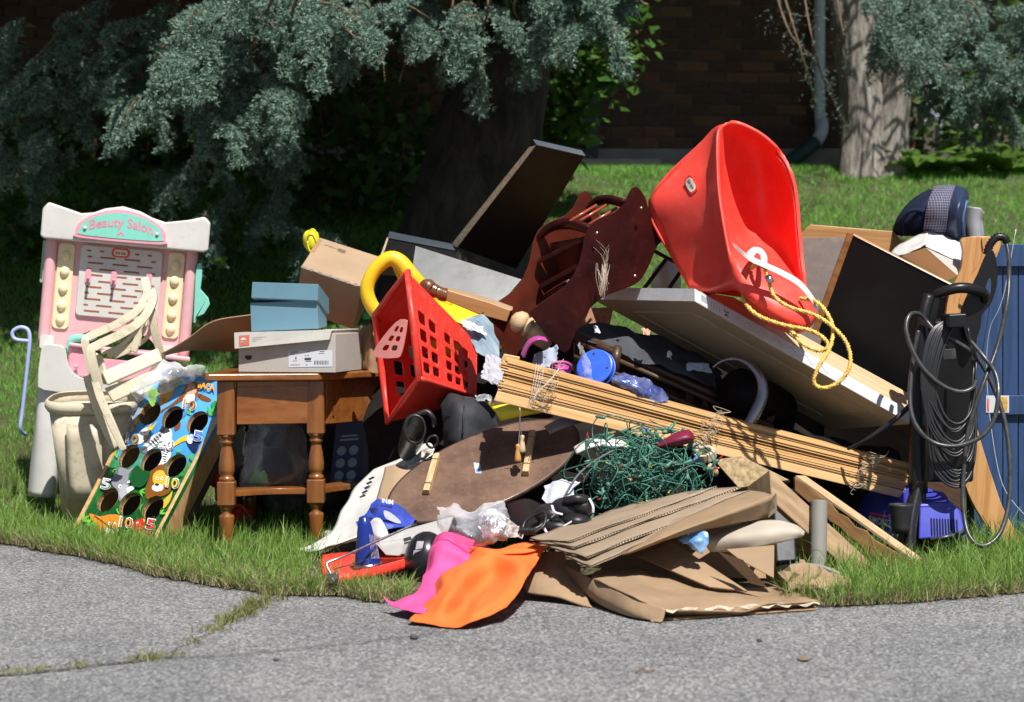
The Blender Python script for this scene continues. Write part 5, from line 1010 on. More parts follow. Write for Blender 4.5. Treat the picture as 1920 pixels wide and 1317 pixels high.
# ---- child booster seat
bs = thing('booster_seat', 'navy padded child car booster seat perched on top at right', 'car seat', P(1750, 470, 7.4))
M_nv = mat('navy_velour', (.01, .016, .042), .9, .2, 10, .3, 200, spec=.2); M_nv2 = mat('navy_nylon', (.02, .032, .075), .4, .2, 10, .3, 90)
def zb(x, y, Y): return P(1640+x/4.25, 330+y/4.25, Y)
mk('back_pad', grid([[zb(140, 470, 7.5), zb(150, 400, 7.42), zb(200, 300, 7.4), zb(300, 185, 7.42), zb(440, 100, 7.5)], [zb(230, 480, 7.36), zb(240, 400, 7.3), zb(290, 300, 7.28), zb(370, 200, 7.3), zb(450, 110, 7.44)], [zb(330, 480, 7.3), zb(340, 400, 7.26), zb(370, 300, 7.24), zb(410, 200, 7.27), zb(470, 100, 7.4)], [zb(430, 480, 7.32), zb(420, 400, 7.28), zb(430, 300, 7.26), zb(450, 200, 7.28), zb(500, 95, 7.4)]], 5, 5), M_nv, bs, smooth=True, solid=.03)
mk('seam_pad', tube([zb(215, 470, 7.31), zb(215, 380, 7.27), zb(255, 300, 7.25), zb(320, 272, 7.24), zb(390, 285, 7.24)], .008, 8, 5), M_nv, bs, smooth=True)
def chk():
    m = mat('checked_fabric', (.035, .035, .07), .85, .2, 12, .3, 200); nt = m.node_tree; b = nt.nodes['Principled BSDF']
    tc = _n(nt, 'ShaderNodeTexCoord').outputs['Object']; cur = None
    for ax_ in (0, 2):
        sx = _n(nt, 'ShaderNodeSeparateXYZ'); nt.links.new(tc, sx.inputs[0]); m1 = _n(nt, 'ShaderNodeMath', operation='MULTIPLY'); m1.inputs[1].default_value = 700; nt.links.new(sx.outputs[ax_], m1.inputs[0])
        m2 = _n(nt, 'ShaderNodeMath', operation='SINE'); nt.links.new(m1.outputs[0], m2.inputs[0]); m3 = _n(nt, 'ShaderNodeMath', operation='GREATER_THAN'); m3.inputs[1].default_value = .75; nt.links.new(m2.outputs[0], m3.inputs[0])
        if cur is None: cur = m3.outputs[0]
        else: mx = _n(nt, 'ShaderNodeMath', operation='MAXIMUM'); nt.links.new(cur, mx.inputs[0]); nt.links.new(m3.outputs[0], mx.inputs[1]); cur = mx.outputs[0]
    nt.links.new(_mix(nt, cur, (.03, .032, .065), (.2, .19, .24)), b.inputs['Base Color']); return m
mk('check_band', grid([[zb(385, 480, 7.28), zb(395, 350, 7.22), zb(425, 200, 7.22), zb(470, 95, 7.32), zb(500, 75, 7.42)], [zb(480, 485, 7.27), zb(490, 350, 7.2), zb(520, 200, 7.2), zb(555, 95, 7.3), zb(575, 72, 7.42)], [zb(575, 490, 7.28), zb(585, 360, 7.22), zb(605, 210, 7.22), zb(635, 105, 7.32), zb(645, 78, 7.42)]], 5, 5), chk(), bs, smooth=True, solid=.02)
mk('side_bolster', grid([[zb(575, 520, 7.28), zb(585, 360, 7.22), zb(605, 210, 7.22), zb(635, 105, 7.32), zb(650, 75, 7.44)], [zb(660, 530, 7.25), zb(665, 370, 7.19), zb(680, 220, 7.19), zb(700, 130, 7.28), zb(700, 85, 7.42)], [zb(725, 540, 7.32), zb(725, 400, 7.27), zb(740, 230, 7.26), zb(752, 160, 7.34), zb(742, 115, 7.44)]], 5, 5, .004, 50), M_nv2, bs, smooth=True, solid=.02)
mk('piping', tube([zb(715, 520, 7.27), zb(705, 420, 7.23), zb(705, 320, 7.22), zb(735, 200, 7.24)], .005, 7, 5), mat('blue_piping', (.06, .12, .3), .6), bs, smooth=True)
mk('shell', grid([[zb(735, 240, 7.36), zb(720, 340, 7.36), zb(722, 450, 7.36), zb(730, 580, 7.36)], [zb(768, 270, 7.4), zb(745, 360, 7.4), zb(765, 450, 7.4), zb(770, 580, 7.4)]], 5, 4), mat('grey_shell', (.3, .3, .32), .5), bs, smooth=True, solid=.05)
mk('back_shell', ball(zb(500, 380, 7.56), .09, .05, .11, 18, 12), MATS['grey_shell'], bs, smooth=True)
# ---- white open box
ob = thing('open_box', 'torn white cardboard box with brown inside tipped below the booster seat', 'box', P(1745, 530, 7.2))
M_wc = mat('white_card', (.6, .6, .62), .7, .06, 8, .2, 60, dirt=.15); M_bc = mat('brown_card', (.36, .18, .07), .8, .12)
mk('top', grid([[zb(440, 415, 7.28), zb(600, 495, 7.24), zb(768, 575, 7.22)], [zb(425, 490, 7.2), zb(590, 565, 7.17), zb(745, 645, 7.14)], [zb(408, 560, 7.12), zb(570, 635, 7.09), zb(725, 715, 7.06)]], 3, 3, .003, 30), M_wc, ob, smooth=True, solid=.003)
mk('flap', grid([[zb(140, 590, 7.24), zb(280, 500, 7.24), zb(435, 432, 7.26)], [zb(135, 612, 7.2), zb(285, 560, 7.19), zb(420, 480, 7.2)], [zb(190, 640, 7.16), zb(300, 600, 7.14), zb(415, 540, 7.14)]], 4, 3, .005, 40), mat('grey_white_card', (.5, .49, .46), .8, .15, 20, .3), ob, smooth=True, solid=.003)
mk('inner', hexa([zb(210, 640, 7.14), zb(402, 575, 7.1), zb(660, 795, 7.04), zb(560, 840, 7.06)], [p+V((0, .006, 0)) for p in (zb(210, 640, 7.14), zb(402, 575, 7.1), zb(660, 795, 7.04), zb(560, 840, 7.06))]), M_bc, ob)
mk('side', hexa([zb(405, 572, 7.11), zb(725, 718, 7.06), zb(720, 790, 7.06), zb(662, 796, 7.04)], [p+V((0, .006, 0)) for p in (zb(405, 572, 7.11), zb(725, 718, 7.06), zb(720, 790, 7.06), zb(662, 796, 7.04))]), M_grey, ob)
# ---- tan curved plank
M_tan = wood('tan_beech', (.5, .25, .085), (.62, .34, .14), (.36, .16, .05), (.1, 0, 1), .45)
cpth = [(1838, 446, 32), (1840, 470, 34), (1828, 505, 26), (1808, 535, 20), (1796, 570, 20), (1792, 650, 22), (1798, 750, 24), (1814, 830, 26), (1836, 905, 28), (1856, 955, 26), (1890, 1012, 22), (1905, 1036, 12)]
L_, R_ = [(x-w, y) for x, y, w in cpth], [(x+w, y) for x, y, w in cpth]
mk('curved_plank', pxext(outline(L_+R_[::-1], 3), lambda x, y: 7.02, .03), M_tan, label='long curved tan wooden plank standing behind the pressure washer', cat='wood', bev=.004)
mk('plank_bevel', pxext(outline([(x+w*.1, y) for x, y, w in cpth[:5]]+[(x+w*.9, y) for x, y, w in cpth[:5]][::-1], 2), 7.012, .007), M_tan, bpy.data.objects['curved_plank'], bev=.002)
# ---- blue plank panel
bp = thing('plank_shutter', 'blue painted board panel with rails at the right edge', 'panel', P(1910, 1030, 7.25))
M_bp = wood('blue_paint', (.018, .05, .14), (.028, .07, .185), (.012, .035, .095), (0, 0, 1), .55, gs=60, dirt=.12, dirtc=(.07, .13, .26))
YB = 7.25
for k in range(8):
    x0 = 1822+k*29; mk('plank', bar(x0+.8, x0+28.2, 470, 1025, YB, .016), M_bp, bp, bev=.0025)
mk('stile', bar(1826, 1858, 462, 1022, YB-.018, .018), M_bp, bp, bev=.002)
mk('rail', bar(1858, 2060, 458, 500, YB-.018, .018), M_bp, bp, bev=.002); mk('rail', bar(1858, 2060, 742, 778, YB-.018, .018), M_bp, bp, bev=.002)
sk = mk('sticker', bar(1849, 1892, 742, 774, YB-.0205, .001), M_paper, bp); mk('print', bar(1868, 1889, 745, 771, YB-.0215, .0008), mat('orange_print', (.65, .22, .04), .5, .5, 60, c2=(.75, .5, .12)), sk)
mk('print', bar(1851, 1855, 748, 771, YB-.0215, .0008), M_red, sk)
mk('string', tube([PP(p) for p in ((1905, 430, 7.1), (1880, 560, 7.12), (1855, 620, 7.15), (1850, 700, 7.17), (1858, 800, 7.18), (1880, 910, 7.18), (1925, 970, 7.18))], .0012, 5, 6), M_paper, smooth=True, label='thin white string hanging across the blue panel', cat='string')
# ---- pressure washer
pw = thing('pressure_washer', 'black upright pressure washer with blue base and coiled cord', 'pressure washer', P(1740, 1045, 6.8))
M_cord = mat('black_cord', (.02, .02, .022), .38, .2, 30); M_hose = mat('grey_black_hose', (.04, .04, .042), .32, .3, 30, dirt=.35, dirtc=(.16, .15, .14), dscale=40); M_pwb = PW('royal_blue_plastic', (.045, .055, .42), rough=.38, dirt=.25, dirtc=(.16, .18, .4)); M_bk2 = PW('matte_black_plastic', (.022, .022, .024), rough=.55, dirt=.45, dirtc=(.1, .095, .085))
W_ = 6.72
def zw(x, y, Y=W_): return P(1640+x/2.864, 600+y/2.864, Y)
# base
mk('base_housing', grid([[zw(250, 905, 6.95), zw(330, 935, 6.93), zw(420, 985, 6.93), zw(470, 1040, 6.95)], [zw(240, 960, 6.74), zw(310, 985, 6.68), zw(420, 1010, 6.68), zw(472, 1060, 6.74)], [zw(232, 1060, 6.72), zw(310, 1050, 6.64), zw(425, 1045, 6.64), zw(480, 1090, 6.72)], [zw(228, 1180, 6.72), zw(310, 1185, 6.63), zw(430, 1180, 6.63), zw(495, 1170, 6.72)]], 6, 6), M_pwb, pw, smooth=True, solid=.012)
mk('base_side', grid([[P(1612, 935, 7.1), P(1650, 915, 7.02), P(1700, 906, 6.95), P(1728, 915, 6.9)], [P(1606, 975, 7.02), P(1645, 970, 6.93), P(1690, 965, 6.86), P(1722, 965, 6.78)], [P(1606, 1020, 7.02), P(1645, 1022, 6.93), P(1690, 1022, 6.86), P(1722, 1020, 6.78)]], 5, 5), M_pwb, pw, smooth=True, solid=.012)
for k in range(10): mk('vent_slot', pxext([(1745+5.3*k, 972+.3*k), (1747.4+5.3*k, 972+.3*k), (1749+5.3*k, 1003), (1746.6+5.3*k, 1003)], lambda x, y: 6.582+.0006*abs(y-1010), .03), mat('slot_black', (.004, .004, .02), .9), pw)
sfq = qmap([P(1634, 956, 6.88), P(1682, 965, 6.8), P(1682, 990, 6.8), P(1634, 978, 6.88)])
mk('lettering', text('SIMONIZ', sfq, .08, .42, .95, .98, .022), M_paper, pw); mk('stripe', flat(sfq, [(.1, .16), (1, .1), (1, .24), (.1, .3)], .022), M_red, pw)
mk('skirt', grid([[zw(220, 1170, 6.7), zw(330, 1190, 6.62), zw(440, 1185, 6.62), zw(500, 1170, 6.7)], [zw(225, 1240, 6.7), zw(330, 1255, 6.63), zw(440, 1250, 6.63), zw(498, 1235, 6.7)]], 5, 3), M_bk2, pw, smooth=True, solid=.02)
for x in (1702, 1795): w_ = mk('wheel', lathe([(.0, -.02), (.035, -.02), (.045, -.015), (.045, .015), (.035, .02), (0, .02)], 24, P(x, 1030, 6.66), (1, -.35, 0)), M_bk2, pw, smooth=True); mk('hub', lathe([(0, .024), (.012, .024), (.016, .018)], 16, P(x, 1030, 6.66), (.9, -.35, 0)), mat('grey_shell', (.3, .3, .32)), w_, smooth=True)
mk('nozzle_holder', J(lathe([(.028, 0), (.03, .02), (.034, .075), (.037, .085), (.037, .09), (.03, .09), (.026, .03), (0, .02)], 20, P(1689, 1000, 6.6), (0, 0, 1))), M_bk2, pw, smooth=True)
mk('wand_base', grid([[P(1712, 905, 6.66), P(1726, 902, 6.62), P(1738, 905, 6.66)], [P(1700, 940, 6.66), P(1715, 945, 6.6), P(1736, 940, 6.66)], [P(1690, 985, 6.66), P(1708, 990, 6.58), P(1726, 985, 6.66)], [P(1680, 1030, 6.66), P(1705, 1035, 6.57), P(1730, 1030, 6.66)]], 5, 5), M_bk2, pw, smooth=True, solid=.03)
mk('grille', plate(lambda s, t, d: P(s, t, 6.585+d+.0006*abs(t-1010)), [(1724, 946), (1786, 943), (1800, 958), (1812, 1004), (1722, 1012)], [], 0, .03), M_pwb, pw, bev=.006, seg=3)
mk('hood', hexa([P(1724, 946, 6.62), P(1786, 943, 6.62), P(1772, 924, 6.82), P(1728, 912, 6.85)], [p-V((0, 0, .02)) for p in (P(1724, 946, 6.62), P(1786, 943, 6.62), P(1772, 924, 6.82), P(1728, 912, 6.85))]), M_pwb, pw, bev=.006)
# upright column and handles
mk('column', tube([P(1722, 925, 6.66), P(1722, 800, 6.68), P(1724, 700, 6.7), P(1730, 600, 6.72), P(1742, 555, 6.74)], [.03, .029, .024, .02, .02], 12, 4), M_black, pw, smooth=True)
mk('motor_tower', J(slab([(1742, 605, 6.8), (1834, 590, 6.8), (1826, 905, 6.84), (1738, 905, 6.84)], .08)), M_black, pw, bev=.01, seg=3)
mk('handle_post', tube([P(1740, 620, 6.74), P(1750, 580, 6.74), P(1758, 553, 6.74)], .016, 10, 4), M_black, pw, smooth=True)
mk('handle', tube([P(1752, 556, 6.74), P(1764, 549, 6.73), P(1800, 540, 6.72), P(1835, 545, 6.74), P(1846, 556, 6.76), P(1836, 580, 6.8)], [.012, .016, .017, .017, .015, .012], 12, 5), M_black, pw, smooth=True)
gun = [(1832, 515), (1848, 478), (1862, 470), (1870, 500), (1869, 535), (1858, 570), (1842, 590), (1838, 615), (1828, 640), (1815, 640), (1806, 612), (1800, 590), (1812, 555)]
mk('spray_gun', plate(lambda s, t, d: P(s, t, 6.8-d), outline(gun, 4), [outline([(1846, 545), (1856, 520), (1858, 545), (1848, 568), (1842, 565)], 3)], 0, .035), M_black, pw, bev=.008, seg=3)
q = cr([P(1850, 478, 6.78), P(1857, 458, 6.78), P(1870, 445, 6.78), P(1884, 447, 6.78), P(1888, 456, 6.78)], 7)
mk('hose_sleeve', tube(q, [.0145 if i % 2 else .011 for i in range(len(q))], 10, 1), M_black, pw, smooth=True)
mk('hose', tube([PP(p) for p in ((1886, 452, 6.78), (1891, 480, 6.76), (1892, 520, 6.74), (1888, 570, 6.7), (1870, 650, 6.66), (1840, 730, 6.6), (1815, 810, 6.58), (1806, 900, 6.56), (1808, 970, 6.52), (1820, 1010, 6.48), (1845, 1024, 6.46), (1875, 1000, 6.48), (1892, 940, 6.52), (1893, 860, 6.56), (1884, 790, 6.6), (1860, 720, 6.64), (1830, 668, 6.66), (1790, 640, 6.66), (1755, 622, 6.66), (1735, 600, 6.68), (1720, 588, 6.66), (1705, 592, 6.64), (1699, 615, 6.62), (1708, 650, 6.6), (1730, 690, 6.58), (1765, 722, 6.57), (1800, 735, 6.57), (1823, 728, 6.58), (1830, 715, 6.6))], .0072, 10, 6), M_hose, pw, smooth=True)
mk('hose', tube([PP(p) for p in ((1722, 620, 6.64), (1714, 660, 6.63), (1707, 720, 6.6), (1708, 770, 6.57), (1722, 805, 6.55), (1750, 830, 6.54), (1790, 837, 6.53), (1835, 822, 6.53), (1862, 790, 6.54), (1872, 740, 6.56), (1866, 700, 6.6), (1845, 670, 6.62), (1820, 640, 6.66))], .0072, 10, 6), M_hose, pw, smooth=True)
for k in range(20):
    r0 = random.uniform(-8, 8); dx = random.uniform(-14, 12); b = 800+k*6+random.uniform(-8, 8)
    p = [(1795+dx*.3, 598+r0*.4, 6.64), (1768+dx+r0, 615, 6.61), (1750+dx+r0, 660, 6.59), (1742+dx*.8+r0*.7, 720, 6.58), (1750+dx*.6+r0*.5, b-55, 6.58), (1772+dx*.4, b-10, 6.57), (1797+r0*.5, b+2, 6.57), (1820+r0*.6, b-30, 6.6), (1828+r0*.4, b-110, 6.64), (1824, 680, 6.68), (1815, 615, 6.7)]
    mk('cord', tube([PP(a) for a in p], .0042, 7, 5), M_cord, pw, smooth=True)
mk('cord_hook', slab([(1778, 590, 6.56), (1813, 588, 6.56), (1811, 614, 6.56), (1779, 616, 6.56)], .12), M_black, pw, bev=.005)
mk('bracket', slab([(1766, 655, 6.6), (1792, 653, 6.6), (1794, 674, 6.6), (1768, 676, 6.6)], .18), M_bk2, pw, bev=.003)
mk('power_cable', tube([PP(p) for p in ((1815, 985, 6.6), (1800, 1000, 6.57), (1770, 1008, 6.55), (1745, 1012, 6.57))], .006, 8, 5), M_hose, pw, smooth=True)
mk('extension_cable', tube([PP(p) for p in ((1590, 842, 6.8), (1615, 830, 6.76), (1640, 815, 6.74), (1680, 785, 6.72), (1712, 755, 6.74))], [.0055, .0055, .008, .009, .008], 9, 5), M_cord, smooth=True, label='thick black cable stretching from the blinds to the pressure washer', cat='cable')
# ---- bundle of wooden blinds
bl = thing('wooden_blinds', 'tied bundle of tan wooden blind slats lying across the pile', 'blinds', P(1310, 860, 6.6))
Lt, Lb = P(956, 674, 6.42), P(926, 752, 6.38); Rt, Rb = P(1706, 872, 6.95), P(1694, 936, 6.92)
M_slat = [wood('blind_slat_%d' % k, c, c2, (.42, .22, .075), (1, .4, -.27), .42, stretch=30) for k, (c, c2) in enumerate((((.6, .35, .14), (.7, .44, .2)), ((.56, .32, .12), (.66, .4, .17)), ((.64, .39, .17), (.74, .48, .23))))]
NS = 24; ts = np.linspace(0, .74, NS+1); bk_ = V((0, .05, .004))
for k in range(NS):
    t0, t1 = ts[k]+.001, ts[k+1]-.0045; j0, j1 = random.gauss(0, .008)-.03*(t0 < .3)+(.02 if k % 5 == 2 else 0), random.gauss(0, .006); dy = V((0, random.uniform(-.007, .003)+(.014 if k in (5, 11, 14) else 0), 0))
    e = Rt-Lt; a0, a1 = Lt*(1-t0)+Lb*t0+e*j0*.35+dy, Lt*(1-t1)+Lb*t1+e*j0*.35+dy; b0, b1 = Rt*(1-t0)+Rb*t0+e*j1*.5+dy, Rt*(1-t1)+Rb*t1+e*j1*.5+dy
    sag = V((0, 0, -.006)); m0, m1 = (a0+b0)/2+sag*random.uniform(.4, 1.2), (a1+b1)/2+sag*random.uniform(.4, 1.2)
    f_ = [a0, m0, b0, b1, m1, a1]; vv = f_+[p+bk_ for p in f_]
    mk('slat', (vv, [[0, 1, 4, 5], [1, 2, 3, 4], [6, 11, 10, 7], [7, 10, 9, 8], [0, 6, 7, 1], [1, 7, 8, 2], [5, 4, 10, 11], [4, 3, 9, 10], [0, 5, 11, 6], [2, 8, 9, 3]]), M_slat[k % 3], bl)
q0 = [Lt*.24+Lb*.76, Rt*.24+Rb*.76, Rb, Lb]
mk('bottom_rail', hexa(q0, [p+V((0, .055, .002)) for p in q0]), M_slat[2], bl, bev=.003)
q0 = [P(945, 664, 6.5), P(975, 670, 6.5), P(972, 684, 6.5), P(938, 678, 6.5)]
mk('valance_end', hexa(q0, [p+V((0, .04, 0)) for p in q0]), M_slat[0], bl, bev=.002); q0 = [P(936, 681, 6.44), P(955, 686, 6.44), P(950, 694, 6.44), P(936, 690, 6.44)]; mk('valance_end', hexa(q0, [p+V((0, .04, 0)) for p in q0]), M_slat[0], bl)
M_string = mat('ladder_string', (.5, .42, .3), .9); M_str2 = mat('white_string', (.68, .64, .58), .9)
def tie(cx, cy, n, w, h, yy, seed, r=.0009):
    rs = random.Random(seed); p = []
    for k in range(n):
        t = k/n; p.append(P(cx+(1-t)*w*.5-t*w*.4+rs.gauss(0, w*.28), cy-h/2+h*t+rs.gauss(0, h*.07), yy-rs.uniform(.004, .02)))
    return tube(p, r, 4, 4)
for i, (cx, cy, yy) in enumerate(((1025, 720, 6.42), (1330, 805, 6.65), (1618, 888, 6.84))):
    o = mk('ladder_cord', J(tie(cx, cy, 46, 42, 78, yy, i, .0008), tie(cx+4, cy-4, 30, 34, 60, yy, i+20, .0008)), M_string, bl, smooth=True)
for k in range(4): mk('tie_cord', tube([P(1006+k*4.6, 682+k*1.2, 6.435), P(1003+k*5, 700, 6.41), P(996+k*4, 740-k, 6.4), P(990+k*3, 763-k, 6.41)], .0008, 5, 4), M_str2, bl, smooth=True)
mk('tie_cord', tube([P(1048, 692, 6.4), P(1030, 715, 6.39), P(1008, 735, 6.38), P(1000, 752, 6.38)], .0013, 5, 4), M_str2, bl, smooth=True)
for x, y, l in ((972, 855, 0), (979, 838, 1)):
    o = mk('pull_cord', tube([P(974+l*1, 765, 6.4), P(974+l*2, 805, 6.44), P(x, y-16, 6.46)], .0011, 5, 4), M_str2, bl, smooth=True)
    mk('tassel', lathe([(0, .033), (.006, .031), (.0075, .026), (.006, .02), (.0075, .01), (.0098, -.005), (.0105, -.015), (.009, -.021), (0, -.023)], 16, P(x-1+l, y-2, 6.46)), M_birch if l else mat('varnished_pine', (.55, .28, .08), .35, .1), o, smooth=True)
# ---- oval table top
ov = thing('oval_top', 'brown oval hardboard table top with two wooden battens facing up', 'table top', P(870, 965, 6.2))
OC, OA, OB = P(908, 880, 6.52), P(1080, 838, 6.56)-P(908, 880, 6.52), P(862, 968, 6.36)-P(908, 880, 6.52)
of = lambda s, t, d: OC+OA*s+OB*t+on*d
on = OA.cross(OB).normalized(); on = on if on.y < 0 else -on
M_hb = mat('brown_hardboard', (.1, .05, .03), .75, .3, 7, .35, 260, c2=(.19, .105, .065), dirt=.3, dirtc=(.3, .2, .14), dscale=60)
mk('board', plate(of, ell(0, 0, 1, 1, 72), [], -.016, 0), M_hb, ov, bev=.003)
mk('rim', loft([[of(a, b, d) for a, b in ell(0, 0, k, k, 72)] for k, d in ((.99, -.017), (1.012, -.014), (1.012, .0), (.985, .001))]), M_walnut, ov, smooth=True)
iA, iB = OA.normalized(), OB.normalized()
M_bat = wood('raw_pine', (.5, .36, .18), (.6, .45, .25), (.36, .22, .1), (.1, .3, .8), .8)
def opx(x, y):                                              # photo pixel -> point on the oval's plane
    d = P(x, y, 1)-V((0, 0, EYE)); t = (OC-V((0, 0, EYE))).dot(on)/d.dot(on); return V((0, 0, EYE))+d*t
for a, b in (((820, 858), (800, 928)), ((999, 815), (986, 893))):
    p, q = opx(*a), opx(*b); s = (q-p).cross(on).normalized()*.0105
    bt_ = mk('batten', hexa([p-s, p+s, q+s, q-s], [v+on*.02 for v in (p-s*.9, p+s*.9, q+s*.9, q-s*.9)]), M_bat, ov, bev=.0015)
    for k in (.18, .82): mk('nail', tube([p*(1-k)+q*k+s*1.1+on*.021, p*(1-k)+q*k+on*.0225, p*(1-k)+q*k-s*1.1+on*.021], .001, 5, 2), M_ink, bt_)
p = opx(892, 870); mk('label', hexa([opx(888, 868), opx(900, 870), opx(903, 888), opx(892, 888)], [v+on*.0012 for v in (opx(888, 868), opx(900, 870), opx(903, 888), opx(892, 888))]), M_paper, ov); mk('label_print', hexa([opx(892, 880)+on*.0013, opx(901, 878)+on*.0013, opx(902.5, 887)+on*.0013, opx(893, 887)+on*.0013], [v+on*.0018 for v in (opx(892, 880), opx(901, 878), opx(902.5, 887), opx(893, 887))]), mat('sky_print', (.15, .25, .5), .6), ov)
# ---- tangle of green string lights
xl = thing('string_lights', 'tangled green wire string of mini lights', 'lights', P(1195, 960, 6.2))
M_wire = mat('green_wire', (.035, .14, .1), .42, .25, 40, island=.3); M_sock = mat('green_socket', (.07, .2, .15), .5, .2); M_bulbs = [mat('bulb_'+n, c, .2, .05) for n, c in (('red', (.45, .02, .03)), ('blue', (.03, .08, .5)), ('yellow', (.6, .35, .05)), ('green', (.03, .3, .08)))]
def inmass(rs):
    while True:
        a, b = rs.uniform(-1, 1), rs.uniform(-1, 1)
        if a*a+b*b < 1 and not (a < -.35 and b > .35): break
    x, y = 1198+132*a, 898+64*b+a*8; d = math.sqrt(max(0, 1-a*a-b*b)); return P(x, y, 6.42-.2*d*rs.uniform(.25, 1)+.04*rs.random())
rs = random.Random(5); sock = []
for k in range(46):
    p = inmass(rs); pts = [p]; dirv = V((rs.gauss(0, 1), rs.gauss(0, .5), rs.gauss(0, 1))).normalized()
    for j in range(16):
        tgt = inmass(rs); dirv = (dirv*1.2+(tgt-p).normalized()*.9+V((rs.gauss(0, .4), rs.gauss(0, .2), rs.gauss(0, .4)))).normalized(); p = p+dirv*rs.uniform(.04, .075); pts.append(p)
        if j % 3 == 1: sock.append((p.copy(), (dirv+V((rs.gauss(0, .7), rs.gauss(0, .5)-.2, rs.gauss(0, .7)))).normalized()))
    mk('wire', tube(pts, .0019, 5, 6), M_wire, xl, smooth=True)
ps = mk('socket', lathe([(0, -.014), (.0035, -.013), (.0038, -.004), (.0052, 0), (.0055, .012), (.0048, .018), (0, .018)], 8, (0, 0, 0)), M_sock, xl, smooth=True); pb = [mk('bulb', lathe([(.003, .018), (.0032, .026), (.0015, .036), (0, .038)], 7, (0, 0, 0)), m, ps, smooth=True) for m in M_bulbs]
ps_me = [ps.data, [b.data for b in pb]]
zo = WL[ps].z; zb_ = WL[pb[0]].z
for o in [ps]+pb: bpy.data.objects.remove(o)
for i, (p, d) in enumerate(sock[:150]):
    e = d.to_track_quat('Z', 'Y'); o = bpy.data.objects.new('socket', ps_me[0]); finish(o, xl, p+e @ V((0, 0, zo))); o.rotation_mode = 'QUATERNION'; o.rotation_quaternion = e
    if i % 2 == 0: b = bpy.data.objects.new('bulb', ps_me[1][(i//2) % 4]); col.objects.link(b); b.parent = o; b.location = (0, 0, zb_-zo)
# ---- things between and under the slats
M_mag = PW('magenta_plastic', (.5, .06, .3)); M_plum = PW('plum_plastic', (.17, .012, .04)); M_bluep = PW('blue_plastic', (.035, .12, .62))
mk('plum_scoop', grid([[(1200, 836, 6.36), (1230, 832, 6.34), (1262, 814, 6.33), (1290, 806, 6.34), (1303, 818, 6.36)], [(1200, 838, 6.35), (1232, 838, 6.32), (1266, 826, 6.3), (1290, 820, 6.3), (1302, 824, 6.32)], [(1200, 840, 6.36), (1235, 842, 6.34), (1268, 838, 6.32), (1284, 834, 6.32), (1298, 830, 6.34)]], 5, 4), M_plum, smooth=True, solid=.004, label='plum coloured plastic scoop under the blind slats', cat='scoop')
mg = thing('toy_cup', 'magenta plastic toy cup rings below the maroon rack', 'toy', P(1020, 690, 6.7))
mk('band', grid([[(982, 672, 6.66), (992, 648, 6.64), (1010, 636, 6.62), (1028, 640, 6.64)], [(976, 664, 6.72), (988, 640, 6.7), (1006, 630, 6.68), (1022, 632, 6.7)]], 6, 3), M_mag, mg, smooth=True, solid=.004)
mk('rim', tube([P(1052+18*math.cos(a), 688+9*math.sin(a), 6.66+.02*math.sin(a)) for a in np.linspace(0, 2*math.pi, 18)[:-1]], .005, 7, 2, closed=True), M_mag, mg, smooth=True); mk('cup', lathe([(.03, -.06), (.032, 0)], 24, P(1052, 688, 6.68), (.15, -.3, 1)), M_mag, mg, smooth=True, solid=.003)
bld = thing('plastic_disc', 'round blue plastic lid standing on edge above the blinds', 'lid', P(1117, 725, 6.62))
c = P(1114, 688, 6.66); ax = V((-.4, -.85, .42)).normalized(); mk('disc', lathe([(0, .0), (.056, .0), (.06, -.002), (.061, -.022), (.056, -.022)], 40, c, ax), M_bluep, bld); mk('ridge', lathe([(.0605, -.02), (.0635, -.021), (.0635, -.024), (.06, -.025)], 40, c, ax), M_bluep, bld, smooth=True)
for a in (.6, 2.2, 4): mk('hole', ball(c+ax*.002+ax.orthogonal().normalized()*.045*math.cos(a)+ax.cross(ax.orthogonal().normalized())*.045*math.sin(a), .003, .002, .003, 8, 6), M_ink, bld)
crumple('foil_wrapper', 'shiny blue and silver foil wrapper above the blinds', [[(1150, 700, 6.62), (1185, 705, 6.6), (1220, 718, 6.62), (1255, 745, 6.66)], [(1146, 712, 6.58), (1185, 722, 6.56), (1220, 738, 6.58), (1252, 752, 6.62)], [(1150, 728, 6.6), (1190, 742, 6.58), (1225, 755, 6.6), (1250, 760, 6.64)]], mat('blue_foil', (.03, .07, .45), .18, .3, 25, .6, 30, c2=(.3, .35, .6), metal=.5, bdist=.01), .012, 30, cat='wrapper')
crumple('plastic_bag', 'clear stiff plastic pouch left of the round blue lid', [[(1085, 645, 6.66), (1092, 650, 6.64), (1105, 675, 6.62)], [(1088, 680, 6.64), (1096, 690, 6.62), (1110, 692, 6.6)], [(1095, 715, 6.62), (1100, 715, 6.6), (1108, 712, 6.6)]], M_clear, .008, 25, 5, 5)
crumple('striped_paper', 'blue striped booklet between the basket and the maroon rack', [[(866, 600, 6.98), (905, 592, 6.98), (925, 610, 6.98)], [(876, 625, 6.94), (905, 622, 6.94), (935, 650, 6.94)], [(895, 665, 6.9), (915, 670, 6.9), (935, 685, 6.9)]], mat('blue_stripe_paper', (.1, .17, .25), .7, .2, 30, axis=(.5, 0, -.8), stretch=20, c2=(.3, .38, .42)), .006, 20, 5, 5, 'booklet')
crumple('torn_paper', 'torn white paper scrap at the right end of the red basket', [[(862, 600, 6.94), (880, 604, 6.93), (905, 612, 6.93)], [(868, 612, 6.92), (890, 620, 6.91), (912, 630, 6.92)]], M_paper, .006, 40, 5, 4, 'paper')
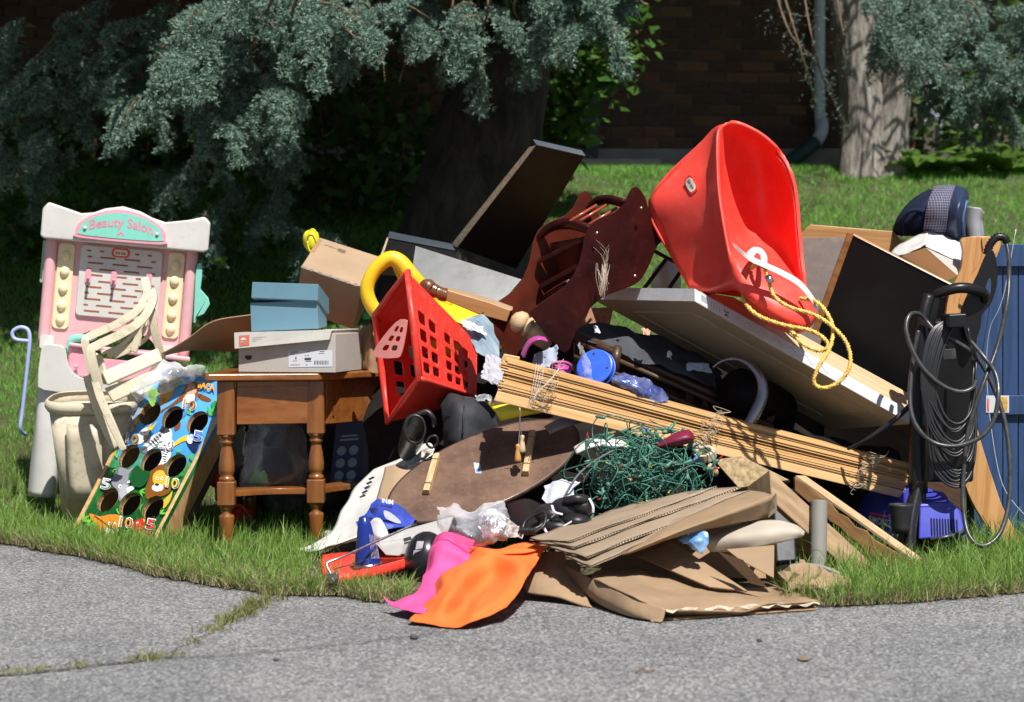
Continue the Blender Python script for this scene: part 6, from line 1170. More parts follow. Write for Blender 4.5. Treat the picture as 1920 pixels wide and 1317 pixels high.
crumple('torn_paper', 'creased white leaflet behind the left end of the blinds', [[(912, 664, 6.86), (935, 672, 6.84), (950, 685, 6.84)], [(905, 690, 6.82), (925, 698, 6.8), (945, 705, 6.8)], [(900, 705, 6.8), (915, 715, 6.78), (930, 722, 6.78)]], mat('grey_paper', (.4, .4, .45), .8, .15, 30), .006, 30, 5, 5, 'paper')
crumple('folded_map', 'folded pale blue paper fan below the maroon rack', [[(1000, 668, 6.72), (1025, 655, 6.7), (1050, 648, 6.7)], [(998, 682, 6.7), (1025, 675, 6.68), (1048, 662, 6.68)], [(1005, 692, 6.68), (1028, 690, 6.66), (1045, 680, 6.66)]], mat('pale_blue_paper', (.32, .36, .46), .7), .01, 45, 5, 5, 'paper')
tk = thing('turned_finial', 'pale turned wooden furniture finial under the maroon rack', 'wood', P(1000, 640, 6.88))
mk('turning', lathe([(0, -.035), (.02, -.03), (.035, -.014), (.038, .004), (.034, .012), (.026, .016), (.036, .024), (.036, .032), (.028, .036), (.034, .046), (.038, .056), (.038, .12), (0, .12)], 20, P(976, 605, 6.95), (.84, .1, -.52)), M_oakp, tk, smooth=True)
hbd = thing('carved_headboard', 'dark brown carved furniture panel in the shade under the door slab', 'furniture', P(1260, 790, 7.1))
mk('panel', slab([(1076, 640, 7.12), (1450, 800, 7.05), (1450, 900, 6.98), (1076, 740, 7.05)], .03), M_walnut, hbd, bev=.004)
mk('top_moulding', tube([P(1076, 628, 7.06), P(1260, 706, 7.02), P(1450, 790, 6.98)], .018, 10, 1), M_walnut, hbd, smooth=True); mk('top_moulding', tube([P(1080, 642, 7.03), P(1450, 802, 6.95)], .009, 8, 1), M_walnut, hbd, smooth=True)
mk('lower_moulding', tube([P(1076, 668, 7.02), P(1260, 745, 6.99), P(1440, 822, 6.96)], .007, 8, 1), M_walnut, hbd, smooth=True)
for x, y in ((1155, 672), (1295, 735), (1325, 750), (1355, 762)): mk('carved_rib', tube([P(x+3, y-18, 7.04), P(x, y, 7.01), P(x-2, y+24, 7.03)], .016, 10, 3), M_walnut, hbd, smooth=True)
bn_ = thing('dark_bin', 'dark round bin with shiny rim lying on its side under the door slab', 'bin', P(1400, 795, 6.88))
bc, ba = P(1386, 735, 6.9), V((-.55, -.8, .25)).normalized()
mk('barrel', lathe([(.07, -.28), (.076, -.02), (.078, 0)], 36, bc, ba), mat('dark_bin_plastic', (.006, .006, .006), .6, spec=.15), bn_, smooth=True, solid=.004); mk('rim', tube([PP(p) for p in ((1336, 690, 6.86), (1352, 678, 6.85), (1376, 673, 6.84), (1402, 682, 6.82), (1424, 706, 6.8), (1430, 738, 6.79), (1416, 775, 6.78), (1388, 822, 6.78))], [.003, .004, .006, .01, .015, .019, .02, .019], 12, 5), mat('bin_rim_metal', (.28, .28, .29), .25, .15, metal=.8), bn_, smooth=True)
# black blanket added so gaps in the heap read dark; grey cloth
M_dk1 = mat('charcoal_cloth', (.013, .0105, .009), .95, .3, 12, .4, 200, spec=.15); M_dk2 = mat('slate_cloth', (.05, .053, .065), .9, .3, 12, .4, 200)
crumple('filler_blanket', 'black crumpled blanket added as filler to keep gaps in the pile dark', [[(690, 640, 7.5), (850, 600, 7.5), (1050, 600, 7.5), (1250, 640, 7.55), (1480, 700, 7.55), (1690, 800, 7.45)], [(690, 760, 7.3), (850, 740, 7.2), (1050, 740, 7.2), (1250, 770, 7.25), (1480, 830, 7.25), (1690, 880, 7.25)], [(700, 880, 7.2), (850, 860, 6.9), (1050, 860, 6.85), (1250, 890, 6.95), (1480, 920, 7.0), (1680, 960, 7.1)], [(700, 1010, 7.1), (850, 1010, 6.75), (1050, 1010, 6.6), (1250, 1020, 6.65), (1480, 1020, 6.8), (1650, 1025, 7.0)]], M_dk1, .04, 7, 6, 6, 'blanket', 3, amp2=.012)
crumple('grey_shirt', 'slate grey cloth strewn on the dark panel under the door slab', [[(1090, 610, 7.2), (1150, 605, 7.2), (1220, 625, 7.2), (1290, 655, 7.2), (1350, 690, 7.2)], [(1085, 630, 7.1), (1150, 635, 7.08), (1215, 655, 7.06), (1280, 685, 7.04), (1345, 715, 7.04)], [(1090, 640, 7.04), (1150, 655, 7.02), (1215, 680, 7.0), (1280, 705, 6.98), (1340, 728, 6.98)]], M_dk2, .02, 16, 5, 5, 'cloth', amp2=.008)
for i, (x, y, w, h, m, lb) in enumerate(((1118, 617, 8, 12, M_paper, 'small white tag standing on the grey cloth'), (1254, 665, 7, 12, M_paper, 'tiny white torn scrap beside the dark bin'), (1210, 622, 16, 9, mat('peach_card', (.6, .3, .2), .7), 'peach coloured card scrap under the door slab'), (1308, 688, 45, 14, mat('ice_blue_card', (.35, .45, .62), .6), 'pale blue folded card beside the dark bin'))):
    crumple('card_scrap', lb, [[(x-w/2, y-h/2, 6.96), (x, y-h/2-1, 6.95), (x+w/2, y-h/2+3, 6.96)], [(x-w/2+2, y+h/2, 6.94), (x, y+h/2, 6.93), (x+w/2+2, y+h/2+4, 6.94)]], m, .004, 60, 3, 3, 'paper')
mk('terracotta_board', slab([(1072, 580, 7.3), (1150, 576, 7.28), (1140, 616, 7.26), (1060, 622, 7.28)], .012), mat('terracotta_grain', (.35, .17, .1), .9, .3, 90, .4, 200), label='speckled terracotta coloured board between the rack and the door slab', cat='board')
bw = thing('white_bowl', 'white bowl lying on its side behind the door slab', 'bowl', P(1265, 545, 7.25)); mk('shell', lathe([(.02, -.06), (.045, -.05), (.06, -.02), (.062, 0)], 28, P(1258, 522, 7.25), (.75, -.55, .2)), M_white, bw, smooth=True, solid=.004); mk('foot', lathe([(.02, -.072), (.026, -.07), (.024, -.058)], 20, P(1258, 522, 7.25), (.75, -.55, .2)), M_white, bw, smooth=True)
cl = thing('chair_leg_piece', 'dark chair frame sticking out between the maroon rack and the swing', 'wood', P(1250, 545, 7.2))
for a, b in (((1205, 545, 7.15), (1250, 485, 7.2)), ((1255, 540, 7.15), (1290, 490, 7.2)), ((1225, 470, 7.22), (1290, 505, 7.2))): mk('rail', tube([PP(a), PP(b)], .007, 8, 1), M_mar, cl, smooth=True)
# ================================================================ the front of the pile
bg_ = thing('black_bag', 'black quilted fabric bag slumped behind the oval top', 'bag', P(872, 830, 6.6))
mk('body', grid([[(824, 748, 6.95), (845, 738, 6.9), (870, 742, 6.86), (905, 752, 6.88), (935, 785, 6.95)], [(828, 775, 6.86), (850, 765, 6.78), (872, 765, 6.77), (905, 772, 6.8), (935, 800, 6.88)], [(832, 820, 6.82), (850, 815, 6.75), (875, 815, 6.74), (905, 810, 6.78), (935, 815, 6.86)], [(834, 850, 6.82), (850, 850, 6.76), (875, 850, 6.75), (905, 845, 6.78), (935, 840, 6.86)]], 6, 6, .006, 25), mat('dark_nylon', (.022, .024, .029), .7, .25, 20, .4, 240), bg_, smooth=True, solid=.01)
mk('zip', tube([P(869, 746, 6.845), P(870, 770, 6.755), P(868, 815, 6.73)], .0028, 6, 5), M_bk2, bg_, smooth=True); mk('seam', tube([P(828, 778, 6.845), P(850, 782, 6.77), P(868, 786, 6.75)], .0018, 5, 5), M_bk2, bg_, smooth=True)
sh_ = thing('black_boot', 'black rubber boot lying open above the white carton', 'boot', P(780, 840, 6.65))
mk('shaft', loft([[P(779+r*math.cos(a)*.72+ox, 805+r*math.sin(a)+oy, Y) for a in np.linspace(0, 2*math.pi, 29)[:-1]] for r, ox, oy, Y in ((26, 0, 0, 6.55), (30, -1, 0, 6.56), (31, -2, 2, 6.6), (30, -6, 14, 6.7), (24, -16, 36, 6.8))]), MATS['black_cord'], sh_, smooth=True, solid=.004)
mk('strap', tube([P(783, 778, 6.56), P(800, 772, 6.56), P(812, 784, 6.56), P(814, 797, 6.6)], .008, 7, 5), MATS['black_cord'], sh_, smooth=True); mk('buckle', tube([P(800, 832, 6.55), P(806, 820, 6.55), P(818, 818, 6.55), P(820, 830, 6.56), P(810, 840, 6.56)], .004, 6, 4, closed=True), MATS['black_cord'], sh_, smooth=True)
mk('lemon_tray', grid([[(915, 755, 6.62), (960, 752, 6.6), (1012, 765, 6.6)], [(928, 772, 6.55), (970, 768, 6.52), (1015, 772, 6.54)], [(938, 790, 6.55), (975, 782, 6.53), (1018, 774, 6.55)]], 4, 4), M_yel2, smooth=True, solid=.006, label='lemon yellow plastic tray under the left end of the blinds', cat='tray')
crumple('plastic_bag', 'scrap of clear film above the lemon tray', [[(890, 742, 6.62), (908, 738, 6.6), (925, 748, 6.6)], [(895, 752, 6.6), (912, 752, 6.58), (925, 760, 6.58)]], M_clear, .006, 50, 4, 4)
mk('grey_strip', grid([[(1020, 800, 6.55), (1050, 785, 6.55), (1085, 783, 6.58)], [(1030, 812, 6.5), (1058, 800, 6.5), (1090, 790, 6.55)]], 5, 3), mat('grey_rubber', (.2, .2, .21), .6), smooth=True, solid=.005, label='curved grey rubber strip under the blinds beside the oval top', cat='strip')
mk('white_tray', grid([[(1075, 838, 6.42), (1110, 822, 6.42), (1160, 824, 6.42), (1180, 832, 6.44)], [(1080, 850, 6.38), (1115, 836, 6.37), (1155, 836, 6.38), (1178, 838, 6.4)]], 5, 3), M_white, smooth=True, solid=.006, label='white curved plastic tray edge above the string lights', cat='tray')
# ---- white creased carton sheet and small brown carton
ws = thing('white_carton', 'creased white printed carton sheet sliding down beside the table', 'cardboard', P(640, 1035, 6.6))
M_wcb = mat('white_carton_print', (.6, .59, .55), .75, .12, 6, .35, 70, dirt=.3, dirtc=(.38, .3, .2), dscale=12)
mk('sheet', grid([[(700, 880, 6.95), (745, 860, 6.9), (800, 832, 6.82), (815, 842, 6.75)], [(665, 915, 6.85), (712, 905, 6.78), (765, 885, 6.68), (790, 885, 6.62)], [(640, 960, 6.75), (680, 958, 6.66), (725, 942, 6.56), (745, 945, 6.52)], [(612, 1005, 6.68), (650, 1010, 6.58), (690, 990, 6.5), (705, 990, 6.48)], [(555, 1032, 6.72), (590, 1034, 6.6), (620, 1022, 6.5), (640, 1016, 6.48)]], 6, 6, .005, 14), M_wcb, ws, smooth=True, solid=.004)
for k in range(9): mk('print_stripe', grid([[(690-k*4.2, 898+k*8.5, 6.795-k*.01), (700-k*4.2, 893+k*8.5, 6.785-k*.01)], [(693-k*4.2, 901+k*8.5, 6.79-k*.01), (703-k*4.2, 896+k*8.5, 6.78-k*.01)]], 2, 2), M_ink, ws)
mk('torn_patch', grid([[(770, 862, 6.675), (800, 840, 6.68), (812, 846, 6.67)], [(750, 880, 6.64), (775, 872, 6.625), (795, 862, 6.63)]], 5, 4, .003, 60), mat('torn_brown', (.22, .15, .09), .9, .6, 60, .5, c2=(.6, .55, .5)), ws, solid=.002)
mk('brown_carton', grid([[(722, 876, 6.66), (745, 872, 6.63), (770, 882, 6.6)], [(712, 915, 6.58), (738, 918, 6.54), (765, 920, 6.53)], [(703, 945, 6.54), (728, 955, 6.49), (752, 962, 6.48)]], 4, 4, .003, 20), M_kraft, smooth=True, solid=.006, label='small tan cardboard piece tucked against the oval top', cat='cardboard')
# ---- blue packet, bottle, acrylic tray, red sled, rod
bpk = thing('blue_packet', 'crumpled blue printed packet under the oval top', 'packet', P(720, 1000, 6.3))
M_bpk = mat('blue_packet_print', (.03, .06, .36), .4, .25, 20, .3, 50)
mk('wrapper', grid([[(682, 960, 6.45), (712, 938, 6.44), (745, 945, 6.42), (788, 972, 6.38)], [(672, 985, 6.4), (710, 965, 6.34), (745, 970, 6.32), (775, 985, 6.32)], [(690, 985, 6.34), (718, 992, 6.28), (745, 995, 6.28), (765, 992, 6.3)]], 3, 3, .016, 26, amp2=.008), M_bpk, bpk, solid=.002)
mk('flap', grid([[(668, 982, 6.38), (692, 955, 6.4)], [(672, 990, 6.36), (700, 972, 6.36)]], 5, 4, .006, 30), M_bpk, bpk, smooth=True)
mk('bulb_picture', pxext(outline([(720, 958), (732, 962), (745, 972), (752, 980), (748, 982), (735, 978), (722, 970)], 3), 6.295, .004), M_paper, bpk); mk('lettering', text('MINI', qmap([P(738, 957, 6.37), P(717, 953, 6.38), P(717, 945, 6.4), P(738, 948, 6.39)]), 0, 0, 1, 1, .02), M_paper, bpk)
mk('white_liner', grid([[(690, 980, 6.32), (708, 970, 6.29), (722, 985, 6.28)], [(694, 1000, 6.29), (710, 1005, 6.26), (728, 1005, 6.26)], [(705, 1010, 6.28), (715, 1014, 6.26), (730, 1008, 6.27)]], 4, 4, .004, 40), M_wc, bpk, smooth=True, solid=.002)
btl = thing('blue_bottle', 'dark blue plastic tube bottle standing on the red sled', 'bottle', P(690, 1066, 6.25)); bo = P(690, 1064, 6.1)
mk('body', lathe([(.0, 0), (.036, .0), (.039, .006), (.036, .025), (.028, .07), (.02, .12), (.014, .145), (.0, .15)], 24, bo, (-.08, -.05, 1)), mat('cobalt_plastic', (.012, .03, .22), .25, .1), btl, smooth=True); mk('foil_base', lathe([(.0375, .001), (.0402, .005), (.0385, .013)], 24, bo, (-.08, -.05, 1)), M_steel, btl, smooth=True)
for k in range(6): mk('print_line', tube([P(693+k*2.6, 1002+k, 6.066+.0012*k*k*.3), P(697+k*2.6, 1048, 6.064+.0012*k*k*.3)], .0006, 4, 1), M_paper, btl)
at_ = thing('acrylic_tray', 'clear grey acrylic tray propped under the oval top', 'tray', P(780, 1035, 6.25))
M_acr = clear_mat('grey_acrylic', (.55, .53, .5), .42, .15, 8, .1)
mk('panel', slab([(706, 1008, 6.28), (850, 968, 6.28), (838, 1000, 6.2), (718, 1028, 6.2)], .004), M_acr, at_); mk('panel', slab([(704, 1018, 6.2), (760, 1010, 6.2), (752, 1042, 6.17), (724, 1040, 6.17)], .004), M_acr, at_); mk('panel', slab([(718, 1028, 6.2), (838, 1000, 6.2), (820, 1020, 6.18), (760, 1040, 6.18)], .004), M_acr, at_); mk('slot', slab([(756, 1010, 6.195), (770, 1006, 6.195), (772, 1012, 6.193), (758, 1016, 6.193)], .002), M_ink, at_)
sl = thing('red_sled', 'red plastic sled lying flat at the grass edge', 'sled', P(690, 1085, 6.25))
mk('deck', grid([[(605, 1040, 6.4), (650, 1035, 6.45), (720, 1035, 6.45), (765, 1030, 6.5)], [(602, 1065, 6.2), (650, 1058, 6.22), (720, 1052, 6.28), (765, 1046, 6.35)], [(612, 1086, 5.97), (655, 1080, 6.0), (720, 1070, 6.08), (768, 1058, 6.2)]], 5, 5), M_red, sl, smooth=True, solid=.006)
mk('edge', tube([P(625, 1088, 5.95), P(660, 1082, 5.98), P(710, 1072, 6.05), P(768, 1056, 6.15)], .016, 12, 4), M_red, sl, smooth=True)
rd = thing('metal_rod', 'bent thin metal rod with clamp leaning over the red sled', 'rod', P(625, 1090, 6.25))
mk('shaft', tube([P(625, 1084, 5.93), P(614, 1064, 5.95), P(615, 1055, 5.96), P(640, 1045, 5.98), P(700, 1018, 6.05), P(780, 982, 6.14)], .0035, 8, 5), M_steel, rd, smooth=True); mk('clamp', tube([P(622, 1080, 5.93), P(626, 1093, 5.92)], .011, 10, 1), M_steel, rd, smooth=True); mk('clamp_jaw', slab([(612, 1078, 5.92), (632, 1074, 5.91), (634, 1086, 5.91), (616, 1090, 5.92)], .012), M_steel, rd, bev=.003)
mk('cord_piece', tube([P(625, 1068, 5.95), P(680, 1052, 6.0), P(705, 1040, 6.05)], .0015, 5, 4), M_ink, rd)
# ---- helmet, pink and orange cloth
hm = thing('black_helmet', 'black round helmet with white lettering beside the pink cloth', 'helmet', P(790, 1110, 6.1))
mk('shell', ball(P(800, 1052, 6.14), .065, .08, .085, 24, 16), mat('helmet_black', (.012, .012, .014), .3, .2), hm, smooth=True)
hf = lambda s, t, d: P(766+s*32, 1015+t*45, 6.075+.02*(s-.5)**2+.015*t*t-.01*s)
mk('print', J(*[(lambda pts: ([hf(*p, 0) for p in pts], [list(range(len(pts)))]))(pp) for pp in ([(.5, 0), (.9, .0), (.8, .3), (.4, .35)], [(.3, .38), (.75, .36), (.7, .6), (.25, .62)], [(.25, .66), (.68, .64), (.65, .9), (.35, .95)])]), M_paper, hm)
M_pinkc = mat('neon_pink_cloth', (.75, .075, .27), .8, .1, 6, .6, 420, crease=6, dirt=.12, dirtc=(.4, .06, .15)); M_orc = mat('neon_orange_cloth', (.82, .15, .022), .8, .08, 6, .6, 420, crease=5, dirt=.15, dirtc=(.5, .1, .02), dscale=10)
mk('pink_cloth', grid([[(815, 1012, 6.12), (845, 1002, 6.08), (880, 1012, 6.06), (920, 1030, 6.06), (960, 1060, 6.1)], [(800, 1040, 6.02), (830, 1030, 5.93), (865, 1035, 5.93), (900, 1050, 5.96), (930, 1080, 6.0)], [(795, 1075, 5.95), (815, 1075, 5.86), (845, 1075, 5.85), (875, 1085, 5.9), (900, 1110, 5.92)], [(785, 1105, 5.76), (800, 1108, 5.7), (820, 1110, 5.7), (840, 1120, 5.74), (860, 1140, 5.66)], [(745, 1130, 5.62), (770, 1136, 5.56), (785, 1138, 5.55), (800, 1143, 5.55), (815, 1148, 5.55)], [(716, 1122, 5.66), (745, 1141, 5.55), (765, 1147, 5.5), (780, 1151, 5.48), (795, 1154, 5.47)]], 8, 8, .008, 9, 2, amp2=.001, ridge=.045, rf=10), M_pinkc, smooth=True, solid=.0015, label='neon pink cloth flag spilling onto the asphalt', cat='cloth')
mk('orange_cloth', grid([[(872, 1028, 5.98), (900, 1022, 5.96), (940, 1022, 5.96), (985, 1018, 5.98), (1028, 1025, 6.02)], [(850, 1062, 5.84), (890, 1050, 5.8), (930, 1052, 5.8), (980, 1045, 5.82), (1015, 1045, 5.86)], [(815, 1098, 5.74), (860, 1088, 5.62), (905, 1096, 5.74), (960, 1085, 5.66), (995, 1075, 5.74)], [(795, 1128, 5.58), (835, 1122, 5.47), (880, 1132, 5.55), (930, 1125, 5.48), (970, 1110, 5.57)], [(772, 1158, 5.44), (810, 1160, 5.42), (850, 1165, 5.39), (900, 1160, 5.4), (952, 1136, 5.47)], [(770, 1163, 5.4), (812, 1168, 5.37), (852, 1174, 5.34), (900, 1164, 5.37), (950, 1140, 5.46)]], 10, 10, .008, 9, 5, amp2=.001, ridge=.055, rf=9), M_orc, smooth=True, solid=.0015, label='neon orange cloth flag draped down onto the asphalt', cat='cloth')
mk('orange_strip', grid([[(880, 1026, 5.96), (930, 1030, 5.9), (985, 1026, 5.88), (1028, 1012, 5.94)], [(890, 1032, 5.93), (930, 1040, 5.87), (985, 1036, 5.85), (1030, 1024, 5.9)]], 5, 3, .004, 20), M_orc, bpy.data.objects['orange_cloth'], smooth=True, solid=.002)
# ---- clear bag, hockey glove, white cloth
crumple('plastic_bag', 'clear plastic bag of metal bits lying before the oval top', [[(820, 952, 6.12), (850, 948, 6.08), (880, 955, 6.04), (910, 945, 6.02), (940, 938, 6.04)], [(822, 975, 6.05), (852, 972, 5.98), (885, 985, 5.95), (915, 970, 5.95), (950, 960, 5.98)], [(838, 995, 6.02), (865, 1000, 5.94), (890, 1010, 5.92), (925, 1000, 5.93), (958, 990, 5.97)], [(862, 1015, 6.0), (885, 1020, 5.95), (900, 1024, 5.94), (925, 1018, 5.95), (955, 1012, 5.98)]], clear_mat('milky_film', (.85, .84, .88), .1, .12, 45, .7), .02, 16, seed=6)
crumple('foil_piece', 'crushed aluminium foil inside the clear bag', [[(895, 965, 6.04), (925, 955, 6.03), (945, 965, 6.04)], [(900, 990, 6.0), (925, 985, 5.99), (945, 990, 6.0)], [(905, 1005, 6.0), (925, 1008, 5.99), (942, 1002, 6.0)]], mat('foil', (.6, .6, .6), .25, .2, 30, .8, 40, metal=.9, bdist=.01), .012, 45, 5, 5, 'foil')
crumple('card_scrap', 'flaking white card scrap right of the clear bag', [[(955, 975, 6.08), (970, 985, 6.05), (985, 998, 6.05)], [(945, 1005, 6.02), (960, 1008, 5.99), (978, 1010, 6.0)]], mat('torn_brown', (.22, .15, .09)), .006, 40, 4, 4, 'cardboard')
gl = thing('hockey_glove', 'black padded sports glove with white trim beside the string lights', 'glove', P(1060, 1000, 6.05)); M_gl = mat('black_leather', (.014, .014, .015), .42, .2, 20, .2, 120)
for i, (x, y, rx, rz, yy) in enumerate(((1035, 965, .05, .032, 6.08), (1065, 955, .05, .034, 6.07), (1092, 948, .036, .032, 6.06), (1045, 985, .05, .022, 6.04), (1080, 975, .04, .022, 6.03))): mk('pad', ball(P(x, y, yy), rx, .05, rz, 18, 12, .15, 18), M_gl, gl, smooth=True)
for pts in ([(1035, 948, 6.0), (1040, 960, 5.99), (1055, 965, 5.99)], [(1020, 990, 5.99), (1030, 1000, 5.98), (1060, 985, 5.98), (1072, 978, 5.98)], [(1105, 935, 6.02), (1112, 950, 6.01), (1112, 962, 6.01)]): mk('trim', tube([PP(p) for p in pts], .005, 7, 5, flat=.5), M_paper, gl, smooth=True)
mk('finger_roll', tube([P(1060, 940, 6.03), P(1080, 935, 6.01), P(1098, 938, 6.02)], .012, 8, 4), M_gl, gl, smooth=True)
crumple('white_cloth', 'white rag with printed corner between the oval top and the lights', [[(1022, 908, 6.3), (1050, 902, 6.28), (1085, 902, 6.26)], [(1020, 935, 6.2), (1045, 935, 6.16), (1075, 930, 6.16)], [(1018, 968, 6.12), (1035, 962, 6.1), (1060, 945, 6.12)]], mat('white_rag', (.46, .48, .53), .85, .15, crease=14), .012, 22, 6, 6, 'rag')
mk('black_lamp_cord', tube([PP(p) for p in ((1150, 845, 6.28), (1115, 865, 6.24), (1085, 890, 6.2), (1062, 925, 6.14), (1045, 960, 6.04), (1015, 985, 6.0), (985, 1000, 5.98))], .0035, 7, 6), mat('grey_cord', (.09, .09, .085), .5), smooth=True, label='dark grey cord curling from the lights to the glove', cat='cord')
co = cr([P(1000, 1004, 5.96), P(985, 1000, 5.95), P(972, 1008, 5.95)], 3); mk('coiled_cord', tube([P(972+k*.55, 996+7*math.sin(k*1.1), 5.96+.012*math.cos(k*1.1)) for k in range(60)], .0018, 5, 2), M_cord, smooth=True, label='short coiled black cord in front of the glove', cat='cord')
mk('headphone_band', tube([PP(p) for p in ((978, 1000, 6.0), (985, 978, 6.02), (1005, 965, 6.02), (1022, 962, 6.0), (1020, 985, 5.97), (1000, 1000, 5.96))], .004, 7, 6), M_cord, smooth=True, label='thin black plastic loop left of the glove', cat='band')
mk('dark_tray', grid([[(950, 945, 6.3), (985, 935, 6.3), (1015, 945, 6.28)], [(960, 980, 6.2), (985, 975, 6.16), (1012, 975, 6.15)], [(968, 1005, 6.12), (985, 1000, 6.1), (1005, 998, 6.1)]], 4, 4), M_black, smooth=True, solid=.006, label='black plastic tray in the gap below the oval top', cat='tray')
# ---- flattened cardboard sheets
M_card = mat('corrugated_face', (.27, .2, .135), .85, .18, 4, .2, 90, crease=5, dirt=.3, dirtc=(.22, .15, .1), axis=(.9, 0, .35), stretch=6); M_kp = mat('kraft_paper', (.3, .2, .115), .8, .2, 4, .3, 60, crease=8, dirt=.3, dirtc=(.2, .125, .065), dscale=7)
def sheet(name, label, rows, m=None, th=.005, amp=.004, seed=1, nu=6, nv=6): return mk(name, grid(rows, nu, nv, amp, 10, seed, amp2=amp*.25), m or M_card, smooth=True, solid=th, label=label, cat='cardboard', group=None)
def flutes(a, b, th, n, name, par, m):                      # corrugated core along an edge
    pts = [a*(1-t)+b*t+V((0, -.0015, th*(1 if k % 2 else -1))) for k, t in enumerate(np.linspace(0, 1, n))]
    vv = [p for q in pts for p in (q, q+V((0, .02, .006)))]; return mk(name, (vv, [[2*i, 2*i+1, 2*i+3, 2*i+2] for i in range(n-1)]), m, par)
def flatcard(label, q, seed, sub=9):                        # a sheet of corrugated board: two liners and the fluted core between
    o = thing('cardboard_sheet', label, 'cardboard', PP(q[1])); rs = random.Random(seed); g = qmap([PP(q[3]), PP(q[2]), PP(q[1]), PP(q[0])]); A_ = []
    for lay in (0, -.0055):
        rows = []
        for j in range(sub*2+1):
            r = []
            for i in range(sub+1):
                s, t = i/sub, j/(sub*2); js = (mnoise.noise(V((t*7, seed, lay*90)))*.035+mnoise.noise(V((t*31, seed, lay*90)))*.015) if i == sub else 0; jt = (mnoise.noise(V((s*9, seed+7, lay*90)))*.02) if j == sub*2 else 0
                r.append(g(s+js, t+jt, lay+.007*mnoise.noise(V((s*2.2+seed, t*3.3, 0)))+.0025*mnoise.noise(V((s*9, t*9, seed)))))
            rows.append(r)
        A_.append(rows); mk('liner', grid(rows, 1, 1, px=False), M_card, o, smooth=True, solid=.0008)
    vv = []
    for k in range(121):                                    # flutes along the right hand edge
        t = k/120; i = min(int(t*sub*2), sub*2-1); w = t*sub*2-i; pa = A_[0][i][sub]*(1-w)+A_[0][i+1][sub]*w; pb = A_[1][i][sub]*(1-w)+A_[1][i+1][sub]*w; p0 = A_[0][i][sub-1]*(1-w)+A_[0][i+1][sub-1]*w
        c_ = pa if k % 2 else pb; vv += [c_*.97+(p0+pb-pa if not k % 2 else p0)*.03, (p0 if k % 2 else p0+pb-pa)]
    mk('fluted_core', (vv, [[2*i, 2*i+1, 2*i+3, 2*i+2] for i in range(120)]), M_liner, o)
    return o
flatcard('topmost grey brown flattened cardboard sheet at the end of the orange cloth', [(994, 1009, 5.86), (1066, 1015, 5.80), (1345, 912, 6.26), (1200, 938, 6.3)], 1)
flatcard('second flattened cardboard sheet under the topmost one', [(1012, 1017, 5.84), (1078, 1025, 5.78), (1385, 912, 6.24), (1250, 930, 6.28)], 2)
flatcard('third flattened cardboard sheet with ragged fluted edge', [(1030, 1026, 5.82), (1098, 1044, 5.74), (1408, 920, 6.2), (1290, 925, 6.24)], 3)
flatcard('fourth flattened cardboard sheet pointing down to the left', [(1058, 1042, 5.79), (1108, 1061, 5.71), (1330, 960, 6.02), (1240, 970, 6.1)], 4)
fluted = thing('cardboard_box', 'long flattened tan box on top of the cardboard stack', 'cardboard', P(1340, 1000, 5.9))
mk('top', grid([[(1215, 1000, 5.96), (1280, 972, 6.0), (1345, 944, 6.04), (1407, 919, 6.1)], [(1190, 1021, 5.86), (1270, 985, 5.9), (1350, 953, 5.95), (1428, 923, 6.04)], [(1166, 1041, 5.77), (1265, 1000, 5.82), (1360, 965, 5.87), (1450, 930, 5.96)]], 4, 4, .002, 14), M_kp, fluted, smooth=True, solid=.003)
mk('front', grid([[(1167, 1042, 5.768), (1265, 1001, 5.818), (1360, 966, 5.868), (1450, 931, 5.958)], [(1185, 1038, 5.79), (1268, 1007, 5.84), (1362, 985, 5.9), (1440, 971, 5.98)]], 4, 4, .002, 14), M_kp, fluted, smooth=True, solid=.003); mk('end', slab([(1450, 931, 5.958), (1456, 924, 6.06), (1457, 958, 6.06), (1441, 971, 5.98)], .004), M_card, fluted)
# lower kraft carton
kc = thing('kraft_carton', 'big crushed brown kraft carton lying on the asphalt', 'cardboard', P(1250, 1170, 5.5))
mk('top', grid([[(1118, 1070, 5.95), (1210, 1068, 6.0), (1310, 1082, 6.02), (1376, 1098, 6.02), (1475, 1096, 6.0)], [(1113, 1085, 5.75), (1200, 1092, 5.76), (1300, 1108, 5.8), (1390, 1110, 5.84), (1492, 1110, 5.86)], [(1178, 1116, 5.56), (1250, 1124, 5.58), (1320, 1128, 5.62), (1420, 1124, 5.7), (1514, 1122, 5.76)], [(1246, 1142, 5.46), (1300, 1147, 5.5), (1370, 1148, 5.55), (1440, 1138, 5.6), (1532, 1128, 5.68)]], 8, 8, .004, 9, 3, amp2=.0015, ridge=.024, rf=8), M_kp, kc, smooth=True, solid=.004)
mk('left_side', grid([[(1040, 1048, 5.95), (1075, 1068, 5.85), (1113, 1086, 5.745), (1178, 1117, 5.555), (1246, 1143, 5.455)], [(1048, 1075, 5.93), (1084, 1100, 5.82), (1125, 1122, 5.68), (1184, 1148, 5.51), (1243, 1158, 5.45)], [(1075, 1095, 5.9), (1110, 1128, 5.78), (1150, 1150, 5.62), (1195, 1164, 5.5), (1238, 1171, 5.445)]], 6, 5, .003, 12), M_kp, kc, smooth=True, solid=.004)
mk('torn_front', grid([[(1248, 1145, 5.47), (1320, 1146, 5.5), (1390, 1146, 5.55), (1450, 1134, 5.6), (1535, 1130, 5.66)], [(1252, 1158, 5.52), (1320, 1160, 5.56), (1390, 1155, 5.6), (1450, 1148, 5.65), (1525, 1140, 5.7)]], 8, 3, .005, 24), M_kraftd, kc, smooth=True, solid=.003)
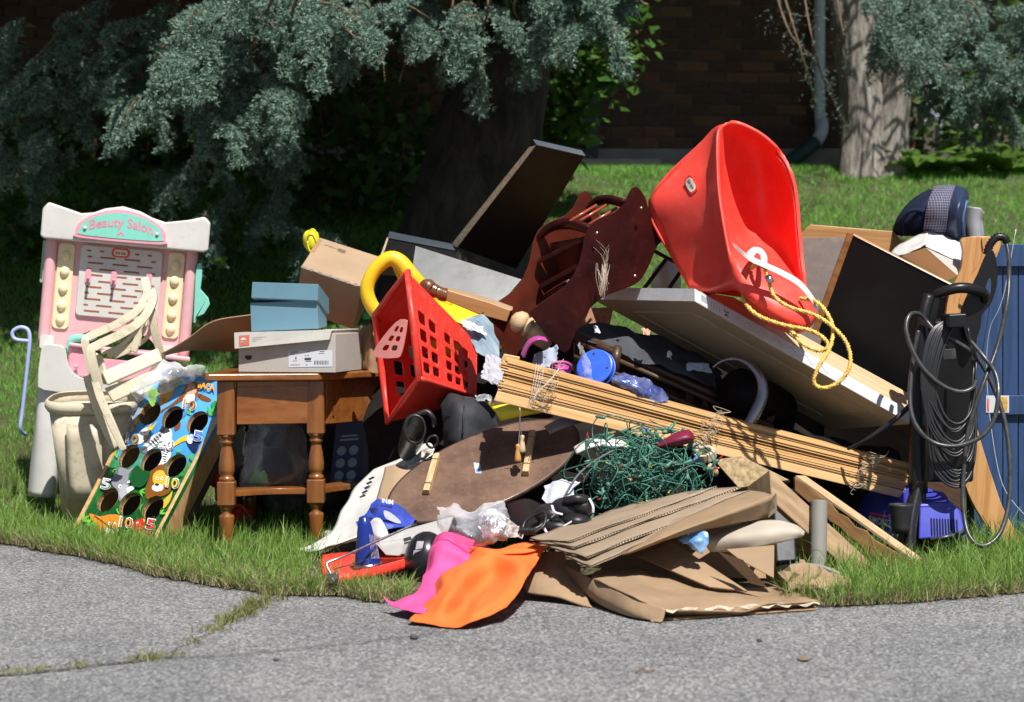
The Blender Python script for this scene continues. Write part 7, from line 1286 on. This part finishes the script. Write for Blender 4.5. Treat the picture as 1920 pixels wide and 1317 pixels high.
mk('bottom', grid([[(1246, 1166, 5.48), (1320, 1164, 5.52), (1400, 1158, 5.58), (1470, 1150, 5.62), (1530, 1145, 5.66)], [(1240, 1150, 5.8), (1320, 1150, 5.8), (1400, 1145, 5.85), (1470, 1140, 5.9), (1530, 1135, 5.9)]], 6, 3, .004, 20), M_kraftd, kc, smooth=True, solid=.004)
mk('torn_edge', grid([[(1248+k*12, 1143+3*math.sin(k*1.3)-k*.55, 5.462+k*.0085) for k in range(25)], [(1249+k*12, 1147+4*math.sin(k*2.1)-k*.55, 5.46+k*.0085) for k in range(25)]], 2, 1, .002, 60), M_liner, kc, solid=.001)
sheet('cardboard_sheet', 'shaded brown cardboard behind the orange cloth', [[(985, 1040, 5.98), (1050, 1035, 5.95), (1090, 1050, 5.98)], [(975, 1080, 5.88), (1040, 1085, 5.84), (1090, 1090, 5.86)], [(985, 1110, 5.84), (1050, 1120, 5.78), (1110, 1140, 5.7)]], M_kp, seed=7)
fm = thing('foam_sheet', 'off white curled foam sheet sticking out of the cardboard', 'foam', P(1415, 1030, 5.92)); mk('sheet', grid([[(1320, 992, 6.02), (1380, 985, 5.98), (1440, 975, 5.96), (1490, 982, 5.96), (1510, 998, 5.98)], [(1318, 1012, 5.94), (1380, 1008, 5.9), (1440, 995, 5.88), (1490, 995, 5.9), (1508, 1003, 5.94)], [(1330, 1036, 5.94), (1385, 1034, 5.9), (1440, 1025, 5.88), (1485, 1012, 5.9), (1505, 1007, 5.94)]], 5, 5, .003, 14, ridge=.012, rf=8), mat('off_white_foam', (.42, .37, .3), .85, .1, 8, .2), fm, smooth=True, solid=.004)
crumple('blue_card', 'bright blue printed card under the off white foam sheet', [[(1268, 1005, 5.9), (1295, 1002, 5.87), (1325, 996, 5.86)], [(1275, 1015, 5.88), (1300, 1016, 5.85), (1330, 1012, 5.85)], [(1290, 1018, 5.87), (1308, 1036, 5.85), (1318, 1040, 5.85)]], mat('blue_card_print', (.04, .22, .6), .4, .3, 25, .1, c2=(.3, .5, .75)), .004, 30, 5, 5, 'card')
mk('cardboard_sheet', slab([(1195, 1042, 5.98), (1262, 1016, 6.0), (1402, 1108, 5.84), (1330, 1100, 5.8)], .005), M_kp, bev=.001, label='brown cardboard flap sloping down below the blue card', cat='cardboard')
mk('cardboard_sheet', slab([(1150, 1015, 6.2), (1465, 990, 6.2), (1470, 1085, 6.1), (1120, 1080, 6.1)], .005), M_kraftd, label='brown cardboard added to fill the dark gap behind the crushed carton', cat='cardboard')  # filler sheet added where the gap behind the carton reads black
mk('black_casing', slab([(1450, 948, 6.12), (1490, 985, 6.1), (1494, 1052, 6.02), (1456, 1058, 6.02)], .02), M_bk2, bev=.006, label='black plastic casing right of the off white foam sheet', cat='casing')
cg = thing('corrugated_piece', 'tan corrugated cardboard piece with visible ribs under the foam', 'cardboard', P(1400, 1080, 5.85))
R0 = [[(1345+60*s+t*70, 1035+18*s*0+t*58-s*2, 5.9-.03*t) for s in np.linspace(0, 1, 2)] for t in np.linspace(0, 1, 2)]
cv = []
for k in range(25):
    t = k/24; a, b = P(1345+t*62, 1034+t*60, 5.82-.03*t), P(1392+t*46, 1050+t*52, 5.81-.03*t); z_ = V((0, -.004*(k % 2), .003*(k % 2))); cv += [a+z_, b+z_]
mk('ribs', (cv, [[2*i, 2*i+1, 2*i+3, 2*i+2] for i in range(24)]), M_card, cg); mk('face', slab([(1362, 1030, 5.87), (1452, 1022, 5.87), (1451, 1084, 5.83), (1388, 1050, 5.84)], .004), M_kp, cg, bev=.001)
crumple('kraft_scrap', 'crumpled brown paper lying at the grass edge', [[(1465, 1072, 5.95), (1510, 1070, 5.92), (1560, 1078, 5.9), (1598, 1084, 5.9)], [(1455, 1085, 5.86), (1500, 1088, 5.82), (1555, 1092, 5.82), (1596, 1096, 5.84)], [(1470, 1102, 5.82), (1515, 1106, 5.78), (1555, 1104, 5.78), (1585, 1103, 5.8)]], M_kp, .032, 19, 3, 3, 'paper', 5, amp2=.014)
crumple('kraft_scrap', 'twist of brown paper on the right end of the crushed carton', [[(1500, 1055, 6.02), (1530, 1060, 6.0), (1570, 1070, 5.98)], [(1495, 1072, 5.96), (1535, 1076, 5.93), (1580, 1085, 5.92)]], M_kraftd, .016, 22, 3, 3, 'paper', 8)
mk('grey_hose', tube([PP(p) for p in ((1460, 1068, 5.98), (1500, 1060, 5.96), (1540, 1064, 5.94), (1575, 1078, 5.92))], .007, 8, 5), mat('grey_tube', (.22, .21, .19), .6), smooth=True, label='thin grey hose lying over the brown paper', cat='hose')
pt = thing('grey_pipe', 'short grey plastic pipe standing in the grass', 'pipe', P(1534, 1060, 6.15)); p0, p1 = P(1534, 1062, 6.2), P(1536, 940, 6.25); h_ = (p1-p0).length
mk('pipe_body', lathe([(.02, 0), (.024, 0), (.0245, h_-.012), (.0255, h_-.01), (.0255, h_), (.021, h_), (.02, h_-.05)], 24, p0, p1-p0), mat('weathered_pvc', (.24, .225, .2), .6, .1, 6, .1, dirt=.2), pt, smooth=True, bev=.001)
# ---- lumber
M_lum = wood('weathered_lumber', (.36, .23, .12), (.48, .33, .19), (.22, .125, .06), (.75, .1, -.62), .7, gs=36, dirt=.2, dirtc=(.14, .1, .07))
lm = thing('lumber_post', 'weathered timber post with square end behind the grey pipe', 'lumber', P(1480, 1030, 6.3))
e0 = [P(1400, 912, 6.32), P(1443, 880, 6.26), P(1452, 905, 6.25), P(1412, 938, 6.3)]; dv = P(1640, 1060, 6.25)-P(1443, 880, 6.26)
mk('timber', hexa([P(1443, 880, 6.26), P(1400, 912, 6.34), P(1400, 960, 6.34), P(1443, 935, 6.24)], [p+dv for p in (P(1443, 880, 6.26), P(1400, 912, 6.34), P(1400, 960, 6.34), P(1443, 935, 6.24))]), M_lum, lm, bev=.004)
mk('end_grain', slab([(1402, 914, 6.32), (1442, 883, 6.245), (1446, 932, 6.235), (1404, 958, 6.32)], .004), wood('end_grain', (.3, .19, .1), (.42, .29, .17), (.2, .12, .06), (0, 0, 1), .8), lm)
ml = thing('scalloped_moulding', 'wooden moulding with scalloped edge sloping into the grass', 'lumber', P(1640, 1060, 6.35))
up_ = [(1490, 895), (1520, 912), (1545, 935), (1560, 945), (1572, 962), (1590, 970), (1605, 988), (1625, 995), (1640, 1012), (1680, 1035), (1722, 1058)]
lo_ = [(1715, 1078), (1665, 1062), (1625, 1040), (1608, 1018), (1590, 1008), (1575, 990), (1555, 978), (1540, 955), (1515, 942), (1490, 920)]
mk('face', pxext(up_+lo_, lambda x, y: 6.42-(x-1490)*.0002, .03), wood('moulding_wood', (.2, .1, .035), (.3, .16, .06), (.12, .055, .02), (.75, 0, -.6), .5), ml, bev=.003)
mk('top_edge', hexa([P(1492, 892, 6.42), P(1722, 1056, 6.37), P(1728, 1046, 6.44), P(1510, 892, 6.5)], [p-V((0, -.002, .008)) for p in (P(1492, 892, 6.42), P(1722, 1056, 6.37), P(1728, 1046, 6.44), P(1510, 892, 6.5))]), M_oakp, ml)
mk('chip_board', slab([(1338, 862, 6.55), (1390, 855, 6.5), (1480, 900, 6.45), (1385, 915, 6.45)], .02), mat('osb', (.34, .23, .12), .9, .4, 60, .6, 120, c2=(.5, .37, .2)), label='rough chipboard offcut under the blinds', cat='board', bev=.002)
tp_ = thing('tape_roll', 'beige tape roll under the blinds beside the lights', 'tape', P(1325, 862, 6.42)); mk('roll', lathe([(.022, -.012), (.034, -.012), (.034, .012), (.022, .012), (.022, -.012)], 28, P(1322, 852, 6.45), (-.2, -.4, .9)), mat('beige_tape', (.5, .42, .3), .5), tp_, bev=.001); mk('core', lathe([(.02, -.011), (.022, -.011), (.022, .013), (.02, .013), (.02, -.011)], 28, P(1322, 852, 6.45), (-.2, -.4, .9)), M_kraft, tp_)
ck = thing('bottle_cork', 'small wooden dowel end beside the chipboard offcut', 'dowel', P(1333, 885, 6.4)); mk('dowel_body', lathe([(0, -.03), (.012, -.03), (.013, -.02), (.013, .004), (.009, .008), (0, .008)], 16, P(1334, 876, 6.4), (-.4, -.5, .7)), M_oakp, ck, smooth=True)
crumple('lime_cloth', 'green cloth corner below the tan carton', [[(688, 580, 7.3), (700, 575, 7.28), (706, 590, 7.28)], [(680, 598, 7.26), (695, 600, 7.25), (702, 610, 7.25)]], mat('green_cloth', (.06, .25, .06), .8), .006, 30, 4, 4, 'cloth')
crumple('brown_bag', 'brown paper bag wedged between the shoe box and the red basket', [[(676, 612, 7.35), (695, 605, 7.3), (705, 612, 7.3)], [(676, 650, 7.3), (692, 650, 7.24), (704, 655, 7.24)], [(678, 690, 7.3), (692, 695, 7.25), (705, 700, 7.25)]], M_kraftd, .01, 20, 5, 5, 'paper bag')

for o in bpy.data.objects:
    if o.name.startswith(('kraft_scrap', 'card_scrap', 'torn_paper')):
        for p in o.data.polygons: p.use_smooth = False
